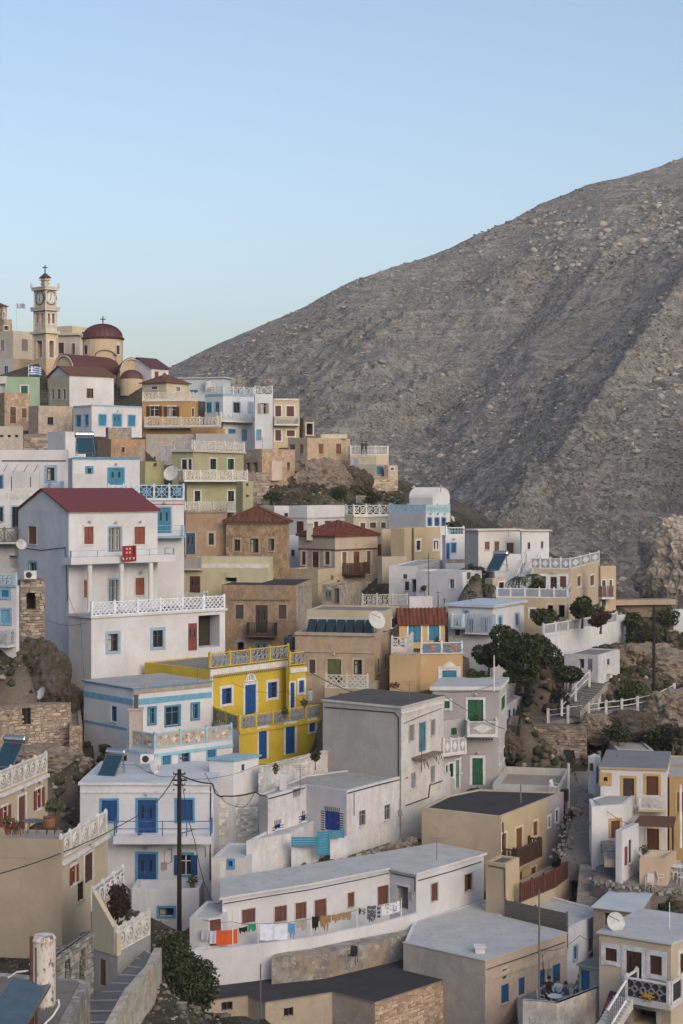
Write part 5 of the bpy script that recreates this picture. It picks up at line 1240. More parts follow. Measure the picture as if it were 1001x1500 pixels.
f.win(887, 1389, 904, 1408, 's', DBR, (.62, .63, .68), .22); f.win(917.5, 1393.5, 940.5, 1441, 'k', DBR, (.62, .63, .68), .24); f.win(952.5, 1400, 970, 1428, 's', DBR, (.62, .63, .68), .24); v.f[1].win(996, 1395, 1008, 1424, 's', DBR, WT, .2)
f.balcony(914, 982, 1467, 1.6, 1.0, 'cir', WT, n=1, fill=(.03, .03, .04), pat_col=(.25, .26, .28), slab=(.6, .6, .62), th=.25)
v.f[1].band(1450, 1452, (.4, .36, .3), .05)
f.win(925, 1478, 962, 1500, 'v', DBR, (.55, .55, .56), .2)
mb = MB(); uc = f.hit(948, 1.62)[0]; zc_ = f.z(948, 1459, 1.62); oc_ = paint((.42, .22, .03)); rg = random.Random(2)
for i in range(7):
    a = i*math.pi*2/7; mb.bar(f.pt(uc+.1*math.cos(a), 1.66, zc_+.08*math.sin(a)), f.pt(uc+.42*math.cos(a), 1.66, zc_+.26*math.sin(a)), .06, oc_, 5, .03)
mb.bar(f.pt(uc-.14, 1.66, zc_), f.pt(uc+.14, 1.66, zc_), .12, oc_, 6); mb.build('emblem', h.root)
h.done()

# ---- black-roofed stone house, bottom centre
h = House('stone-walled house with a black tarred flat roof at the bottom centre')
v = h.poly([(292, 1468), (364, 1459), (389, 1469), (487, 1454), (549.5, 1469), (702, 1419)], 84, 1560, plaster((0.432, 0.369, 0.297), .35, .08), 2, dep=5, back=[(600, 1388), (470, 1410), (310, 1440)]).flat(RDARK, .05, over=.05, th=.06, slabmat=plaster((0.25, 0.23, 0.22), .5))
v.f[0].win(324.5, 1467.5, 341, 1480, 'g', (.05, .03, .03), None); v.f[2].win(416, 1476, 430, 1488.5, 'g', (.05, .03, .03), None); v.mats[4] = stonem((.48, .36, .27), 2.4, (.35, .26, .2)); v.mats[3] = plaster((0.34, 0.31, 0.28), .5, .2)
v.mats[1] = plaster((0.4, 0.36, 0.31), .4)
v.f[4].win(672.5, 1473, 683.5, 1499, 's', (.10, .055, .03), (.3, .22, .17), .1); stones(v.f[4], 550, 1455, 702, 1530, (.50, .385, .295), .26, 33, jit=.02)
h.done()

# ---- left foreground
h = House('big beige house with brown shutters, relief-panel parapets and a café-like terrace')
LBM = plaster((0.45, 0.378, 0.279), .18)
v = h.poly([(-60, 1160), (0, 1160), (70, 1130)], 90, 1225, LBM, 1, dep=7, bdir=170).flat(RLIGHT, .02)
v.f[1].rail(1.1, 'med', (.62, .62, .60), n=4, fill=(.45, .42, .38), zb=v.zt); v.f[1].band(1147.5, 1152.5, WT, .14, name='cornice')
f = v.f[1]; RS = (.17, .045, .028)
f.win(3, 1181, 11, 1208, 'o', RS, WT, .12); f.win(27, 1166, 37.5, 1222, 'k', RS, WT, .14, lamp=1); f.win(53, 1155.5, 60.5, 1184, 'o', RS, WT, .14, lamp=1)
w2 = h.poly([(-60, 1225), (91, 1226), (157, 1198)], 86, 1400, plaster((0.378, 0.32, 0.248), .12), 1, dep=7, bdir=165).flat(RLIGHT, .02) if False else None
Z2 = h.poly([(-60, 1254), (91, 1258), (158, 1218)], 85, 1398, plaster((0.378, 0.32, 0.248), .12), 1, dep=7, bdir=165).flat(roofm((.30, .28, .25)), .02)
Z2.mats[1] = plaster((0.468, 0.405, 0.306), .2)
f = Z2.f[1]; f.rail(1.15, 'med', (.66, .66, .65), n=5, fill=(.52, .50, .46), zb=Z2.zt); f.band(1241.5, 1247, WT, .14, name='cornice')
f.win(105, 1268, 111, 1294, 'o', RS, WT, .16, lamp=1); f.win(124, 1250, 136, 1292, 'd', (.06, .025, .02), WT, .1, lamp=1); f.win(114, 1292, 123, 1320, 'g', (.03, .02, .02), None)
mb = MB(); q = Z2.f[0]; q.B(mb, 0, q.W, -.3, .02, Z2.zt, Z2.zt+1.0, plaster((0.378, 0.32, 0.248), .12)); mb.build('parapet', h.root)
h.done()
h = House('beige stair block with relief-panel parapet beside the big beige house', 'stair terrace', 'stair_terrace')
v = h.poly([(133, 1324), (138, 1330), (183, 1296)], 80.5, 1372, plaster((0.45, 0.387, 0.297), .25), 1, dep=3, bdir=160).flat(RLIGHT, .02)
v.f[1].rail(1.15, 'med', (.66, .66, .65), n=3, fill=(.30, .30, .32), zb=v.zt-.2); v.f[1].win(146, 1336, 154, 1355, 'd', (.09, .03, .02), None)
h.done()
h = House('grey-plastered terrace with a brown door and diamond-panel parapet, lower left')
v = h.poly([(136.5, 1385), (172.5, 1396), (221, 1369)], 76, 1470, plaster((0.3, 0.31, 0.31), .3, .08), 1, dep=5, bdir=110).flat(roofm((.2, .2, .2)), .1)
v.f[1].rail(1.15, 'med', (.62, .62, .60), n=4, fill=(.5, .48, .45), zb=v.zt); v.f[0].win(146.5, 1405, 155, 1444, 'd', (.16, .055, .03), None); v.f[0].win(164, 1407, 167, 1413, 'v', BRN, None)
mb = MB(); q = v.f[0]; zz = v.zt; pm_ = plaster((0.45, 0.396, 0.297), .25); mb.hexa([q.pt(0, .05, zz-.15), q.pt(q.W, .05, zz-.15), q.pt(q.W, -.2, zz-.15), q.pt(0, -.2, zz-.15), q.pt(0, .05, zz+2.6), q.pt(q.W, .05, zz+.9), q.pt(q.W, -.2, zz+.9), q.pt(0, -.2, zz+2.6)], pm_); mb.build('sloping_parapet', h.root)
h.done()
h = House('ruined grey stone building with two blocked window openings, lower left', 'ruin', 'stone_ruin')
v = h.poly([(78, 1398), (83, 1402), (136.5, 1366)], 70, 1500, stonem((.25, .24, .22), 3), 1, dep=4, bdir=150).flat(RBROWN, .2)
f = v.f[1]; f.win(94, 1405, 104, 1463, 'h' if False else 'v', BRN, (.28, .27, .25), .12); f.win(115, 1390, 125, 1446, 'v', BRN, (.28, .27, .25), .12); stones(f, 83, 1375, 136, 1500, (.29, .28, .26), .3, 41)
for a, b, c, d in ((94, 1412, 104, 1463), (115, 1398, 125, 1446)):
    u0, z0, u1, z1 = f.rect(a, b, c, d); z = z0; k = 0
    while z < z1-.15:
        mb = MB(); f.B(mb, u0+.03, u1-.03, -.5, -.3-RND.uniform(0, .08), z+.02, z+.28, plain('stone', (.22, .21, .19), .95, 0, .1)); mb.build('stone', h.root); z += .3
h.done()

# ---- right side
h = House('white house with ochre door frames, curved stair wall and brown awning')
v = h.poly([(880, 1126), (976, 1129), (981, 1104)], 104.5, 1292, plaster((0.612, 0.612, 0.63), .2), 1, dep=4.5, bdir=85).flat(roofm((.20, .21, .22), .4), .05, over=.1, th=.14, slabmat=plaster((0.45, 0.342, 0.18), .2))
f = v.f[0]; OF = (.46, .31, .12); DD = (.10, .035, .018)
f.win(884.5, 1138, 890, 1144.5, 'g', (.02, .02, .02), OF, .28); f.win(913, 1140, 929, 1177, 'd', (.05, .03, .025), OF, .16); f.win(947, 1137, 964.5, 1167, 'd', DD, OF, .16)
f.balcony(935, 976, 1186, .9, .9, 'cir', (.60, .60, .60), n=1, slab=(.55, .42, .25), sides=False)
f.win(948, 1213.5, 965.5, 1245, 'D', DD, (.62, .55, .4), .14); f.win(928, 1212, 932.5, 1235, 's', DD, (.62, .55, .4), .12)
w2 = h.poly([(867, 1182), (915, 1178), (933, 1163)], 101.2, 1232, plaster((0.594, 0.594, 0.612), .3), 0, dep=2.5, bdir=85, para=False).flat(RLIGHT, .05); w2.f[0].win(895, 1202, 908, 1228, 'd', (.12, .04, .025), OF, .16)
w3 = h.poly([(902, 1216), (911, 1217), (936, 1206)], 98, 1272, plaster((0.594, 0.594, 0.63), .3), 1, dep=2.5, bdir=90).flat(RLIGHT, .1); w3.f[1].win(915, 1240, 920, 1268, 'd', (.20, .06, .04), None); w3.f[1].win(921, 1230, 925, 1264, 'g', (.1, .1, .1), None)
w4 = h.poly([(937, 1257), (977, 1258), (991, 1246)], 98, 1280, plaster((0.495, 0.378, 0.288), .25), 0, dep=2, bdir=85).flat(RLIGHT, .6, rim=plaster((0.54, 0.45, 0.36)))
# awning
aw = MB(); A = [P(925, 1209, 100.1), P(987, 1212, 100.1), P(991, 1196, 103.4), P(938, 1194, 103.4)]; am = plain('awning', (.10, .038, .022), .7)
ow = MB()
for i in range(12):
    t0, t1 = i/12, (i+.86)/12; L_ = lambda t, lo: tuple(A[3 if lo else 2][k]+(A[0 if lo else 1][k]-A[3 if lo else 2][k])*t for k in range(3))
    q = [L_(t1, 1), L_(t1, 0), L_(t0, 0), L_(t0, 1)]; p_ = MB(); p_.hexa([(x, y, z-.04) for x, y, z in q]+q, am); p_.build('awning_slat', h.root)
mb = MB()
mb.bar(P(986, 1212, 100.1), (P(986, 1212, 100.1)[0], 100.1, P(986, 1212, 100.1)[2]-2.1), .07, am); mb.bar(P(927, 1210, 100.1), (P(927, 1210, 100.1)[0], 100.1, P(927, 1210, 100.1)[2]-.5), .05, am); mb.build('awning_post', h.root)
h.done()
h = House('ochre house at the right edge behind a white pole')
v = h.poly([(981, 1139), (1040, 1139)], 107, 1262, plaster((0.38, 0.26, 0.13), .3), 0, dep=5).flat(RLIGHT, .1); v.f[0].win(992, 1160, 1004, 1190, 's', BRN, OF)
w2 = h.poly([(984, 1123), (1040, 1125)], 114, 1180, plaster((0.468, 0.387, 0.288), .3), 0, dep=5).flat(roofm((.4, .4, .42)), .1); h.done()
h = House('narrow white house with a brown window in the alley behind the ochre-framed house')
v = h.poly([(862, 1108), (872.5, 1109), (880, 1105)], 112, 1152, WCL, 1, dep=5, bdir=85).flat(roofm((.35, .42, .48)), .1); v.f[0].win(863.5, 1118, 869.5, 1129.5, 's', BRN, None); v.f[1].win(874, 1122, 877.5, 1148, 'd', BLUE, None)
w2 = h.poly([(905, 1098), (958, 1099)], 117, 1130, plaster((0.432, 0.396, 0.36), .5), 0, dep=5).flat(RLIGHT, .1); h.done()
h = House('small white house with grey doors below the garden retaining wall')
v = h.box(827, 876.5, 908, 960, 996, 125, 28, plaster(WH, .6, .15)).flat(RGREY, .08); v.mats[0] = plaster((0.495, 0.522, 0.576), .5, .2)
v.L.win(848.5, 965, 856, 979, 'v', BRN, None); v.L.win(861, 965, 868, 984, 'd', (.16, .17, .2), None); v.R.win(889.5, 965, 893.5, 974, 'g', (.1, .09, .08), None); v.R.win(888.5, 987, 894.5, 995, 'v', BRN, None); h.done()
h = House('blank white house cut by the right edge of the picture, upper right')
v = h.box(983, 987, 1040, 893, 950, 150, 70, plaster((0.522, 0.54, 0.576), .4)).flat(RLIGHT, .1); v.R.win(1003, 905, 1012, 925, 's', BRN); h.done()
h = House('lean-to with a pale sheet roof on the plaza edge', 'shed', 'shed')
v = h.poly([(869, 1330), (936, 1338), (956, 1307)], 92.5, 1362, plaster((0.25, 0.22, 0.2), .5, .2), 1, dep=3, back=[(902, 1300)]).flat(roofm((.46, .50, .55), .25), .03, over=.12, th=.06, slabmat=plaster((0.35, 0.33, 0.3), .5)); v.f[0].win(886, 1337, 893, 1355, 'v', BRN, None); h.done()
h = House('salmon retaining wall under the café tables', 'retaining wall', 'retaining_wall')
v = h.poly([(957, 1309), (1050, 1318)], 99, 1345, plaster((0.414, 0.288, 0.198), .25), 0, dep=3).flat(RLIGHT, .05); h.done()
# ================================================================ terrain
def vn(x, y, seed=0):
    xi = np.floor(x).astype(np.int64); yi = np.floor(y).astype(np.int64); fx = x-xi; fy = y-yi
    fx = fx*fx*(3-2*fx); fy = fy*fy*(3-2*fy)
    def hsh(a, b):
        n = (a*374761393+b*668265263+seed*1442695041) & 0xffffffff
        n = ((n ^ (n >> 13))*1274126177) & 0xffffffff
        return ((n ^ (n >> 16)) & 0xffff)/65535.0
    return (hsh(xi, yi)*(1-fx)+hsh(xi+1, yi)*fx)*(1-fy)+(hsh(xi, yi+1)*(1-fx)+hsh(xi+1, yi+1)*fx)*fy
def fbm(x, y, oct=5, seed=0, gain=.5, ridge=False):
    s = 0; a = 1; t = 0
    for i in range(oct):
        n = vn(x, y, seed+i*17)
        if ridge: n = 1-abs(2*n-1)
        s = s+a*n; t += a; a *= gain; x = x*2.03+11.3; y = y*2.03+7.1
    return s/t
def grid_mesh(name, X, Y, Z, mat, smooth=True):
    ny, nx = X.shape; v = np.stack([X, Y, Z], -1).reshape(-1, 3)
    i = np.arange(ny*nx).reshape(ny, nx); f = np.stack([i[:-1, :-1], i[:-1, 1:], i[1:, 1:], i[1:, :-1]], -1).reshape(-1, 4)
    me = bpy.data.meshes.new(name); me.vertices.add(len(v)); me.vertices.foreach_set('co', v.astype(np.float32).ravel())
    me.loops.add(f.size); me.loops.foreach_set('vertex_index', f.astype(np.int32).ravel())
    me.polygons.add(len(f)); me.polygons.foreach_set('loop_start', np.arange(0, f.size, 4, dtype=np.int32)); me.polygons.foreach_set('loop_total', np.full(len(f), 4, dtype=np.int32))
    me.update(calc_edges=True); me.materials.append(mat)
    if smooth: me.polygons.foreach_set('use_smooth', [True]*len(f))
    o = bpy.data.objects.new(name, me); COL.objects.link(o); o['kind'] = 'structure'; return o

def ground_mat():
    m, nt, b = nmat('rocky_soil'); v = mapped(nt)
    c = mix(nt, ramp(nt, noise(nt, .25, v, 7, .7), .40, .62), (.035, .032, .025), (.12, .105, .085))
    c = mix(nt, ramp(nt, noise(nt, 1.3, v, 8, .75), .46, .60), c, (.055, .055, .035))
    c = mix(nt, ramp(nt, noise(nt, 3.3, v, 6, .7), .56, .66), c, (.24, .21, .18))
    g = node(nt, 'ShaderNodeNewGeometry'); sp = node(nt, 'ShaderNodeSeparateXYZ'); nt.links.new(g.outputs['Normal'], sp.inputs[0])
    c = mix(nt, ramp(nt, sp.outputs[2], .35, .7, (1, 1, 1, 1), (0, 0, 0, 1)), c, (.17, .145, .12)); 
    nt.links.new(c, b.inputs['Base Color']); b.inputs['Roughness'].default_value = 1; b.inputs['Specular IOR Level'].default_value = .05
    bump(nt, b, noise(nt, 2.0, v, 9, .75), .25, .8); return m
# control points: (photo x, photo y, distance) of bare ground
CP = []
def cp(x, y, D): CP.append(P(x, y, D))
for q in ((395, 735, 176), (420, 716, 178), (455, 706, 182), (470, 690, 188), (500, 712, 184), (440, 690, 190), (520, 735, 178), (400, 742, 174),      # crag
          (50, 960, 116), (70, 1000, 116), (90, 1030, 113), (30, 1000, 114), (110, 1060, 112), (60, 1110, 104), (115, 1100, 106), (20, 960, 114), (10, 990, 112), (140, 1110, 106),
          (560, 745, 176), (700, 835, 138), (690, 965, 122), (720, 985, 118), (760, 1000, 120), (800, 1010, 122), (740, 960, 124), (780, 1040, 116), (830, 1010, 122), (870, 1030, 121.5), (930, 1005, 129), (940, 960, 135), (980, 930, 142), (990, 1010, 126),
          (870, 1060, 120), (920, 1062, 120), (985, 1040, 127), (960, 1075, 121), (900, 1085, 119), (990, 1095, 119), (870, 1140, 111), (860, 1180, 107), (850, 1220, 104), (835, 1250, 102), (900, 1270, 99.5), (960, 1275, 99), (1010, 1280, 99), (880, 1300, 98), (950, 1300, 97.5), (850, 1420, 88), (800, 1545, 84), (850, 1455, 89), (450, 1135, 106), (470, 1132, 110), (640, 1362, 93), (620, 1400, 88), (300, 1540, 82), (260, 1530, 79), (290, 1480, 84), (340, 1425, 86.5), (920, 1410, 88),
          (500, 1256, 99.3), (560, 1243, 101.7), (600, 1232, 103.9), (470, 1268, 97.5), (250, 1385, 97), (200, 1395, 88), (150, 1460, 75), (130, 1500, 70), (110, 1560, 66), (230, 1420, 84),
          (450, 1405, 88.5), (560, 1385, 90), (180, 1330, 92), (100, 1450, 72), (40, 1420, 80), (20, 1480, 70)): cp(*q)
for x, y, z in ((-75, 180, 22), (-70, 210, 23), (-78, 240, 26), (-95, 280, 36), (-110, 320, 45), (-90, 335, 36), (-85, 150, 15), (-80, 128, 6), (-110, 200, 36), (-130, 250, 46), (-160, 220, 52), (-150, 160, 40), (-120, 150, 25), (-110, 110, -12), (-80, 80, -32), (-60, 50, -30), (-30, 40, -22), (0, 50, -34), (20, 60, -38), (40, 70, -46), (60, 60, -48), (80, 90, -50), (90, 120, -38), (110, 150, -36),  # far-left points raise an unseen hill, shaped to shade the village
                (0, 8, -7), (0, 25, -22), (40, 10, -12), (-40, 10, -10), (80, 20, -30), (-90, 30, -18), (0, -20, -2), (60, -20, -4), (-60, -20, -4),
                (-60, 330, 8), (-20, 300, -8), (0, 260, -26), (25, 240, -44), (50, 220, -58), (80, 200, -60), (40, 300, -60), (100, 260, -70), (140, 200, -60), (-40, 275, 8), (-60, 290, 14), (70, 175, -42), (20, 215, -24), (55, 190, -46), (90, 165, -48)): CP.append((x, y, z))
def street_foot(l, r):
    for i in range(len(l)-1):
        q = [l[i], r[i], r[i+1], l[i+1]]; FOOT.append(([(p[0], p[1]) for p in q], min(p[2] for p in q)-.25))
for l, r in (([P(846, 1172, 110), P(835, 1215, 105.5), P(822, 1262, 102)], [P(868, 1172, 110), P(882, 1215, 105.5), P(882, 1262, 102)]), ([P(843, 1130, 118), P(848, 1150, 115), P(846, 1172, 110)], [P(868, 1130, 118), P(868, 1150, 115), P(868, 1172, 110)]),
             ([P(880, 1262, 102), P(868, 1290, 98.5), P(905, 1307, 97)], [P(1080, 1262, 102), P(1080, 1290, 98.5), P(1080, 1307, 97)]), ([P(850, 1338, 97), P(850, 1266, 101.8)], [P(880, 1338, 97), P(880, 1266, 101.8)]),
             ([P(212, 1392, 78.5), P(176, 1428, 76), P(136, 1466, 73.5), P(95, 1515, 70)], [P(228, 1396, 77.3), P(214, 1424, 74), P(184, 1458, 71), P(152, 1515, 67.5)]), ([P(752, 1440, 90.5), P(752, 1495, 81.3)], [P(905, 1440, 90.5), P(890, 1495, 83.2)])): street_foot(l, r)
fpt = [P(800, 1058, 123), P(850, 1049, 122.5), P(905, 1042, 123), P(950, 1036, 125), P(985, 1018, 129), P(1030, 1000, 134)]
street_foot([(p[0], p[1]+1.6, p[2]) for p in fpt], [(p[0], p[1]-.6, p[2]) for p in fpt]); A_, B_ = P(838, 1042, 122.5), P(878, 1000, 124.5)
for k_ in range(5):
    q0, q1 = [tuple(A_[i]+(B_[i]-A_[i])*t for i in range(3)) for t in (k_/5, (k_+1)/5)]; street_foot([(q0[0]-1, q0[1]+.2, q0[2]), (q1[0]-1, q1[1]+.2, q1[2])], [(q0[0]+1, q0[1]-.2, q0[2]), (q1[0]+1, q1[1]-.2, q1[2])])
t_b = {}
def terrain(): 
    xs = np.concatenate([np.arange(-170, -45, 4.0), np.arange(-45, 60, .7), np.arange(60, 150, 4.0)]); ys = np.concatenate([np.arange(-25, 50, 4.0), np.arange(50, 145, .6), np.arange(145, 220, 1.3), np.arange(220, 345, 4.)])
    X, Y = np.meshgrid(xs, ys); W = np.zeros_like(X); Z = np.zeros_like(X); inside = np.full(X.shape, 1e9); dm = np.full(X.shape, 1e9)
    for pts, zb in FOOT:
        n = len(pts); d2 = np.full(X.shape, 1e9); ins = np.zeros(X.shape, bool)
        for i in range(n):
            (ax, ay), (bx, by) = pts[i], pts[(i+1) % n]; ex, ey = bx-ax, by-ay; L = ex*ex+ey*ey+1e-9
            t = np.clip(((X-ax)*ex+(Y-ay)*ey)/L, 0, 1); d2 = np.minimum(d2, (X-ax-t*ex)**2+(Y-ay-t*ey)**2)
            c = ((ay > Y) != (by > Y)) & (X < (bx-ax)*(Y-ay)/((by-ay) if abs(by-ay) > 1e-9 else 1e-9)+ax); ins ^= c
        d = np.sqrt(d2); d[ins] = 0; w_ = 1/(d+.35)**3.2; W += w_; Z += w_*(zb-.25); dm = np.minimum(dm, d)
        near = d < .9; inside[near] = np.minimum(inside[near], zb-.25)
    for x, y, z in CP:
        d = np.sqrt((X-x)**2+(Y-y)**2); w_ = 1.6/(d+.35)**3.2; W += w_; Z += w_*z
    Z /= W; k = np.clip(dm/3.5, 0, 1); Z -= k*.5
    Z += k*np.clip((205-Y)/40, .12, 1)*((fbm(X*.16, Y*.16, 5, 3, .55, True)-.62)*3.2+(fbm(X*.7, Y*.7, 4, 9, .6)-.5)*1.5)
    ok = inside < 1e8; Z[ok] = np.minimum(Z[ok], inside[ok])
    return grid_mesh('hillside', X, Y, Z, ground_mat()), X, Y, Z
TOBJ, TX, TY, TZ = terrain()
def tz(x, y):
    i = np.searchsorted(TY[:, 0], y)-1; j = np.searchsorted(TX[0], x)-1; i = min(max(i, 0), TX.shape[0]-2); j = min(max(j, 0), TX.shape[1]-2)
    fx = (x-TX[0, j])/(TX[0, j+1]-TX[0, j]); fy = (y-TY[i, 0])/(TY[i+1, 0]-TY[i, 0])
    return float((TZ[i, j]*(1-fx)+TZ[i, j+1]*fx)*(1-fy)+(TZ[i+1, j]*(1-fx)+TZ[i+1, j+1]*fx)*fy)

# ---- the mountain across the valley
RP = np.array([(-900, 640), (-300, 640), (0, 600), (150, 575), (250, 537), (300, 512), (380, 477), (440, 452), (510, 414), (560, 396), (620, 378), (660, 362), (700, 342), (750, 322), (790, 299), (830, 284), (860, 270), (900, 262), (930, 254), (970, 242), (1001, 230), (1100, 195), (1250, 150), (1500, 120), (2200, 90)], float)
def seg_d(X, Y, a, b):
    ex, ey = b[0]-a[0], b[1]-a[1]; L = ex*ex+ey*ey; t = np.clip(((X-a[0])*ex+(Y-a[1])*ey)/L, 0, 1)
    dx, dy = X-a[0]-t*ex, Y-a[1]-t*ey; s = np.sign(ex*dy-ey*dx); return np.sqrt(dx*dx+dy*dy)*s, t
def mheight(X, Y):
    wob = (fbm(X*.006, Y*0+3, 3, 5)-.5)*60
    Yr = 840+wob; px = X/Yr*F+HX; py = np.interp(px, RP[:, 0], RP[:, 1]); zr = (HY-py)/F*Yr
    Yf = 300.0; t = (Yr-Y)/(Yr-Yf)
    zf = -85.0+np.maximum(0, X-60)*.12
    tt = np.clip(t, 0, 1.2); z = zr+(zf-zr)*(tt**.93)
    z = np.where(t < 0, zr+t*260, z)
    env = np.clip(t*6, .0, 1)*np.clip((1.15-t)*5, .25, 1)
    a = math.radians(38)      # strata and gullies run up to the right
    U = X*math.cos(a)+(Y)*math.sin(a)*.55; V = -X*math.sin(a)+Y*math.cos(a)*.55
    z = z+env*((fbm(U*.006, V*.019, 5, 21, .5, True)-.6)*20)
    z = z+env*((fbm(U*.02, V*.055, 5, 31, .6, True)-.6)*10)
    st = (z+U*.10+(fbm(X*.01, Y*.01, 3, 8)-.5)*18)/6.5; fr = st-np.floor(st)
    z = z+env*(np.clip((fr-.72)*9, 0, 1)-fr)*3.0*np.clip((fbm(X*.012, Y*.012, 3, 44)-.35)*5, 0, 1)
    z = z+(.35+.65*env)*((fbm(X*.16, Y*.16, 5, 51, .6)-.5)*2.6)
    d, s = seg_d(X, Y, (170, 690), (40, 440)); z = z+30*np.exp(-np.abs(d)/26)*np.clip(1.2-s*.5, 0, 1)*env-10*np.exp(-((d-55)/26)**2)*env   # spur, right
    d, s = seg_d(X, Y, (150, 470), (68, 338)); z = z+52*np.exp(-(np.sqrt(d*d+60)-7.7)/24)*(.7+.4*fbm(X*.03, Y*.03, 4, 71, .6, True))
    d, s = seg_d(X, Y, (70, 700), (-10, 480)); z = z-9*np.exp(-(d/20)**2)*env+8*np.exp(-((d+45)/18)**2)*env
    return z
def mat_mountain():
    m, nt, b = nmat('mountain_rock'); v = mapped(nt)
    c = mix(nt, ramp(nt, noise(nt, .018, v, 6, .6), .38, .62), (.185, .178, .172), (.245, .236, .228))
    g = node(nt, 'ShaderNodeNewGeometry'); mp = node(nt, 'ShaderNodeMapping'); mp.inputs['Rotation'].default_value = (.35, -.5, .5); mp.inputs['Scale'].default_value = (.03, .03, .35); nt.links.new(g.outputs['Position'], mp.inputs['Vector'])
    c = mix(nt, mul(nt, ramp(nt, noise(nt, 1.0, mp.outputs[0], 8, .7), .50, .62), .8), c, (.42, .39, .355))
    c = mix(nt, mul(nt, ramp(nt, noise(nt, .12, v, 9, .8), .47, .57), .75), c, (.105, .10, .092))
    c = mix(nt, mul(nt, ramp(nt, noise(nt, .30, v, 7, .8), .53, .58), .9), c, (.375, .36, .34))
    mv = node(nt, 'ShaderNodeVectorMath', operation='ADD'); nt.links.new(v, mv.inputs[0]); mv.inputs[1].default_value = (37, 11, 5)
    c = mix(nt, mul(nt, ramp(nt, noise(nt, .55, mv.outputs[0], 5, .8), .53, .58), .85), c, (.085, .08, .067))
    c = mix(nt, mul(nt, ramp(nt, noise(nt, .9, v, 4, .8), .55, .60), .8), c, (.42, .395, .36))
    c = mix(nt, mul(nt, ramp(nt, noise(nt, 1.0, mapped(nt, (.02, .02, .5)), 7, .78), .51, .62), .38), c, (.33, .318, .30))
    nt.links.new(c, b.inputs['Base Color']); b.inputs['Roughness'].default_value = 1; b.inputs['Specular IOR Level'].default_value = .03
    bump(nt, b, noise(nt, .3, v, 10, .78), 2.4, 1.0); return m
MM = mat_mountain()
xs = np.concatenate([np.arange(-700, -140, 12.0), np.arange(-140, 260, 1.15), np.arange(260, 900, 12.0)]); ys = np.concatenate([np.arange(290, 330, 6.0), np.arange(330, 900, 1.5), np.arange(900, 1500, 20.0)])
MX, MY = np.meshgrid(xs, ys); MZ = np.maximum(mheight(MX, MY), -109.2+.5*fbm(MX*.02, MY*.02, 3, 5)); grid_mesh('mountain', MX, MY, MZ, MM)
# unseen slope added behind the camera: bounces pale light, shades the lower village
xs = np.linspace(-500, 500, 90); ys = np.linspace(-420, -14, 60); X_, Y_ = np.meshgrid(xs, ys)
grid_mesh('added_light_slope', X_, Y_, -4+np.clip((-25-Y_)*.34, -6, 120)+(fbm(X_*.02, Y_*.02, 4, 61)-.5)*22*np.clip((-40-Y_)/60, 0, 1)-np.clip(np.abs(X_)-60, 0, 400)*.12, plain('pale_bounce_slope', (.42, .385, .34), 1, 0, .05))
xs = np.linspace(-1900, 1900, 40); ys = np.linspace(-900, 2400, 40); X_, Y_ = np.meshgrid(xs, ys); grid_mesh('ground', X_, Y_, X_*0-110.0, plain('far_ground', (.16, .14, .12), 1, 0, .05))

# boulders, shrubs on the mountain (uncountable scatter, one mesh each)
ICO = None
def ico():
    t = (1+5**.5)/2; v = np.array([(-1, t, 0), (1, t, 0), (-1, -t, 0), (1, -t, 0), (0, -1, t), (0, 1, t), (0, -1, -t), (0, 1, -t), (t, 0, -1), (t, 0, 1), (-t, 0, -1), (-t, 0, 1)], float)/1.9
    f = np.array([(0, 11, 5), (0, 5, 1), (0, 1, 7), (0, 7, 10), (0, 10, 11), (1, 5, 9), (5, 11, 4), (11, 10, 2), (10, 7, 6), (7, 1, 8), (3, 9, 4), (3, 4, 2), (3, 2, 6), (3, 6, 8), (3, 8, 9), (4, 9, 5), (2, 4, 11), (6, 2, 10), (8, 6, 7), (9, 8, 1)])
    return v, f
IV, IF = ico()
def tri_mesh(name, V, Fc, mats, mi=None, kind=None, smooth=False):
    me = bpy.data.meshes.new(name); me.vertices.add(len(V)); me.vertices.foreach_set('co', V.astype(np.float32).ravel()); n = Fc.shape[1]
    me.loops.add(Fc.size); me.loops.foreach_set('vertex_index', Fc.astype(np.int32).ravel())
    me.polygons.add(len(Fc)); me.polygons.foreach_set('loop_start', np.arange(0, Fc.size, n, dtype=np.int32)); me.polygons.foreach_set('loop_total', np.full(len(Fc), n, dtype=np.int32))
    for m in mats: me.materials.append(m)
    me.update(calc_edges=True)
    if mi is not None: me.polygons.foreach_set('material_index', mi.astype(np.int32))
    if smooth: me.polygons.foreach_set('use_smooth', [True]*len(Fc))
    o = bpy.data.objects.new(name, me); COL.objects.link(o)
    if kind: o['kind'] = kind
    return o
def scatter(name, px, py, pz, size, mats, rng, flat=.7, label=None, cat=None, jit=.35):
    n = len(px); V = IV[None]*(1+rng.uniform(-jit, jit, (n, 12, 1)))*size[:, None, None]*np.stack([rng.uniform(.7, 1.4, n), rng.uniform(.7, 1.4, n), rng.uniform(flat*.6, flat*1.3, n)], -1)[:, None]
    V += np.stack([px, py, pz], -1)[:, None]; Fc = IF[None]+np.arange(n)[:, None, None]*12
    o = tri_mesh(name, V.reshape(-1, 3), Fc.reshape(-1, 3), mats, np.repeat(rng.integers(0, len(mats), n), 20), 'stuff'); tagobj(o, label, cat); return o
rg = np.random.default_rng(5)
def mpts(n, dens=None):
    Y = rg.uniform(340, 870, n); X = (rg.uniform(230, 1040, n)-HX)/F*Y*1.15-2; k = np.ones(n, bool)
    if dens is not None: k = dens(X, Y) > rg.uniform(0, 1, n)
    X, Y = X[k], Y[k]; return X, Y, mheight(X, Y)
RK = [plain('boulder', (.27, .25, .228), .95, 0, .1), plain('boulder', (.20, .185, .168), .95, 0, .1), plain('boulder', (.34, .315, .287), .95, 0, .1)]
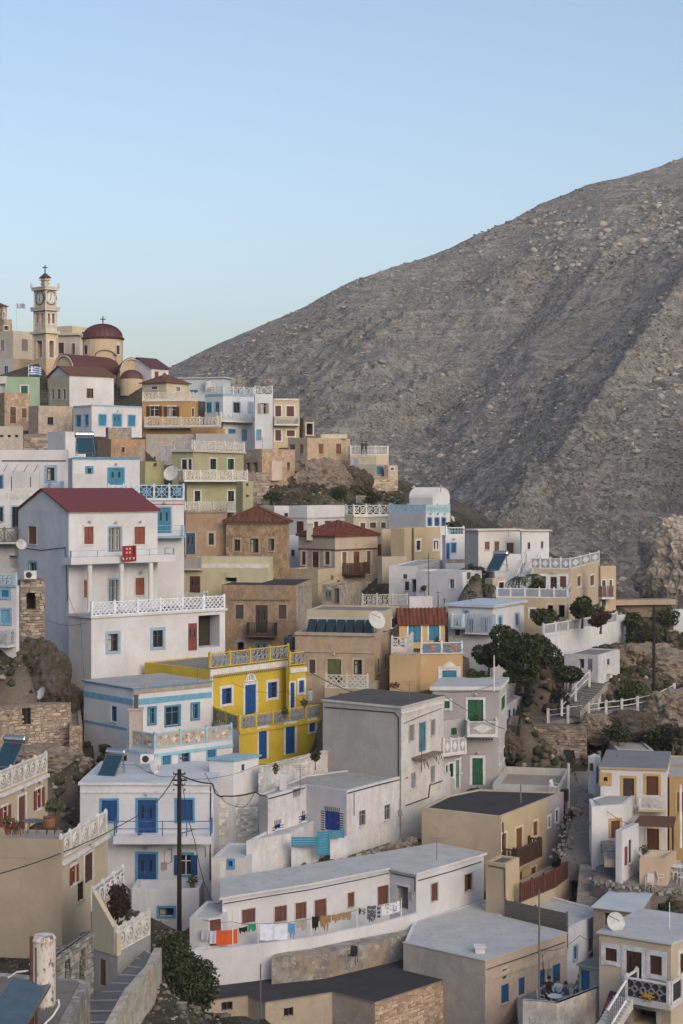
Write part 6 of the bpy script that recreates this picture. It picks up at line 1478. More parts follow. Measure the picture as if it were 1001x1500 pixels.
x, y, z = mpts(32000, lambda X, Y: np.clip((fbm(X*.03, Y*.03, 4, 90)-.38)*4, 0.05, 1)); s_ = (.28+.25*rg.pareto(2.6, len(x)))*(.5+.5*y/700)
scatter('boulders', x, y, z+s_*.1, np.minimum(s_, 1.25), RK, rg, .7, 'pale limestone boulders strewn over the bare mountainside', 'boulders', jit=.55)
oc = []
for x0, x1, y0, y1, n, smax in ((775, 865, 300, 395, 260, 2.6), (880, 1001, 325, 375, 240, 3.0), (930, 985, 275, 310, 90, 2.4), (660, 780, 340, 420, 120, 1.8), (950, 1001, 500, 640, 160, 2.0), (560, 700, 640, 720, 160, 1.8), (600, 760, 560, 660, 140, 1.6)):
    for _ in range(n):
        px_, py_ = rg.uniform(x0, x1), rg.uniform(y0, y1)+0.0; lo_, hi_ = 345., 835.     # march down the slope to the point seen at that height
        yy = np.linspace(hi_, lo_, 90); zz_ = mheight((px_-HX)/F*yy, yy); k_ = np.argmin(np.abs((HY-F*zz_/yy)*1.0-(py_))) if False else np.argmin(np.abs(HY-F*zz_/yy-py_)); oc.append(((px_-HX)/F*yy[k_], yy[k_], zz_[k_], (.18+rg.uniform(0, 1)**2.5)*smax*.62))
oc = np.array(oc); oc[:, 2] += -.2*oc[:, 3]; scatter('outcrop_rocks', oc[:, 0], oc[:, 1], oc[:, 2], oc[:, 3], [plain('outcrop', (.36, .335, .305), .95, 0, .1), plain('outcrop', (.27, .25, .228), .95, 0, .1)], rg, .75, 'broken pale rock outcrops high on the mountainside', 'outcrops', jit=.65)
SH = [plain('dry_shrub', (.09, .085, .06), 1, 0, .05), plain('dry_shrub', (.12, .108, .08), 1, 0, .05)]
x, y, z = mpts(34000, lambda X, Y: np.clip((fbm(X*.025+9, Y*.025, 5, 95, .6)-.47)*5, 0.03, 1)); s_ = rg.uniform(.18, .6, len(x))*(.4+.6*y/700)
scatter('scrub', x, y, z+s_*.3, s_, SH, rg, .8, 'low dark scrub dotted over the dry mountainside', 'scrub')
# village ground rocks and weeds
def vpts(boxes):
    X = []; Y = []
    for x0, x1, D0, D1, n in boxes:
        d = rg.uniform(D0, D1, n); X.append((rg.uniform(x0, x1, n)-HX)/F*d); Y.append(d)
    X = np.concatenate(X); Y = np.concatenate(Y)
    ok = []
    for a, b in zip(X, Y):
        t = True
        for pts, zb in FOOT:
            n = len(pts); ins = False
            for i in range(n):
                (ax, ay), (bx, by) = pts[i], pts[(i+1) % n]
                if (ay > b) != (by > b) and a < (bx-ax)*(b-ay)/(by-ay)+ax: ins = not ins
            if ins: t = False; break
        ok.append(t)
    ok = np.array(ok); X, Y = X[ok], Y[ok]; return X, Y, np.array([tz(a, b) for a, b in zip(X, Y)])
VB = [(360, 590, 168, 200, 1500), (0, 190, 98, 120, 1500), (680, 1001, 105, 150, 4200), (820, 1001, 86, 112, 1100), (430, 640, 92, 100, 900), (100, 330, 70, 100, 900), (300, 640, 86, 93, 900)]
x, y, z = vpts(VB); s_ = rg.gamma(1.3, .05, len(x))+.04
scatter('loose_stones', x, y, z+s_*.2, np.minimum(s_, .7), [plain('rubble', sc3((.24, .21, .18), k), .95, 0, .1) for k in (.6, .9, 1.3)], rg, .7, 'loose stones scattered on the steep ground between the houses', 'stones')
x, y, z = vpts([(360, 590, 168, 200, 900), (0, 190, 98, 120, 700), (690, 1001, 105, 150, 5200), (430, 640, 92, 100, 200), (880, 1001, 86, 112, 300)]); s_ = rg.uniform(.1, .38, len(x))
scatter('weeds', x, y, z+s_*.3, s_, [plain('weed', c, 1, 0, .05) for c in ((.04, .045, .028), (.065, .06, .04), (.11, .092, .062))], rg, .9, 'dark weeds and dry brush on the ground between the houses', 'weeds')
# ================================================================ streets, stairs, plaza
PAVE = roofm((.20, .19, .18), .7); STEP = plaster((.30, .285, .27), .6, .3)
def path(name, left, right, mat, th=1.2):
    """sheet between two edges given as 3-d points"""
    mb = MB()
    for i in range(len(left)-1):
        a, b, c, d = left[i], right[i], right[i+1], left[i+1]
        lo = [(p[0], p[1], p[2]-th) for p in (a, b, c, d)]; mb.hexa(lo+[a, b, c, d], mat)
    o = mb.build(name); o['kind'] = 'structure'; return o
path('street', [P(846, 1172, 110), P(835, 1215, 105.5), P(822, 1262, 102)], [P(868, 1172, 110), P(882, 1215, 105.5), P(882, 1262, 102)], PAVE)
path('street', [P(843, 1130, 118), P(848, 1150, 115), P(846, 1172, 110)], [P(868, 1130, 118), P(868, 1150, 115), P(868, 1172, 110)], PAVE)
path('plaza', [P(880, 1262, 102), P(868, 1290, 98.5)], [P(1080, 1262, 102), P(1080, 1290, 98.5)], PAVE)
path('plaza', [P(868, 1290, 98.5), P(905, 1307, 97)], [P(1080, 1290, 98.5), P(1080, 1307, 97)], PAVE)
path('walkway', [P(212, 1392, 78.5), P(176, 1428, 76), P(136, 1466, 73.5), P(95, 1515, 70)], [P(225, 1400, 77.5), P(212, 1430, 74), P(180, 1465, 71), P(150, 1515, 68)], roofm((.20, .20, .20), .4), 2.5)
o = emp('retaining_wall', P(190, 1470, 71), 'buttressed grey retaining wall along the lower left walkway', 'retaining wall')
mb = MB(); wl = [P(228, 1396, 77.3), P(214, 1424, 74), P(184, 1458, 71), P(152, 1515, 67.5)]; wm = plaster((.40, .38, .35), .8, .35)
for a, b in zip(wl, wl[1:]):
    u, W_ = unit(a, b); n_ = (-u[1], u[0]); q = lambda p, d, z: (p[0]+n_[0]*d, p[1]+n_[1]*d, z)
    mb.hexa([q(a, .3, a[2]-5), q(b, .3, b[2]-5), q(b, -.05, b[2]-5), q(a, -.05, a[2]-5), q(a, .3, a[2]+.25), q(b, .3, b[2]+.25), q(b, -.05, b[2]+.25), q(a, -.05, a[2]+.25)][::1], wm)
mb.build('wall', o)
h = emp('stairway', P(865, 1330, 88.3), 'worn pale stone steps running down from the street to the lean-to', 'stairway'); steps(h, P(863, 1338, 97), P(868, 1266, 101.8), 1.55, 11, STEP)
h = emp('stairway', P(842, 1190, 100), 'old stone steps climbing to the dark door of the rough stone house', 'stairway'); steps(h, P(843, 1186, 108.5), P(836, 1125, 119.8), 1.3, 16, plaster((.24, .22, .20), .6, .3))
h = emp('stairway', P(897, 1250, 89), 'pale steps beside the curved stair wall of the ochre-framed house', 'stairway'); steps(h, P(899, 1262, 98.5), P(893, 1226, 102.2), 1.1, 8, STEP)
h = emp('stairway', P(900, 1500, 78), 'dark red painted steps between the courtyard wall and the cream house', 'stairway'); steps(h, P(893, 1500, 78), P(912, 1448, 82), 1.1, 11, plaster((.12, .045, .05), .4))
h = emp('stairway', P(740, 870, 140), 'white side stairs climbing between the hut and the patterned-parapet house', 'stairway'); steps(h, P(760, 876, 137.5), P(782, 822, 147), 1.2, 14, plaster(WH, .3))
for s_ in (-.62, .62):
    a = Vector(P(760, 876, 137.5)); b = Vector(P(782, 822, 147)); rail(h, (a.x+s_, a.y), (a.x+s_+.01, a.y+.3), a.z, .9, 'hor', WT, 1) if False else None
    mb = MB(); e = Vector((s_, 0, .9)); mb.bar(a+e, b+e, .05, paint(WT, .8)); 
    for t in (0, .25, .5, .75, 1): mb.bar(a.lerp(b, t)+Vector((s_, 0, 0)), a.lerp(b, t)+e, .04, paint(WT, .8))
    mb.build('handrail', h)
h = emp('stairway', P(800, 990, 124), 'stepped path with white railings climbing to the small white house with grey doors', 'stairway'); A_, B_ = P(838, 1042, 122.5), P(878, 1000, 124.5); steps(h, A_, B_, 1.6, 14, STEP)
for a, b in ((Vector(A_), Vector(B_)),):
    for k in (.45, .9): mb = MB(); mb.bar(a+Vector((-.8, -.3, k)), b+Vector((-.8, -.3, k)), .035, paint(WT, .8)); mb.build('handrail', h)
    for t in (0, .5, 1): mb = MB(); p = a.lerp(b, t)+Vector((-.8, -.3, 0)); mb.aabb(p.x-.09, p.y-.09, p.z-.3, p.x+.09, p.y+.09, p.z+1, paint((.5, .5, .5), .8)); mb.build('post', h)
# footpath with white posts across the hillside
fp = [P(800, 1058, 123), P(850, 1049, 122.5), P(905, 1042, 123), P(950, 1036, 125), P(985, 1018, 129), P(1030, 1000, 134)]
path('footpath', [(p[0], p[1]+1.5, p[2]) for p in fp], fp, roofm((.26, .25, .24), .5), .4)
fe = emp('post_fence', fp[0], 'white post and rail fence along the hillside footpath', 'fence'); vv = [Vector(p) for p in fp]
pp = [P(803, 1056, 123), P(832, 1052, 122.7), P(862.5, 1048, 122.6), P(888, 1044, 122.8), P(911, 1042, 123.2), P(934, 1038, 124.3), P(961, 1032, 126), P(988, 1018, 129)]
for p in pp: mb = MB(); mb.aabb(p[0]-.1, p[1]-.1, p[2]-.4, p[0]+.1, p[1]+.1, p[2]+.95, paint((.5, .5, .5), .8)); mb.build('post', fe)
for a, b in zip(pp, pp[1:]):
    for k in (.4, .8): mb = MB(); mb.bar((a[0], a[1], a[2]+k), (b[0], b[1], b[2]+k), .035, paint((.6, .6, .6), .8)); mb.build('rail', fe)
# steps with white rail down to the footpath from the bottom-right balcony
h = emp('stairway', P(890, 1490, 78), 'white-railed outside stairs of the cream house at the bottom right', 'stairway')
a, b = Vector(P(887, 1506, 77.2)), Vector(P(914, 1462, 78.4)); steps(h, a, b, 1.0, 10, plaster((.55, .54, .53), .4))
nn = Vector((0, -.55, 0))
for k in (.05, 1.0): mb = MB(); mb.bar(a+nn+Vector((0, 0, k)), b+nn+Vector((0, 0, k)), .07, paint(WT, .8)); mb.build('handrail', h)
for i in range(9): mb = MB(); p = a.lerp(b, (i+.5)/9)+nn; mb.bar(p, p+Vector((0, 0, 1)), .03, paint((.25, .25, .27))); mb.build('baluster', h)

# crags: displaced rock lumps
def crag(name, x, y, D, sx, sy, sz, c, label, seed=0, sub=5):
    import bmesh
    bm = bmesh.new(); bmesh.ops.create_icosphere(bm, subdivisions=sub, radius=1); co = np.array([v.co[:] for v in bm.verts])
    k = fbm(co[:, 0]*1.6+seed, co[:, 1]*1.6+co[:, 2]*1.3, 5, seed, .55, True); k2 = fbm(co[:, 0]*4+seed, co[:, 2]*4+co[:, 1]*3, 4, seed+5, .6)
    k3 = fbm(co[:, 0]*9+seed, co[:, 2]*9+co[:, 1]*7, 4, seed+9, .65, True); co = co*(.55+.55*k+.30*(k2-.5)+.14*(k3-.5))[:, None]*np.array([sx, sy, sz]); p = P(x, y, D)
    for v, q in zip(bm.verts, co): v.co = q
    me = bpy.data.meshes.new(name); bm.to_mesh(me); bm.free(); me.materials.append(c); o = bpy.data.objects.new(name, me); COL.objects.link(o); o.location = p; tagobj(o, label, 'rock'); return o
RKM = plaster((.22, .185, .155), .6, .35); RKD = plaster((.085, .073, .062), .7, .4)
for a in ((465, 706, 187, 4.0, 3.0, 2.9, RKM, 'pale brown rock bulge under the peach block house', 2), (505, 712, 190, 3.6, 3, 2.6, RKD, 'dark overhanging crag between the peach block house and the retaining wall', 5), (420, 735, 181, 3.2, 2.5, 1.6, RKD, 'dark scree mound above the long white house', 7),
          (48, 1000, 115, 2.6, 2.5, 3.2, RKD, 'dark earth bank beside the big white house', 9), (95, 1045, 117, 1.8, 2, 2.2, RKD, 'dark rock foot at the base of the big white house', 12), (60, 1118, 107, 3.4, 2, 1.2, RKM, 'low rocky ledge beneath the rubble cottage', 14),
          (988, 800, 337, 7, 6, 6.5, stonem((.36, .31, .27), .5), 'pale broken rock spur at the right edge', 17), (972, 850, 330, 6, 6, 6, stonem((.33, .29, .25), .5), 'lower shoulder of the pale rock spur', 19), (1012, 840, 325, 9, 7, 11, stonem((.34, .30, .26), .5), 'tall block of the rock spur cut by the right edge', 37),
          (874, 1068, 121, 1.5, 1.2, 1.2, RKM, 'brown rock under the footpath beside the rough stone house', 41), (920, 1064, 121.4, 2.2, 1.2, 1.2, RKD, 'dark rock bank under the post fence', 43),
          (985, 1050, 124, 2.6, 2.5, 2.0, RKM, 'large brown boulder by the footpath at the right', 23), (742, 1095, 118.5, 1.2, 1.2, 1.2, RKD, 'dark rubble heap right of the lilac house', 27), (950, 975, 136, 3.6, 2.6, 2.0, RKM, 'rock outcrop below the right edge utility pole', 29)):
    crag('rock', *a[:7], a[7], a[8])

# ================================================================ vegetation
def tree(name, x, y, D, rx, ry, rz, n, cols, label, cat='tree', trunk=1.6, leaf=.16, seed=1, lumps=9, zc=None):
    rg_ = np.random.default_rng(seed); c = np.array(P(x, y, D)); base = (c[0], c[1], c[2]-rz-trunk)
    root = emp(name, base, label, cat)
    L = rg_.normal(0, 1, (lumps, 3)); L /= np.linalg.norm(L, axis=1)[:, None]; L = L*rg_.uniform(.25, .72, (lumps, 1)); rr = rg_.uniform(.3, .55, lumps)
    k = rg_.integers(0, lumps, n); d = rg_.normal(0, 1, (n, 3)); d /= np.linalg.norm(d, axis=1)[:, None]
    p = (L[k]+d*(rr[k]*rg_.uniform(.45, 1.08, n)**.5)[:, None])*np.array([rx, ry, rz]) + np.array([0, 0, rz+trunk])
    a = rg_.normal(0, 1, (n, 3)); a /= np.linalg.norm(a, axis=1)[:, None]; b = np.cross(a, rg_.normal(0, 1, (n, 3))); b /= np.linalg.norm(b, axis=1)[:, None]
    s_ = (leaf*rg_.uniform(.5, 1.3, n))[:, None]; V = np.stack([p-a*s_, p+b*s_*.5, p+a*s_, p-b*s_*.5], 1).reshape(-1, 3); Fc = np.arange(n*4).reshape(-1, 4)
    o = tri_mesh('crown', V, Fc, [plain('leaf', q, .8, 0, .2) for q in cols], rg_.integers(0, len(cols), n)); o.parent = root
    mb = MB(); t = MB()
    t.bar((0, 0, -.3), (.05*rx, 0, trunk+.3*rz), .10*rx, plain('bark', (.08, .06, .045), .95), 7, .05*rx)
    for i in range(5):
        q = L[i]*np.array([rx, ry, rz]); t.bar((.05*rx, 0, trunk+.2*rz), (q[0], q[1], q[2]+rz+trunk), .045*rx, plain('bark', (.08, .06, .045), .95), 5, .015)
    t.build('trunk', root, off=(0, 0, 0)); return root
G1 = ((.018, .032, .014), (.032, .05, .02), (.05, .07, .03), (.075, .095, .045), (.06, .055, .03)); G2 = ((.03, .042, .022), (.055, .07, .035)); G3 = ((.10, .03, .035), (.07, .03, .03), (.04, .045, .025))
tree('tree', 257, 1438, 79, 1.9, 1.8, 2.5, 20000, G1, 'dark green bushy tree at the bottom beside the black-roofed house', seed=3, leaf=.11, lumps=16)
tree('tree', 745, 950, 123, 2.1, 2.0, 1.7, 6500, G1, 'broad dark green tree left of the garden retaining wall', seed=4, leaf=.15, trunk=.6)
tree('tree', 787, 948, 122, 2.0, 1.8, 1.8, 6500, G1, 'dark green tree against the retaining wall, right of its twin', seed=5, leaf=.15, trunk=.6)
tree('bush', 716, 960, 124, 1.1, 1.0, 1.0, 2500, G2, 'smaller dark bush touching the blue-shuttered white house', 'bush', seed=6, trunk=.3)
tree('bush', 765, 985, 121, 1.5, 1.2, .9, 2500, G1, 'low dark bush beneath the two broad trees', 'bush', seed=16, trunk=.3)
tree('bush', 835, 985, 119, 1.6, 1.3, .9, 3000, G1, 'dark bush in front of the small white house with grey doors', 'bush', seed=7, trunk=.3)
tree('bush', 800, 905, 131, 1.4, 1.2, .9, 2600, G1, 'dark shrub below the terrace parapet of the patterned-parapet house', 'bush', seed=8, trunk=.3)
tree('bush', 853, 890, 132, 1.3, 1.2, 1.1, 2600, G1, 'dark climbing shrub at the corner of the patterned-parapet house', 'bush', seed=9, trunk=.3)
tree('bush', 880, 905, 131, 1.2, 1.0, .7, 1800, G3, 'purplish flowering shrub over the retaining wall parapet', 'bush', seed=10, trunk=.3)
tree('bush', 787, 862, 136, .9, .8, .9, 1500, G2, 'leafy pot plant cluster on the wide terrace', 'plant', seed=11, trunk=.3)
tree('bush', 924, 1010, 126, 1.0, .9, .9, 1600, ((.04, .06, .02), (.07, .09, .03)), 'olive green bush on the hillside below the right edge hut', 'bush', seed=12, trunk=.2)
tree('bush', 930, 920, 140, 1.5, 1.3, 1.6, 2600, G1, 'dark bush right of the retaining wall end', 'bush', seed=13, trunk=.3)
tree('bush', 965, 1085, 120, 1.6, 1.2, 1.0, 2600, G1, 'dark thicket above the ochre-framed white house', 'bush', seed=14, trunk=.2)
tree('bush', 874, 1208, 102.5, .46, .44, .68, 1500, ((.17, .03, .02), (.11, .028, .02), (.2, .05, .03)), 'rust red bushy plant by the curved stair wall', 'plant', seed=15, trunk=.1, leaf=.08)
tree('bush', 836, 1198, 107.5, .3, .3, .6, 700, ((.14, .03, .025), (.08, .03, .02)), 'small dark red plant at the corner by the old steps', 'plant', seed=18, trunk=.1, leaf=.07)
tree('bush', 172, 1318, 79.5, .75, .7, .95, 2800, ((.05, .022, .03), (.08, .03, .03), (.035, .04, .02)), 'purple-leaved shrub on the stair terrace of the big beige house', 'bush', seed=19, trunk=.5, leaf=.09)
tree('bush', 81, 1178, 85.5, .75, .6, .4, 1800, ((.07, .10, .05), (.11, .14, .08)), 'spreading grey-green pot plant on the beige terrace', 'plant', seed=20, trunk=.25, leaf=.09)
tree('bush', 462, 1108, 102.8, .42, .4, .45, 900, G1, 'round dark pot plant under the yellow house', 'plant', seed=21, trunk=.1, leaf=.08)
tree('bush', 622, 720-8+150, 142, .3, .3, .3, 200, G2, 'tiny plant in the cluttered yard of the rambling white house', 'plant', seed=22, trunk=.1, leaf=.08)
tree('bush', 665, 770, 158, 1.1, .9, .5, 900, ((.09, .075, .05), (.06, .055, .035)), 'dry brush on the roof edge right of the white chapel', 'bush', seed=24, trunk=.1, leaf=.12)
tree('bush', 585, 1003, 119.5, .8, .5, .4, 900, ((.13, .06, .03), (.09, .045, .03)), 'rusty dry brush heap beneath the ochre block', 'bush', seed=25, trunk=.05, leaf=.1)
pt = P(72, 1205, 85.3); mb = MB(); mb.lathe((pt[0], pt[1], pt[2]-.3), [(.2, 0), (.30, .1), (.33, .45), (.28, .55), (.34, .6)], plain('terracotta_pot', (.22, .09, .05), .85), 14); single(mb, 'flower_pot', 'large terracotta pot on the beige terrace', 'flower pot')
for i_, (x_, y_, D_, rx_, rz_, lb_) in enumerate(((948, 935, 137, 1.3, 1.0, 'dark shrub beside the right edge utility pole'), (975, 905, 146, 1.4, 1.2, 'dark shrub under the blank white house at the right edge'), (818, 1020, 122.6, .8, .6, 'low scrubby bush at the foot of the stepped path'), (905, 1072, 119, 1.2, .8, 'dark bush on the bank below the post fence'), (985, 1078, 119, 1.3, 1.0, 'dark bush at the right edge above the ochre house'),
    (702, 990, 119.5, 1.0, .8, 'bush in the gap between the lilac house and the broad tree'), (880, 958, 131, .9, .6, 'bush squeezed between the retaining wall and the small white house'), (500, 722, 181, 1.2, .8, 'dark bush on the crag under the peach block house'), (545, 730, 180, 1.2, .8, 'dark bush below the ridge-end retaining wall'), (400, 728, 175, 1.0, .6, 'bush on the scree left of the crag'), (75, 1075, 112, .9, .6, 'dark bush behind the rubble cottage'), (40, 975, 115.5, 1.0, .8, 'dark bush under the crumbling stone pier'))):
    tree('bush', x_, y_, D_, rx_, rx_*.9, rz_, 1500, G2 if i_ % 2 else ((.03, .035, .02), (.05, .05, .03)), lb_, 'bush', seed=40+i_, trunk=.15, leaf=.12, lumps=12)
def palm(x, y, D, hgt, label, seed):
    r_ = random.Random(seed); c = P(x, y, D); root = emp('palm', (c[0], c[1], c[2]-hgt), label, 'plant'); g = plain('leaf', (.05, .075, .03), .7)
    t = MB(); t.bar((0, 0, -.2), (.05, 0, hgt), .09, plain('bark', (.10, .08, .06), .95), 7, .07); t.build('trunk', root, off=(0, 0, 0))
    for i in range(16):
        a = 2*math.pi*i/16+r_.uniform(-.2, .2); L_ = r_.uniform(.8, 1.2); up = r_.uniform(.1, .7); m = MB(); pr = Vector((0, 0, hgt)); 
        for k in range(1, 7):
            q = k/6; p = Vector((math.cos(a)*L_*q, math.sin(a)*L_*q, hgt+up*q-1.0*q*q)); m.bar(pr, p, .02, g, 3)
            for s_ in (-1, 1):
                e = p+Vector((-math.sin(a)*s_*.28*(1-q*.6), math.cos(a)*s_*.28*(1-q*.6), -.08)); m.poly([pr, p, e], g)
            pr = p
        m.build('frond', root, off=(0, 0, 0))
palm(760, 846, 137.5, 1.1, 'small palm beside the white side stairs', 1); palm(780, 842, 138.5, 1.3, 'second small palm, nearer the patterned-parapet house', 2); palm(715+1, 857, 138, .5, 'leafy plant at the door of the cream hut', 3)

# ================================================================ services and small things
IRON = plain('iron', (.03, .03, .03)); STEEL = plain('galvanised', (.35, .36, .37), .35, .8); WHM = paint((.7, .7, .7), .5); PAN = plain('solar_absorber', (.02, .055, .085), .12)
def solar(x, y, D, label, w=1.2, L_=1.7, yaw=0, tank=True, tilt=42, s=1.0, tankcol=None, lean=0):
    c = P(x, y, D); root = emp('solar_water_heater', c, label, 'solar water heater'); t = math.radians(tilt); ca, sa = math.cos(math.radians(yaw)), math.sin(math.radians(yaw))
    def T(a, b, z): return (ca*a-sa*b, sa*a+ca*b, z)          # local: a right, b away
    w *= s; L_ *= s; dy, dz = L_*math.cos(t), L_*math.sin(t)
    n = (0, -math.sin(t)*.05, math.cos(t)*.05)
    def slab(a0, a1, q0, q1, off, th, m, nm):
        mb = MB(); P4 = [(a0, q0), (a1, q0), (a1, q1), (a0, q1)]
        lo = [T(a, dy*q-math.sin(t)*off, .12+dz*q+math.cos(t)*off) for a, q in P4]; hi = [T(a, dy*q-math.sin(t)*(off+th), .12+dz*q+math.cos(t)*(off+th)) for a, q in P4]
        mb.hexa(lo+hi, m); return mb.build(nm, root, off=(0, 0, 0))
    p = slab(-w/2, w/2, 0, 1, 0, .08, STEEL, 'panel'); g = slab(-w/2+.05, w/2-.05, .03, .97, .081, .01, PAN, 'absorber'); 
    mb = MB()
    for a in (-w/2+.05, w/2-.05):
        mb.bar(T(a, 0, 0), T(a, dy, 0), .025, STEEL); mb.bar(T(a, dy, 0), T(a, dy, dz+.2), .025, STEEL); mb.bar(T(a, dy*1.25, 0), T(a, dy, dz+.1), .025, STEEL)
    mb.bar(T(-w/2, dy, dz*.5), T(w/2, dy, dz*.5), .02, STEEL); mb.build('frame', root, off=(0, 0, 0))
    if tank:
        r_ = .24*s; m = tankcol or plain('tank_steel', (.5, .5, .5), .25, .9); q = MB(); z = .12+dz+r_*.9; y_ = dy+.15*s
        K = 14; P0 = []; n0 = 0
        for a, rr in ((-w*.55, r_*.75), (-w*.5, r_), (w*.5, r_), (w*.55, r_*.75)): P0.append([T(a, y_+rr*math.cos(2*math.pi*i/K), z+rr*math.sin(2*math.pi*i/K)) for i in range(K)])
        for A_, B_ in zip(P0, P0[1:]):
            for i in range(K): q.poly([A_[i], A_[(i+1) % K], B_[(i+1) % K], B_[i]][::-1], m)
        q.poly(P0[0], m); q.poly(P0[-1][::-1], m); q.build('tank', root, off=(0, 0, 0), smooth=True)
    return root
solar(156, 1141, 102.1, 'solar panel with a shiny tank on the roof of the blue-doored white house', yaw=-18, s=1.0)
so = solar(4, 1128, 92.5, 'solar panel under a lettered tank at the left edge roof', yaw=-18, s=1.05)
for i, ch in enumerate('LDO'): pass
cu = bpy.data.curves.new('lettering', 'FONT'); cu.body = 'LDO'; cu.size = .21; cu.extrude = .004; ct0 = bpy.data.objects.new('tmp', cu); me_ = bpy.data.meshes.new_from_object(ct0); bpy.data.objects.remove(ct0); me_.materials.append(paint((.25, .03, .03))); ct_ = bpy.data.objects.new('lettering', me_); COL.objects.link(ct_); ct_.parent = so; ct_.location = (.22, 1.0, 1.30); ct_.rotation_euler = (math.pi/2, 0, math.radians(-18))
solar(127, 667, 150, 'solar panel with a small steel tank between the upper white houses', yaw=15, s=1.35)
solar(722, 838, 139.5, 'tilted solar panel with tank above the cream hut', yaw=-35, s=1.05)
# near rusty tank and panel, bottom left
root = emp('solar_water_heater', P(50, 1500, 35), 'rust-streaked white water tank with a big tilted panel at the bottom left corner', 'solar water heater')
rm, nt, b = nmat('rusty_tank'); v_ = mapped(nt, (1, 1, .45)); c_ = mix(nt, ramp(nt, noise(nt, 3.0, v_, 8, .75), .52, .60), (.62, .57, .53), (.16, .07, .035)); c_ = mix(nt, ramp(nt, noise(nt, 9, v_, 6, .7), .58, .64), c_, (.09, .04, .025)); nt.links.new(c_, b.inputs['Base Color']); b.inputs['Roughness'].default_value = .6
def tri4(name, prof, c, m, k=24, **kw):
    mb = MB(); mb.lathe(c, prof, m, k); return mb.build(name, root, smooth=False)
tc = P(64.5, 1474, 35); H_ = 104/2400*35; tri4('tank', [(.0, 0), (.22, .0), (.25, .05), (.25, H_-.05), (.22, H_), (0, H_+.01)], tc, rm, 28)
tri4('tank_rim', [(.256, 0), (.262, .02), (.262, .05), (.25, .07)], (tc[0], tc[1], tc[2]+H_-.12), rm, 28)
mb = MB(); c2 = P(47, 1478, 34.9); rb_ = plain('rust', (.14, .06, .03), .9); zt_ = (HY-1372)/F*34.9
mb.bar((c2[0], c2[1], c2[2]-.6), (c2[0], c2[1], zt_), .05, rb_, 8); mb.bar((c2[0]+.12, c2[1]-.1, c2[2]-.6), (c2[0]+.12, c2[1]-.1, zt_-.2), .03, rb_, 6); mb.bar((c2[0]-.06, c2[1], c2[2]+.95), (tc[0], tc[1], c2[2]+.95), .025, WHM, 6); mb.build('standpipe', root)
pq = [P(18, 1430, 34.2), P(74, 1442, 34.6), P(44, 1520, 33.2), P(-60, 1560, 32.0)]
A0, A1, B1, B0 = [Vector(p) for p in (P(19, 1430, 35.0), P(74.5, 1441, 34.8), P(32, 1512, 33.6), P(-28, 1500, 33.8))]
nrm = (A1-A0).cross(B0-A0).normalized(); nrm = nrm if nrm.y < 0 or nrm.z > 0 else -nrm
if nrm.z < 0: nrm = -nrm
def quad(i): 
    cc = (A0+A1+B0+B1)/4; return [p+(cc-p)*i for p in (B0, B1, A1, A0)]
mb = MB(); q = quad(0); mb.hexa([p-nrm*.08 for p in q]+q, STEEL); mb.build('panel', root)
mb = MB(); q = quad(.05); mb.hexa([p+nrm*.002 for p in q]+[p+nrm*.012 for p in q], plain('solar_absorber_near', (.07, .11, .15), .18)); mb.build('absorber', root)
mb = MB()
for s_, e_ in ((tc[0]+.24, 0), ):
    pts = [Vector(P(79, 1468, 35)), Vector(P(86, 1465, 34.9)), Vector(P(87, 1473, 34.8)), Vector(P(78, 1488, 34.6)), Vector(P(64, 1502, 34.4))]; mb.tube(pts, .022, WHM, 8)
mb.build('hose', root); mb = MB(); pts = [Vector(P(12, 1432, 35)), Vector(P(25, 1424, 35)), Vector(P(42, 1422, 35))]; mb.tube(pts, .02, WHM, 8); mb.build('hose', root)
base_o = House('low rough roof edge beneath the rusty tank', 'roof', 'roof_corner'); bv = base_o.poly([(-120, 1500), (90, 1520)], 35.5, 1560, OLDG, 0, dep=4).flat(RBROWN, .02); base_o.done()

def dish(x, y, D, r_, yaw, label, mast=.6):
    c = Vector(P(x, y, D)); root = emp('satellite_dish', c-Vector((0, 0, mast)), label, 'satellite dish'); ax = Vector((math.sin(math.radians(yaw)), -math.cos(math.radians(yaw)), .45)).normalized()
    u = ax.orthogonal().normalized(); v_ = ax.cross(u); mb = MB(); K = 18; m = paint((.50, .50, .50), .6)
    rings = [(r_*k/4, .25*r_*(k/4)**2) for k in range(5)]
    for (r0, d0), (r1, d1) in zip(rings, rings[1:]):
        for i in range(K):
            t0, t1 = 2*math.pi*i/K, 2*math.pi*(i+1)/K; g = lambda r, d, t, o=0: c+u*r*math.cos(t)+v_*r*math.sin(t)+ax*(d+o)
            mb.poly([g(r0, d0, t0), g(r1, d1, t0), g(r1, d1, t1), g(r0, d0, t1)], m); mb.poly([g(r0, d0, t1, -.02), g(r1, d1, t1, -.02), g(r1, d1, t0, -.02), g(r0, d0, t0, -.02)], m)
    mb.build('reflector', root); mb = MB(); mb.bar(c-Vector((0, 0, mast)), c-ax*.04, .03, IRON, 6); mb.build('mast', root); mb = MB(); mb.bar(c-v_*r_*.9+ax*.2*r_, c+ax*r_*.9, .015, IRON); mb.bar(c+ax*r_*.85, c+ax*r_*1.0, .05, paint((.4, .4, .4)), 8); mb.build('feed_arm', root)
dish(252, 694, 169, .85, -20, 'large round dish beside the pistachio green house', 1.2); dish(31, 798, 126, .42, 30, 'satellite dish on the side wall of the big white house', .3)
dish(62, 1016, 104, .42, -50, 'satellite dish on the dark flat roof of the rubble cottage', .5); dish(225, 1125, 103.2, .45, 60, 'satellite dish on the roof of the blue-doored white house', .55)
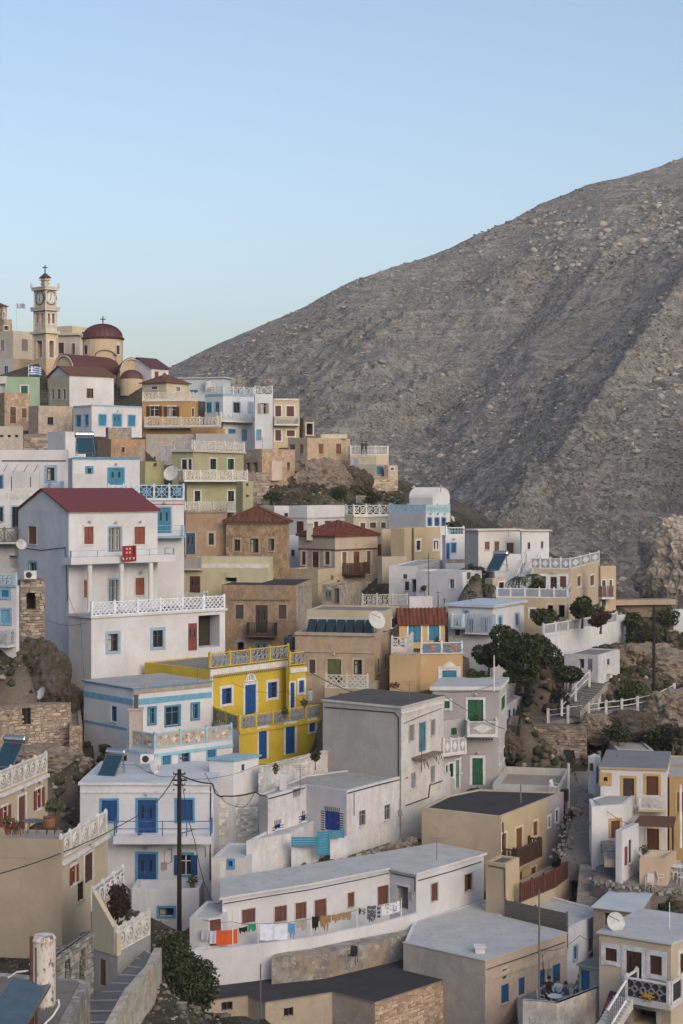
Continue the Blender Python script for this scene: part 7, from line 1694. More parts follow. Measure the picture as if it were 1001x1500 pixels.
dish(901, 1351, 82.5, .5, 20, 'satellite dish on the roof of the cream house at the bottom right', .55); dish(551, 909, 121, .7, 30, 'satellite dish at the glazed strip of the large beige house', .9); dish(663, 760, 158, .3, 60, 'small dish on the side of the white chapel', .2)
def ac(x, y, D, label):
    c = P(x, y, D); root = emp('air_conditioner', c, label, 'air conditioner'); mb = MB(); mb.aabb(-.42, -.15, 0, .42, .15, .58, WHM); mb.build('casing', root, off=(0, 0, 0))
    mb = MB(); K = 16; mb.poly([(-.1+.22*math.cos(2*math.pi*i/K), -.156, .29+.22*math.sin(2*math.pi*i/K)) for i in range(K)], IRON); mb.build('fan_grille', root, off=(0, 0, 0))
ac(216, 1118, 104.6, 'white air conditioner unit under the painted balcony parapet'); ac(45, 848, 116.6, 'dark outdoor unit on the stone pier')
def pole(x, y0, y1, D, r_, m, label, cat='pole', name='pole', bars=()):
    c = P(x, y1, D); zt = (HY-y0)/F*D; root = emp(name, c, label, cat); mb = MB(); mb.bar((0, 0, -.6), (0, 0, zt-c[2]), r_, m, 8, r_*.8); mb.build('mast', root, off=(0, 0, 0))
    for z, w_ in bars: mb = MB(); mb.bar((-w_/2, 0, (HY-z)/F*D-c[2]), (w_/2, 0, (HY-z)/F*D-c[2]), max(.015, r_*.35), m, 5); mb.build('crossbar', root, off=(0, 0, 0))
    return root
WOOD = plain('creosoted_wood', (.022, .017, .014), .95)
po = pole(263, 1127, 1380, 95.5, .15, WOOD, 'dark wooden utility pole in front of the blue-doored white house', 'utility pole', 'utility_pole', ((1134, .7), (1143, .9), (1150, .5)))
for i in range(8): mb = MB(); z = (HY-1134)/F*95.5-po.location.z-i%4*.32; s_ = -1 if i < 4 else 1; mb.lathe((s_*.32, -.03, z), [(.04, 0), (.06, .06), (.03, .14)], plain('insulator', (.12, .10, .09), .3), 8); mb.build('insulator', po, off=(0, 0, 0))
mb = MB(); mb.bar((.1, -.1, -4.0+ (HY-1150)/F*95.5-po.location.z+1.2), (.95, -.25, -2.5+(HY-1150)/F*95.5-po.location.z), .04, STEEL, 6); mb.build('lamp_arm', po, off=(0, 0, 0)) 
pole(958, 888, 1022, 127, .13, WOOD, 'dark utility pole on the hillside at the right', 'utility pole', 'utility_pole', ((895, .8),)); pole(1003, 880, 930, 146, .1, WOOD, 'thin dark pole at the right edge', 'utility pole', 'utility_pole')
pole(724, 960, 1000, 112, .05, WHM, 'thin white flag mast on the lilac house roof'); pole(790, 1303, 1500, 83.5, .055, plain('zinc', (.22, .21, .2), .5, .5), 'tall thin grey metal mast in front of the peach-fronted house', 'mast', 'mast', ((1396, .25), (1421, .3)))
pole(382, 1412, 1500, 82.5, .045, plain('zinc', (.22, .21, .2), .5, .5), 'short thin mast in front of the black-roofed stone house', 'mast', 'mast'); pole(981, 1322, 1368, 82.5, .03, WHM, 'thin white mast on the cream house roof', 'mast', 'mast'); pole(997, 1150, 1228, 101, .10, WHM, 'white downpipe-like pole at the right edge', 'pole')
pole(628, 810, 862, 141, .04, IRON, 'television aerial mast above the rambling white house', 'aerial', 'aerial', ((818, 1.0), (831, .9), (840, .6))); pole(642, 866, 892, 138, .04, IRON, 'short chimney pipe of the rambling white house', 'pipe', 'stove_pipe', ((868, .5),)); pole(608+43, 876, 892, 137, .04, IRON, 'second short chimney pipe behind the terracotta roof', 'pipe', 'stove_pipe', ((878, .4),))
pole(388, 1392, 1412, 86.4, .04, IRON, 'small dark vent pipe by the curved terrace', 'pipe', 'vent_pipe') if False else None
pole(763, 1148, 1161, 101.5, .05, plain('zinc', (.22, .21, .2), .5, .5), 'short vent pipe on the black roof of the beige house', 'pipe', 'vent_pipe')
# flags
def flag(x, y0, y1, D, fx0, fy0, w_, hh, label, mast=True):
    c = P(x, y1, D); zt = (HY-y0)/F*D; root = emp('flag', c, label, 'flag'); 
    if mast: mb = MB(); mb.bar((0, 0, 0), (0, 0, zt-c[2]), .05, WHM, 6); mb.build('flagpole', root, off=(0, 0, 0))
    f0 = P(fx0, fy0, D); blue = paint((.05, .14, .38), .8); wht = paint((.65, .66, .68), .8); N = 10; ox, oz = f0[0]-c[0], f0[2]-c[2]; mb = MB()
    for i in range(9):
        for k in range(N):
            if i < 5 and k < 4: m = wht if (i == 2 or k in (2,) and True and i in (0, 1, 3, 4) and k == 2) else blue
            else: m = blue if i % 2 == 0 else wht
            g = lambda a, b: (ox+w_*a/N, -.12*math.sin(a*.9), oz-hh*b/9-.06*a*w_/N-.05*math.sin(a*.8)); mb.poly([g(k, i+1), g(k+1, i+1), g(k+1, i), g(k, i)], m)
    mb.build('cloth', root, off=(0, 0, 0)); return root
flag(24.5, 442, 484, 263, 25, 444.5, 1.35, .75, 'blue and white striped flag on a mast left of the clock tower'); flag(42, 534, 556, 236, 42.5, 535.5, 1.8, 1.35, 'blue and white striped flag hanging in front of the church steps')
# wires
def wire(pts, label, r_=.022, sag=.0, cat='cable'):
    V_ = [Vector(P(*p)) for p in pts]; out = []
    for a, b in zip(V_, V_[1:]):
        for k in range(8): t = k/8; out.append(a.lerp(b, t)-Vector((0, 0, sag*4*t*(1-t))))
    out.append(V_[-1]); mb = MB(); mb.tube(out, r_, IRON, 4); single(mb, 'cable', label, cat)
wire([(-20, 1285, 78), (205, 1193, 94), (258, 1135, 95.4)], 'black cable sagging from the left edge up to the wooden utility pole', .03, .35)
wire([(266, 1136, 95.4), (312, 1148, 96), (316, 1162, 96), (328, 1166, 97), (375, 1160, 97), (390, 1165, 98)], 'thick black cable looping from the utility pole to the roughcast house', .045, .1)
wire([(266, 1140, 95.4), (285, 1230, 93), (306, 1308, 91), (326, 1318, 88)], 'thin cable dropping from the utility pole to the curved white house', .022, .4)
wire([(300, 1132, 97), (330, 1175, 97), (360, 1182, 97), (378, 1150, 98)], 'slack thin cable across the roughcast wall', .018, .1)
wire([(455, 985, 118), (520, 1015, 113), (560, 1030, 108)], 'black cable crossing in front of the large beige house', .025, .1)
wire([(648, 1017, 111), (700, 1048, 112.5), (740, 1068, 112.5)], 'thin cable crossing the front of the lilac house', .02, .1)
wire([(862, 1098, 111), (900, 1112, 109), (905, 1105, 109)], 'cable draped over the alley roofs', .02, .1)
wire([(835, 1130, 108), (880, 1180, 102), (935, 1212, 99.8)], 'thin cable from the corner post to the brown awning', .018, .2)
mb = MB()
for f_, a, b in ((CURVE, None, None),):
    pts = [Vector(P(x, y, 88.4*(607/(y-HY-4)) if False else D)) for x, y, D in ((328, 1324, 88.4), (380, 1315, 89.2), (450, 1304, 90.5), (520, 1290, 92.6), (570, 1279, 94.3))]; mb.tube(pts, .03, IRON, 4)
single(mb, 'cable', 'dark cable running below the roof edge of the curved white house', 'cable')

# laundry on the curved terrace
def top_D(x): return float(np.interp(x, (277, 330, 400, 458, 520, 570, 609), (86.6, 86.9, 88.0, 89.1, 90.8, 92.2, 94)))+.35
lp = [(296, 1345), (341, 1341), (341, 1345), (380, 1353), (456, 1351), (456, 1344), (523, 1330), (523, 1327), (588, 1318)]
for i, x in enumerate((341, 378, 456, 523, 588)):
    pole(x, (1333, 1348, 1340, 1325, 1316)[i], 1384 if x < 400 else (1372 if x < 500 else 1355), top_D(x), .035, WHM, ('leftmost thin white laundry post on the curved terrace', 'laundry post right of the two white sheets', 'laundry post beside the brown cloths', 'laundry post at the patterned cloths', 'rightmost laundry post by the dark doorway')[i], 'post', 'laundry_post')
wire([(296, 1347, top_D(296)-.02), (341, 1350, top_D(341)-.02), (378, 1353, top_D(378)-.02), (456, 1346, top_D(456)-.02), (523, 1333, top_D(523)-.02), (588, 1318, top_D(588)-.02)], 'washing line along the curved terrace', .012, .08, 'washing line')
def cloth(x0, y0, x1, y1, c, label, name='hanging_cloth', spots=None, cat='laundry', seed=0, ragged=0, stripes=None):
    D = top_D((x0+x1)/2)-.03; a, b = Vector(P(x0, y0[0] if isinstance(y0, tuple) else y0, top_D(x0)-.04)), Vector(P(x1, y0[1] if isinstance(y0, tuple) else y0, top_D(x1)-.04)); hh = (y1-(y0[0] if isinstance(y0, tuple) else y0))/F*D
    N, M = 12, 6; r_ = random.Random(seed+int(x0)); mb = MB(); ph = r_.uniform(0, 6); m0 = plain('fabric', c, .9, 0, .1); dn = [1+ragged*r_.uniform(-1, 1) for _ in range(N+1)]
    u = (b-a).normalized(); nn = Vector((u.y, -u.x, 0))
    def g(i, j, o=0):
        t = i/N; p = a.lerp(b, t); k = j/M; return p+nn*((.008+.02*k)*math.sin(t*9+ph+k)+o)+Vector((0, 0, -hh*k*dn[i]-.03*math.sin(t*math.pi)))
    for i in range(N):
        for j in range(M):
            m = m0
            if stripes and (i if stripes[1] == 'v' else j) % 2: m = plain('fabric', stripes[0], .9, 0, .1)
            mb.poly([g(i, j+1), g(i+1, j+1), g(i+1, j), g(i, j)], m)
    base = tuple((a+b)/2-Vector((0, 0, hh))); root = mb.build(name, None, off=base, smooth=True); root.location = base; tagobj(root, label, cat)
    if spots:
        for i in range(0, 8):
            q = MB()
            for k in range(3):
                t, kk = r_.uniform(.06, .92), r_.uniform(.1, .85); p = g(t*N//1, int(kk*M), .015) if False else g(int(t*N), int(kk*M), .02); s_ = .06
                q.poly([p, p+u*s_*1.6-Vector((0, 0, s_)), p+u*s_*.6-Vector((0, 0, s_*1.8))], plain('print', spots, .9, 0, .1))
            o = q.build('printed_mark', root, off=base); 
    return root
cloth(295, 1361, 306, 1377, (.36, .38, .42), 'small grey cloth at the left end of the washing line', seed=1); cloth(307, 1363, 317, 1382, (.45, .47, .60), 'pale lilac cloth beside the orange towel', seed=2)
cloth(317, (1363, 1361), 348, 1384, (.55, .10, .03), 'bright orange towel on the washing line', 'towel', seed=3); cloth(350, (1359, 1356), 363, 1367, (.02, .02, .025), 'small black garment next to the orange towel', 'garment', ragged=.4, seed=4)
cloth(364, (1354, 1352), 375, 1363, (.03, .26, .14), 'small green garment between black garment and white sheets', 'garment', ragged=.3, seed=5)
cloth(381, 1353, 400, 1377, (.62, .66, .78), 'left of the two white sheets on the washing line', 'sheet', seed=6); cloth(401, 1353, 421, 1376, (.62, .66, .78), 'right of the two white sheets on the washing line', 'sheet', seed=7)
cloth(422, 1352, 433, 1369, (.10, .28, .50), 'light blue garment right of the white sheets', 'garment', ragged=.35, seed=8); cloth(434, 1348, 450, 1360, (.34, .31, .28), 'grey-beige cloth between the blue garment and black trousers', 'garment', ragged=.3, seed=9)
cloth(457, 1342, 467, 1360, (.015, .015, .018), 'black trousers hanging beside the brown cloths', 'trousers', ragged=.2, seed=10); cloth(469, (1341, 1340), 485, 1357, (.26, .17, .08), 'left brown cloth with a diagonal hem', 'garment', ragged=.5, seed=11)
cloth(486, (1340, 1337), 500, 1350, (.30, .20, .11), 'middle brown cloth on the washing line', 'garment', ragged=.4, seed=12); cloth(500, (1337, 1334), 515, 1347, (.28, .20, .11), 'right brown cloth on the washing line', 'garment', ragged=.4, seed=13)
cloth(525, 1329, 536, 1340, (.40, .42, .45), 'small grey printed cloth right of the post', seed=14, spots=(.03, .03, .05)); cloth(538, (1327, 1326), 551, 1347, (.08, .09, .12), 'dark patterned cloth on the right part of the line', seed=15, ragged=.3, spots=(.4, .4, .42))
cloth(552, (1326, 1325), 558, 1344, (.30, .32, .36), 'narrow striped cloth left of the white spotted sheet', seed=16, stripes=((.05, .06, .1), 'h')); cloth(560, (1325, 1319), 586, 1341, (.62, .63, .68), 'white sheet with dark motifs at the right end of the line', 'sheet', seed=17, spots=(.02, .02, .03))
cloth(488, 1363, 499, 1378, (.45, .47, .52), 'small pale towel draped over the curved parapet', 'towel', seed=18)
# red rug on the upper balcony of the big white house
def rug():
    D = 115.2; a, b = Vector(P(178, 800, 124.7)), Vector(P(198.5, 799, 125.9)); u = (b-a).normalized(); nn = Vector((u.y, -u.x, 0)); N = 8; base = tuple(a-Vector((0, 0, 1.2))); mb = MB()
    hh = 23/F*123; cs = (plain('rug_red', (.28, .015, .02), .95), plain('rug_dark', (.05, .01, .012), .95), plain('rug_cream', (.5, .42, .32), .95))
    for i in range(N):
        for j in range(8):
            t0, t1, k0, k1 = i/N, (i+1)/N, j/8, (j+1)/8; m = cs[0]
            if j == 6: m = cs[1] if i % 2 else cs[2]
            if j in (1, 3) and i in (2, 4): m = cs[2]
            if i == 6 and j < 6: m = cs[1]
            g = lambda t, k: a.lerp(b, t)+nn*(.1+.02*math.sin(t*9))+Vector((0, 0, -hh*k)); mb.poly([g(t0, k1), g(t1, k1), g(t1, k0), g(t0, k0)], m)
    g0 = lambda t, d: a.lerp(b, t)+nn*d; mb.poly([g0(0, .1), g0(1, .1), g0(1, -.15), g0(0, -.15)], cs[0]); o = mb.build('rug', None, off=base); o.location = base; tagobj(o, 'red patterned rug hung over the upper balcony of the big white house', 'rug')
rug()
# gate of turquoise boards
g = emp('gate', P(474, 1252, 98.5), 'turquoise board gate and screen before the ray-framed windows', 'gate'); TQ = paint((.03, .24, .38), .7)
def boards(x0, y0, x1, y1, D0, D1, n, parent, horiz=True, m=TQ):
    a, b = P(x0, y0, D0), P(x1, y1 if False else y0, D1); u, W_ = unit(a, b); nn = (u[1], -u[0]); zt = a[2]; zb = (HY-y1)/F*D0
    for i in range(n):
        mb = MB()
        if horiz: z0 = zb+(zt-zb)*i/n; mb.box((a[0], a[1]), u, nn, 0, W_, 0, .04, z0+.015, z0+(zt-zb)/n-.015, m)
        else: mb.box((a[0], a[1]), u, nn, W_*i/n+.01, W_*(i+1)/n-.01, 0, .04, zb, zt, m)
        mb.build('board', parent)
    mb = MB()
    for t in (0, W_-.08): mb.box((a[0], a[1]), u, nn, t, t+.08, .041, .09, zb, zt+.05, m)
    mb.build('frame', parent)
boards(427, 1226, 465, 1240, 98.1, 98.2, 4, g); boards(465, 1218, 483, 1253, 98.3, 98.5, 9, g); boards(484, 1216, 504, 1228, 98.6, 98.8, 4, g)

# courtyard things on the plaza
def chair(c, yaw, m, label, back=.42, group=None):
    root = emp('chair', c, label, 'chair', group); root.rotation_euler = (0, 0, yaw)
    mb = MB(); mb.aabb(-.21, -.21, .42, .21, .21, .45, m); mb.build('seat', root, off=(0, 0, 0)); mb = MB(); mb.hexa([(-.2, .19, .46), (.2, .19, .46), (.2, .22, .46), (-.2, .22, .46), (-.18, .26, .86), (.18, .26, .86), (.18, .29, .86), (-.18, .29, .86)], m); mb.build('backrest', root, off=(0, 0, 0))
    for x in (-.19, .19):
        for y in (-.19, .19): mb = MB(); mb.bar((x, y, .42), (x*1.12, y*1.12, 0), .022, m, 5); mb.build('leg', root, off=(0, 0, 0))
    for x in (-.22, .22): mb = MB(); mb.aabb(x-.02, -.18, .62, x+.02, .2, .65, m); mb.bar((x, -.17, .44), (x, -.17, .63), .018, m, 4); mb.build('armrest', root, off=(0, 0, 0))
def table(c, m, label, r_=.45):
    root = emp('table', c, label, 'table'); mb = MB(); mb.lathe((0, 0, .70), [(r_, 0), (r_, .03)], m, 20); mb.build('tabletop', root, off=(0, 0, 0))
    for i in range(4): t = math.pi/4+i*math.pi/2; mb = MB(); mb.bar((math.cos(t)*.25, math.sin(t)*.25, .7), (math.cos(t)*.36, math.sin(t)*.36, 0), .02, m, 5); mb.build('leg', root, off=(0, 0, 0))
PW = plain('white_plastic', (.62, .62, .63), .45); PB = plain('black_plastic', (.02, .02, .02), .5)
zp = P(960, 1280, 99)[2]
def onp(x, D, dz=0): return ((x-HX)/F*D, D, zp+.0+dz)
def plz(D): # plaza surface height
    return float(np.interp(D, (97, 98.5, 102), (P(0, 1307, 97)[2], P(0, 1290, 98.5)[2], P(0, 1262, 102)[2])))
for i, (x, D, yw, lb) in enumerate(((986, 98.8, .6, 'white plastic chair left of the round plaza table'), (999, 98.0, -1.2, 'white plastic chair at the picture edge by the plaza table'), (995, 99.8, 2.6, 'white plastic chair behind the plaza table'), (952, 97.4, -.4, 'weathered pale chair by the beige terrace wall'), (966, 98.0, 1.9, 'pale chair standing beside the weathered one'))):
    chair(((x-HX)/F*D, D, plz(D)), yw, PW, lb)
table(((992-HX)/F*99, 99, plz(99)), PW, 'round white plastic table on the plaza at the right edge')
chair(P(517, 1411, 87.2), -.3, PB, 'black chair alone on the black tarred roof')
tb = P(48, 1222, 86.6); chair((tb[0]-.75, tb[1]-.1, tb[2]), 1.4, plain('dark_wicker', (.05, .05, .055), .8), 'dark chair at the left of the beige terrace'); chair((tb[0]+.95, tb[1]+.1, tb[2]), -1.5, plain('dark_wicker', (.05, .05, .055), .8), 'dark chair right of the terrace table'); table(tb, plain('grey_wood', (.13, .13, .14), .7), 'dark grey table on the beige terrace', .55)
# people around the courtyard
def person(c, yaw, top, legs, hair, label, sit=True, skin=(.36, .21, .14), lean=.1, child=1.0):
    root = emp('person', c, label, 'person'); root.rotation_euler = (0, 0, yaw)
    s = child; hz = .46 if sit else .92
    J = {'pel': (0, 0, hz+.06), 'che': (0, -lean*.7, hz+.40), 'nek': (0, -lean, hz+.56), 'hd0': (0, -lean-.02, hz+.66), 'hd1': (0, -lean-.02, hz+.80)}
    E = [('pel', 'che'), ('che', 'nek'), ('nek', 'hd0'), ('hd0', 'hd1')]; R_ = {'pel': .15, 'che': .16, 'nek': .06, 'hd0': .085, 'hd1': .085}
    for q, sx in (('l', -1), ('r', 1)):
        J['sh'+q] = (.17*sx, -lean, hz+.48); J['el'+q] = (.24*sx, -lean-.08, hz+.24); J['wr'+q] = (.15*sx, -lean-.30, hz+.20); J['ha'+q] = (.12*sx, -lean-.37, hz+.19)
        E += [('che', 'sh'+q), ('sh'+q, 'el'+q), ('el'+q, 'wr'+q), ('wr'+q, 'ha'+q)]; R_.update({'sh'+q: .065, 'el'+q: .045, 'wr'+q: .032, 'ha'+q: .035})
        if sit: J['hp'+q] = (.09*sx, 0, hz+.04); J['kn'+q] = (.12*sx, -.42, hz+.05); J['an'+q] = (.12*sx, -.45, .08); J['fo'+q] = (.12*sx, -.60, .04)
        else: J['hp'+q] = (.09*sx, 0, hz-.02); J['kn'+q] = (.10*sx, -.03, .48); J['an'+q] = (.10*sx, .02, .08); J['fo'+q] = (.11*sx, -.13, .04)
        E += [('pel', 'hp'+q), ('hp'+q, 'kn'+q), ('kn'+q, 'an'+q), ('an'+q, 'fo'+q)]; R_.update({'hp'+q: .095, 'kn'+q: .062, 'an'+q: .04, 'fo'+q: .035})
    ks = list(J); me = bpy.data.meshes.new('body'); me.from_pydata([tuple(a*s for a in J[k]) for k in ks], [(ks.index(a), ks.index(b_)) for a, b_ in E], []); o = bpy.data.objects.new('body', me); COL.objects.link(o); o.parent = root
    md = o.modifiers.new('s', 'SKIN'); 
    for i, k in enumerate(ks): me.skin_vertices[0].data[i].radius = (R_[k]*s, R_[k]*s*.85)
    me.skin_vertices[0].data[0].use_root = True
    o.modifiers.new('d', 'SUBSURF').levels = 1; o.modifiers['d'].render_levels = 2
    sm, nt, b = nmat('skin_and_clothes'); tc_ = node(nt, 'ShaderNodeTexCoord'); sp = node(nt, 'ShaderNodeSeparateXYZ'); nt.links.new(tc_.outputs['Object'], sp.inputs[0])
    z = sp.outputs[2]; top_c = mix(nt, ramp(nt, z, 0, 1), top, top)
    def stepc(th): n_ = node(nt, 'ShaderNodeMath', operation='GREATER_THAN'); nt.links.new(z, n_.inputs[0]); n_.inputs[1].default_value = th*s; return n_.outputs[0]
    c_ = mix(nt, stepc(hz+.13), legs, top); c_ = mix(nt, stepc(hz+.57), c_, skin); nt.links.new(c_, b.inputs['Base Color']); b.inputs['Roughness'].default_value = .85; me.materials.append(sm)
    mb = MB(); hc = (0, (-lean-.01)*s, (hz+.73)*s); mb.lathe((hc[0], hc[1]+.015*s, hc[2]), [(.095*s, -.02*s), (.115*s, .04*s), (.10*s, .10*s), (.05*s, .14*s), (.0, .15*s)], plain('hair', hair, .8), 12, False); mb.build('hair', root, off=(0, 0, 0))
    mb = MB(); fy = (-lean-.02-.085)*s
    for sx in (-1, 1): mb.aabb(.03*sx*s-.012*s, fy-.01*s, (hz+.735)*s, .03*sx*s+.012*s, fy+.03*s, (hz+.75)*s, PB)
    mb.build('eyes', root, off=(0, 0, 0)); mb = MB(); mb.hexa([(-.014*s, fy+.02*s, (hz+.69)*s), (.014*s, fy+.02*s, (hz+.69)*s), (.014*s, fy+.05*s, (hz+.69)*s), (-.014*s, fy+.05*s, (hz+.69)*s), (-.008*s, fy+.01*s, (hz+.735)*s), (.008*s, fy+.01*s, (hz+.735)*s), (.008*s, fy+.05*s, (hz+.735)*s), (-.008*s, fy+.05*s, (hz+.735)*s)], plain('skin', skin, .7)); mb.build('nose', root, off=(0, 0, 0))
    for sx in (-1, 1):
        for k in range(5):
            mb = MB(); bx = (.12*sx+(k-2)*.014)*s; by = (-lean-.37-.02)*s; L_ = (.05, .065, .07, .06, .045)[k]*s; mb.bar((bx, by+.02*s, (hz+.19)*s), (bx, by-L_*.7, (hz+.185)*s), .008*s, plain('skin', skin, .7), 5); mb.bar((bx, by-L_*.7, (hz+.185)*s), (bx, by-L_, (hz+.165)*s), .007*s, plain('skin', skin, .7), 5); mb.build('finger', root, off=(0, 0, 0))
    return root
def cy(x, y, D): return P(x, y, D)
zc = -27.55
def cc(x, D): return ((x-HX)/F*D, D, zc)
path('courtyard', [cc(755, 90.5), cc(762, 81.3)], [cc(905, 90.5), cc(890, 83.2)], roofm((.22, .215, .21), .5), .4)
for (x, D, yw, top, lg, hr, lb) in ((795, 86.6, 1.1, (.05, .05, .055), (.03, .03, .035), (.03, .02, .015), 'person in dark clothes seated at the left of the courtyard group'), (804, 87.6, .2, (.03, .03, .035), (.025, .025, .03), (.02, .015, .01), 'person in black seated in the middle of the courtyard group'),
        (818, 87.3, -.4, (.55, .58, .66), (.05, .07, .16), (.04, .03, .02), 'person in a pale top seated right of the middle in the courtyard'), (831, 86.6, -1.1, (.06, .08, .16), (.5, .52, .56), (.05, .035, .02), 'person in navy top and light trousers at the right of the group'), (851, 87.8, -.9, (.05, .22, .18), (.06, .06, .06), (.03, .02, .015), 'person in a green top sitting apart near the turquoise-blue door')):
    chair(cc(x, D), yw, PW, 'white chair under the sitter in '+lb.split('person in ')[1].split(' at the')[0].split(' seated')[0].split(' sitting')[0]); person(cc(x, D), yw, top, lg, hr, lb)
table(cc(813, 86.0), PW, 'small table in the middle of the courtyard group', .4)
for x, D, lb, top in ((531, 202, 'person in dark clothes standing left on the sunlit terrace', (.03, .03, .03)), (536, 202.3, 'person in dark clothes standing right on the sunlit terrace', (.05, .04, .04))):
    c = P(x, 667, D); person(c, .3, top, (.03, .03, .04), (.02, .015, .01), lb, sit=False)
# dark garment on the corner post by the black-roofed house
pc = P(833, 1128, 108.8); pole(833, 1118, 1240, 108.8, .12, plaster((.5, .49, .48), .5), 'pale square corner post with hanging dark clothes', 'post', 'corner_post')
mb = MB(); c = Vector(P(828, 1156, 108.2)); N = 6
for i in range(N):
    t0, t1 = i/N, (i+1)/N; g = lambda t, k: c+Vector((-.3+.55*t, -.05*math.sin(t*12), -.9*k*(1-.3*abs(t-.5)))); mb.poly([g(t0, 1), g(t1, 1), g(t1, 0), g(t0, 0)], PB); mb.poly([g(t0, 0)+Vector((0, .03, 0)), g(t1, 0)+Vector((0, .03, 0)), g(t1, 1)+Vector((0, .03, 0)), g(t0, 1)+Vector((0, .03, 0))], PB)
o = single(mb, 'hanging_garment', 'dark garment hanging at the corner of the black-roofed beige house', 'garment')
chair(P(812, 1162, 108.3), .8, PW, 'white plastic chair on the roof terrace by the corner post')
# pergola, upper left
h = emp('pergola', P(25, 722, 145), 'thin metal pergola frame over the upper left terrace', 'pergola')
for x in (17, 45): mb = MB(); a = P(x, 719, 145); mb.bar(a, (a[0], a[1], (HY-698)/F*145), .04, IRON, 5); mb.build('post', h)
for x in (-10, 5, 20, 35, 50): mb = MB(); mb.bar(P(x, 691, 145), P(x+6, 681, 150), .03, IRON, 4); mb.build('crossbar', h)
# arch shelter under the bottom right balcony
# rubble and kerb stones along the street edges and the plaza
for (a_, b_, lb_) in ((P(868, 1175, 109.5), P(880, 1255, 102.5), 'rubble edge on the uphill side of the street'), (P(846, 1178, 109.2), P(824, 1256, 102.6), 'rubble edge on the downhill side of the street'), (P(872, 1292, 98.2), P(1000, 1307, 97), 'loose rubble along the plaza edge')):
    st = emp('rubble_edge', a_, lb_, 'rubble edge'); mb = MB(); r_ = random.Random(len(lb_)); ms = [plain('rubble', sc3((.27, .245, .22), k), .95, 0, .1) for k in (.6, .9, 1.3)]
    for i in range(240):
        t = r_.random(); p = Vector(a_).lerp(Vector(b_), t)+Vector((r_.gauss(0, .35), r_.gauss(0, .5), r_.uniform(-.03, .05))); s_ = .03+.13*r_.random()**3; q = [(dx*s_*r_.uniform(.6, 1.4), dy*s_*r_.uniform(.6, 1.4)) for dx, dy in ((-1, -1), (1, -1), (1, 1), (-1, 1))]
        mb.hexa([(p.x+a, p.y+b, p.z-s_*.6) for a, b in q]+[(p.x+a*.8, p.y+b*.8, p.z+s_*.6) for a, b in q], r_.choice(ms))
    o = mb.build('stonework', st); o['kind'] = 'stuff'
# shelf of stones at lane
st = emp('rubble_lane_wall', P(560, 1256, 98), 'low rubble edge of the lane behind the curved white roof', 'dry stone wall', None); mb = MB(); r_ = random.Random(8); ms = [plain('rubble', sc3((.24, .21, .18), k), .95, 0, .1) for k in (.6, .9, 1.3)]
for i in range(420):
    t = r_.random(); p = Vector(P(530, 1258, 98.6)).lerp(Vector(P(622, 1228, 104.5)), t)+Vector((r_.uniform(-.2, .2), r_.uniform(-.4, .5), r_.uniform(-.3, .25))); s_ = r_.uniform(.06, .17); q = [(dx*s_*r_.uniform(.7, 1.3), dy*s_*r_.uniform(.7, 1.3)) for dx, dy in ((-1, -1), (1, -1), (1, 1), (-1, 1))]
    mb.hexa([(p.x+a, p.y+b, p.z-s_*.6) for a, b in q]+[(p.x+a*.8, p.y+b*.8, p.z+s_*.6) for a, b in q], r_.choice(ms))
o = mb.build('stonework', st); o['kind'] = 'stuff'

# pots, aerials, tanks and other roof and terrace clutter
GP = plain('leaf', (.04, .065, .025), .8, 0, .2); GP2 = plain('leaf', (.07, .10, .04), .8, 0, .2); FL = plain('petal', (.35, .04, .05), .8)
def potted(x, y, D, s_, label, flower=False, potc=(.20, .09, .05)):
    s_ *= .72; c = P(x, y, D); root = emp('potted_plant', c, label, 'potted plant'); mb = MB(); mb.lathe((0, 0, 0), [(.13*s_, 0), (.20*s_, .30*s_), (.22*s_, .32*s_)], plain('terracotta_pot', potc, .85), 10); mb.build('pot', root, off=(0, 0, 0))
    r_ = random.Random(int(x*7+y)); m = MB()
    for i in range(90):
        a, b, q = r_.uniform(0, 6.3), r_.uniform(.1, 1), r_.uniform(0, 1); p = Vector((math.cos(a)*.34*s_*b, math.sin(a)*.34*s_*b, (.32+.6*q*(1.1-b*.6))*s_)); d = Vector((r_.uniform(-1, 1), r_.uniform(-1, 1), r_.uniform(-.2, 1))).normalized()*.12*s_; e = d.orthogonal().normalized()*.05*s_
        m.poly([p-d, p+e, p+d, p-e], FL if flower and r_.random() < .3 else (GP if r_.random() < .6 else GP2))
    m.build('foliage', root, off=(0, 0, 0))
for a in ((418, 1052, 113.9, 1.2, 'potted plant on the yellow-railed terrace left of the right blue door'), (446, 1038, 116.5, 1.1, 'potted plant at the right end of the yellow-railed terrace'), (404, 1134, 103, 1.1, 'small potted plant beside the rubble wall chimney'),
          (100, 1228, 88, 1.2, 'potted plant behind the relief-panel parapet of the beige terrace'), (12, 1222, 86, 1.5, 'bushy pot at the left edge of the beige terrace', True), (24, 1222, 85.8, 1.1, 'flowering pot left of the dark terrace table', True),
          (205, 1234, 99.5, 1.0, 'pot on the railed balcony left of the royal blue door'), (282, 1300, 98.2, 1.3, 'pot at the lower right of the blue-doored house terrace'), (812, 872, 136.6, 1.2, 'potted shrub on the wide terrace under the patterned-parapet house'), (825, 872, 136.6, 1.0, 'second potted shrub on the wide terrace, nearer the corner'),
          (745, 880, 136.5, 1.3, 'potted plant near the cream hut door'), (640, 945, 123.5, 1.0, 'potted plant between the two blue doors of the ochre house'), (497, 1002, 117.5, 1.0, 'pot on the lattice terrace of the large beige house'), (944, 1254, 99.2, 1.1, 'pot on the low beige wall of the plaza'), (930, 1455, 80.6, 1.1, 'pale pot on the black-panelled balcony rail', False, (.5, .5, .48)), (700, 1060, 113.6, 1.0, 'pot on the diamond-pattern balcony')): potted(*a)
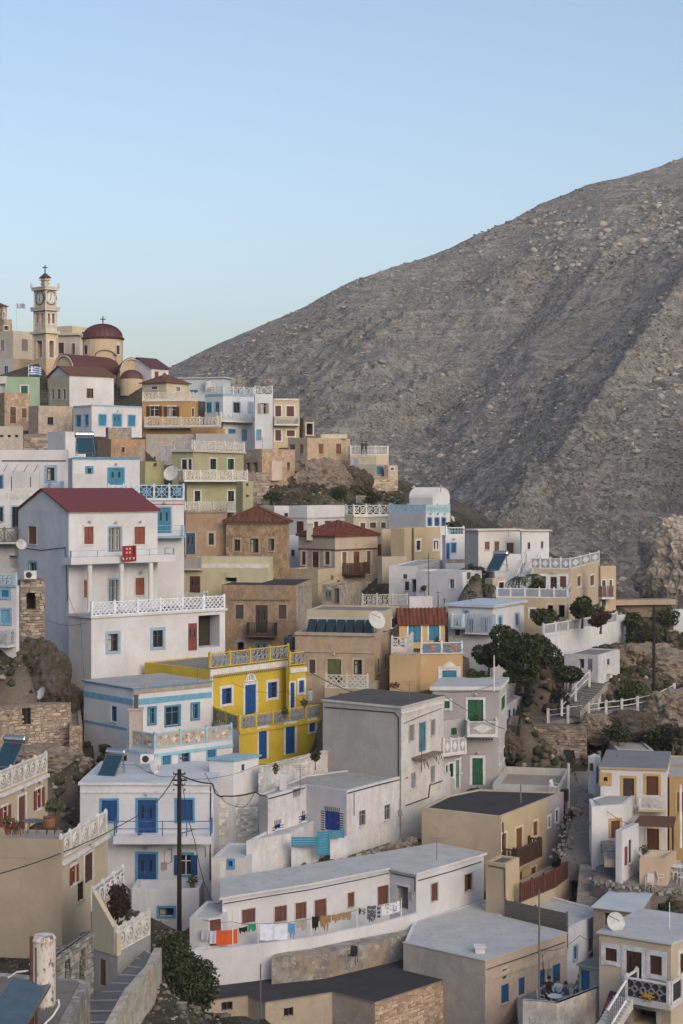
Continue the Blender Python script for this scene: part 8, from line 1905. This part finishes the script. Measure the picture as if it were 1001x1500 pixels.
for i, (x, y0, y1, D, lb) in enumerate(((600, 996, 1030, 109, 'thin aerial on the roof of the grey-sided house'), (440, 1120, 1148, 101, 'thin aerial on the roof of the long whitewashed house'), (330, 838, 858, 134, 'aerial on the dark flat roof of the brown stone house'), (520, 878, 896, 125.5, 'aerial above the glazed strip of the large beige house'),
          (168, 655, 671, 142, 'aerial on the turquoise-door house roof'), (385, 640, 658, 184, 'aerial on the peach plaster ruin'), (745, 762, 778, 149, 'aerial on the flat roof house with the sunlit-coloured edge'), (640, 1226, 1246, 97, 'aerial on the curved white roof'), (690, 868, 888, 131, 'aerial on the blue-grey roof'), (290, 975, 990, 114, 'aerial on the roof of the light blue banded house'), (470, 628, 641, 204, 'aerial on the peach block house'))):
    pole(x, y0, y1, D, .025, plain('zinc', (.22, .21, .2), .5, .5), lb, 'aerial', 'aerial', ((y0+2, .9), (y0+4.5, .7), (y0+7, .5)))
def tank(x, y, D, label, c_=(.55, .55, .54), r_=.5, h_=1.0):
    c = P(x, y, D); root = emp('water_tank', c, label, 'water tank'); mb = MB(); mb.lathe((0, 0, 0), [(r_*.95, 0), (r_, .06), (r_, h_), (r_*.9, h_+.06), (r_*.35, h_+.12)], paint(c_, .6), 16); mb.build('drum', root, off=(0, 0, 0)); mb = MB(); mb.lathe((0, 0, h_+.1), [(r_*.34, 0), (r_*.34, .1), (r_*.2, .14)], paint((.06, .06, .07)), 12); mb.build('lid', root, off=(0, 0, 0))
tank(566, 1268, 98, 'white water tank at the back of the curved white roof') if False else None
tank(425, 951, 127.5, 'dark blue-grey drum between the brown stone house and the yellow roof', (.05, .07, .10), .45, .9); tank(455, 1026, 118.5, 'small white gas bottle-like drum on the yellow terrace', (.5, .5, .5), .2, .6); tank(305, 570, 226, 'white drum on the low rooftop house'); tank(838, 822, 146, 'white drum behind the patterned roof parapet') if False else None
for i, (pts, lb) in enumerate((([(340, 1000, 112), (420, 1012, 118), (470, 1030, 108)], 'thin wire from the light blue banded house past the yellow house'), ([(560, 1000, 118), (640, 1012, 112), (730, 1000, 114)], 'thin wire above the grey-sided house roof'), ([(263, 1136, 95.3), (200, 1120, 104), (130, 1098, 110)], 'wire rising from the utility pole past the solar panel'),
    ([(263, 1140, 95.3), (380, 1120, 101), (475, 1090, 107)], 'wire from the utility pole to the grey-sided house'), ([(128, 912, 118), (60, 905, 117.5), (25, 903, 114)], 'thin cable across the side wall of the big white house'), ([(100, 870, 123.5), (118, 905, 119.2), (124, 1000, 118.5)], 'cable down the corner of the big white house'),
    ([(790, 1390, 83.5), (850, 1370, 88), (886, 1362, 82)], 'thin wire between the grey mast and the cream house roof'), ([(430, 860, 132), (500, 840, 146), (560, 838, 157)], 'thin wire over the grey wall ruins'), ([(958, 896, 127), (930, 930, 134), (880, 965, 126)], 'wire from the hillside pole to the small white house'))): wire(pts, lb, .014, .35)
# walkway step edges
we = emp('step_edges', P(176, 1428, 76), 'pale worn step edges across the lower left walkway', 'step edging'); L0 = [Vector(P(212, 1392, 78.5)), Vector(P(176, 1428, 76)), Vector(P(136, 1466, 73.5)), Vector(P(95, 1515, 70))]; R0 = [Vector(P(225, 1400, 77.5)), Vector(P(212, 1430, 74)), Vector(P(180, 1465, 71)), Vector(P(150, 1515, 68))]
for i in range(3):
    for t in (.0, .33, .66):
        mb = MB(); a, b = L0[i].lerp(L0[i+1], t), R0[i].lerp(R0[i+1], t); a2, b2 = L0[i].lerp(L0[i+1], t+.03), R0[i].lerp(R0[i+1], t+.03); z_ = Vector((0, 0, .04)); mb.hexa([a2, b2, b, a]+[p+z_ for p in (a2, b2, b, a)], plaster((.42, .41, .40), .5)); mb.build('step_edge', we)
# ================================================================ air
mb = MB(); hm = bpy.data.materials.new('haze_air'); hm.use_nodes = True; nt = hm.node_tree; nt.nodes.remove(nt.nodes['Principled BSDF']); pv = nt.nodes.new('ShaderNodeVolumePrincipled'); pv.inputs['Density'].default_value = .00019; pv.inputs['Color'].default_value = (.97, .97, .98, 1); pv.inputs['Anisotropy'].default_value = .2
nt.links.new(pv.outputs[0], nt.nodes['Material Output'].inputs['Volume'])

hx0, hx1, hy0, hy1 = -1950, 1950, -950, 2450
n_ = [(hx0, hy0), (hx1, hy0), (hx1, hy1), (hx0, hy1)]; mb.hexa([(*p, -111.5) for p in n_]+[(*p, 228.0) for p in n_], hm); o = mb.build('haze'); o['kind'] = 'stuff'
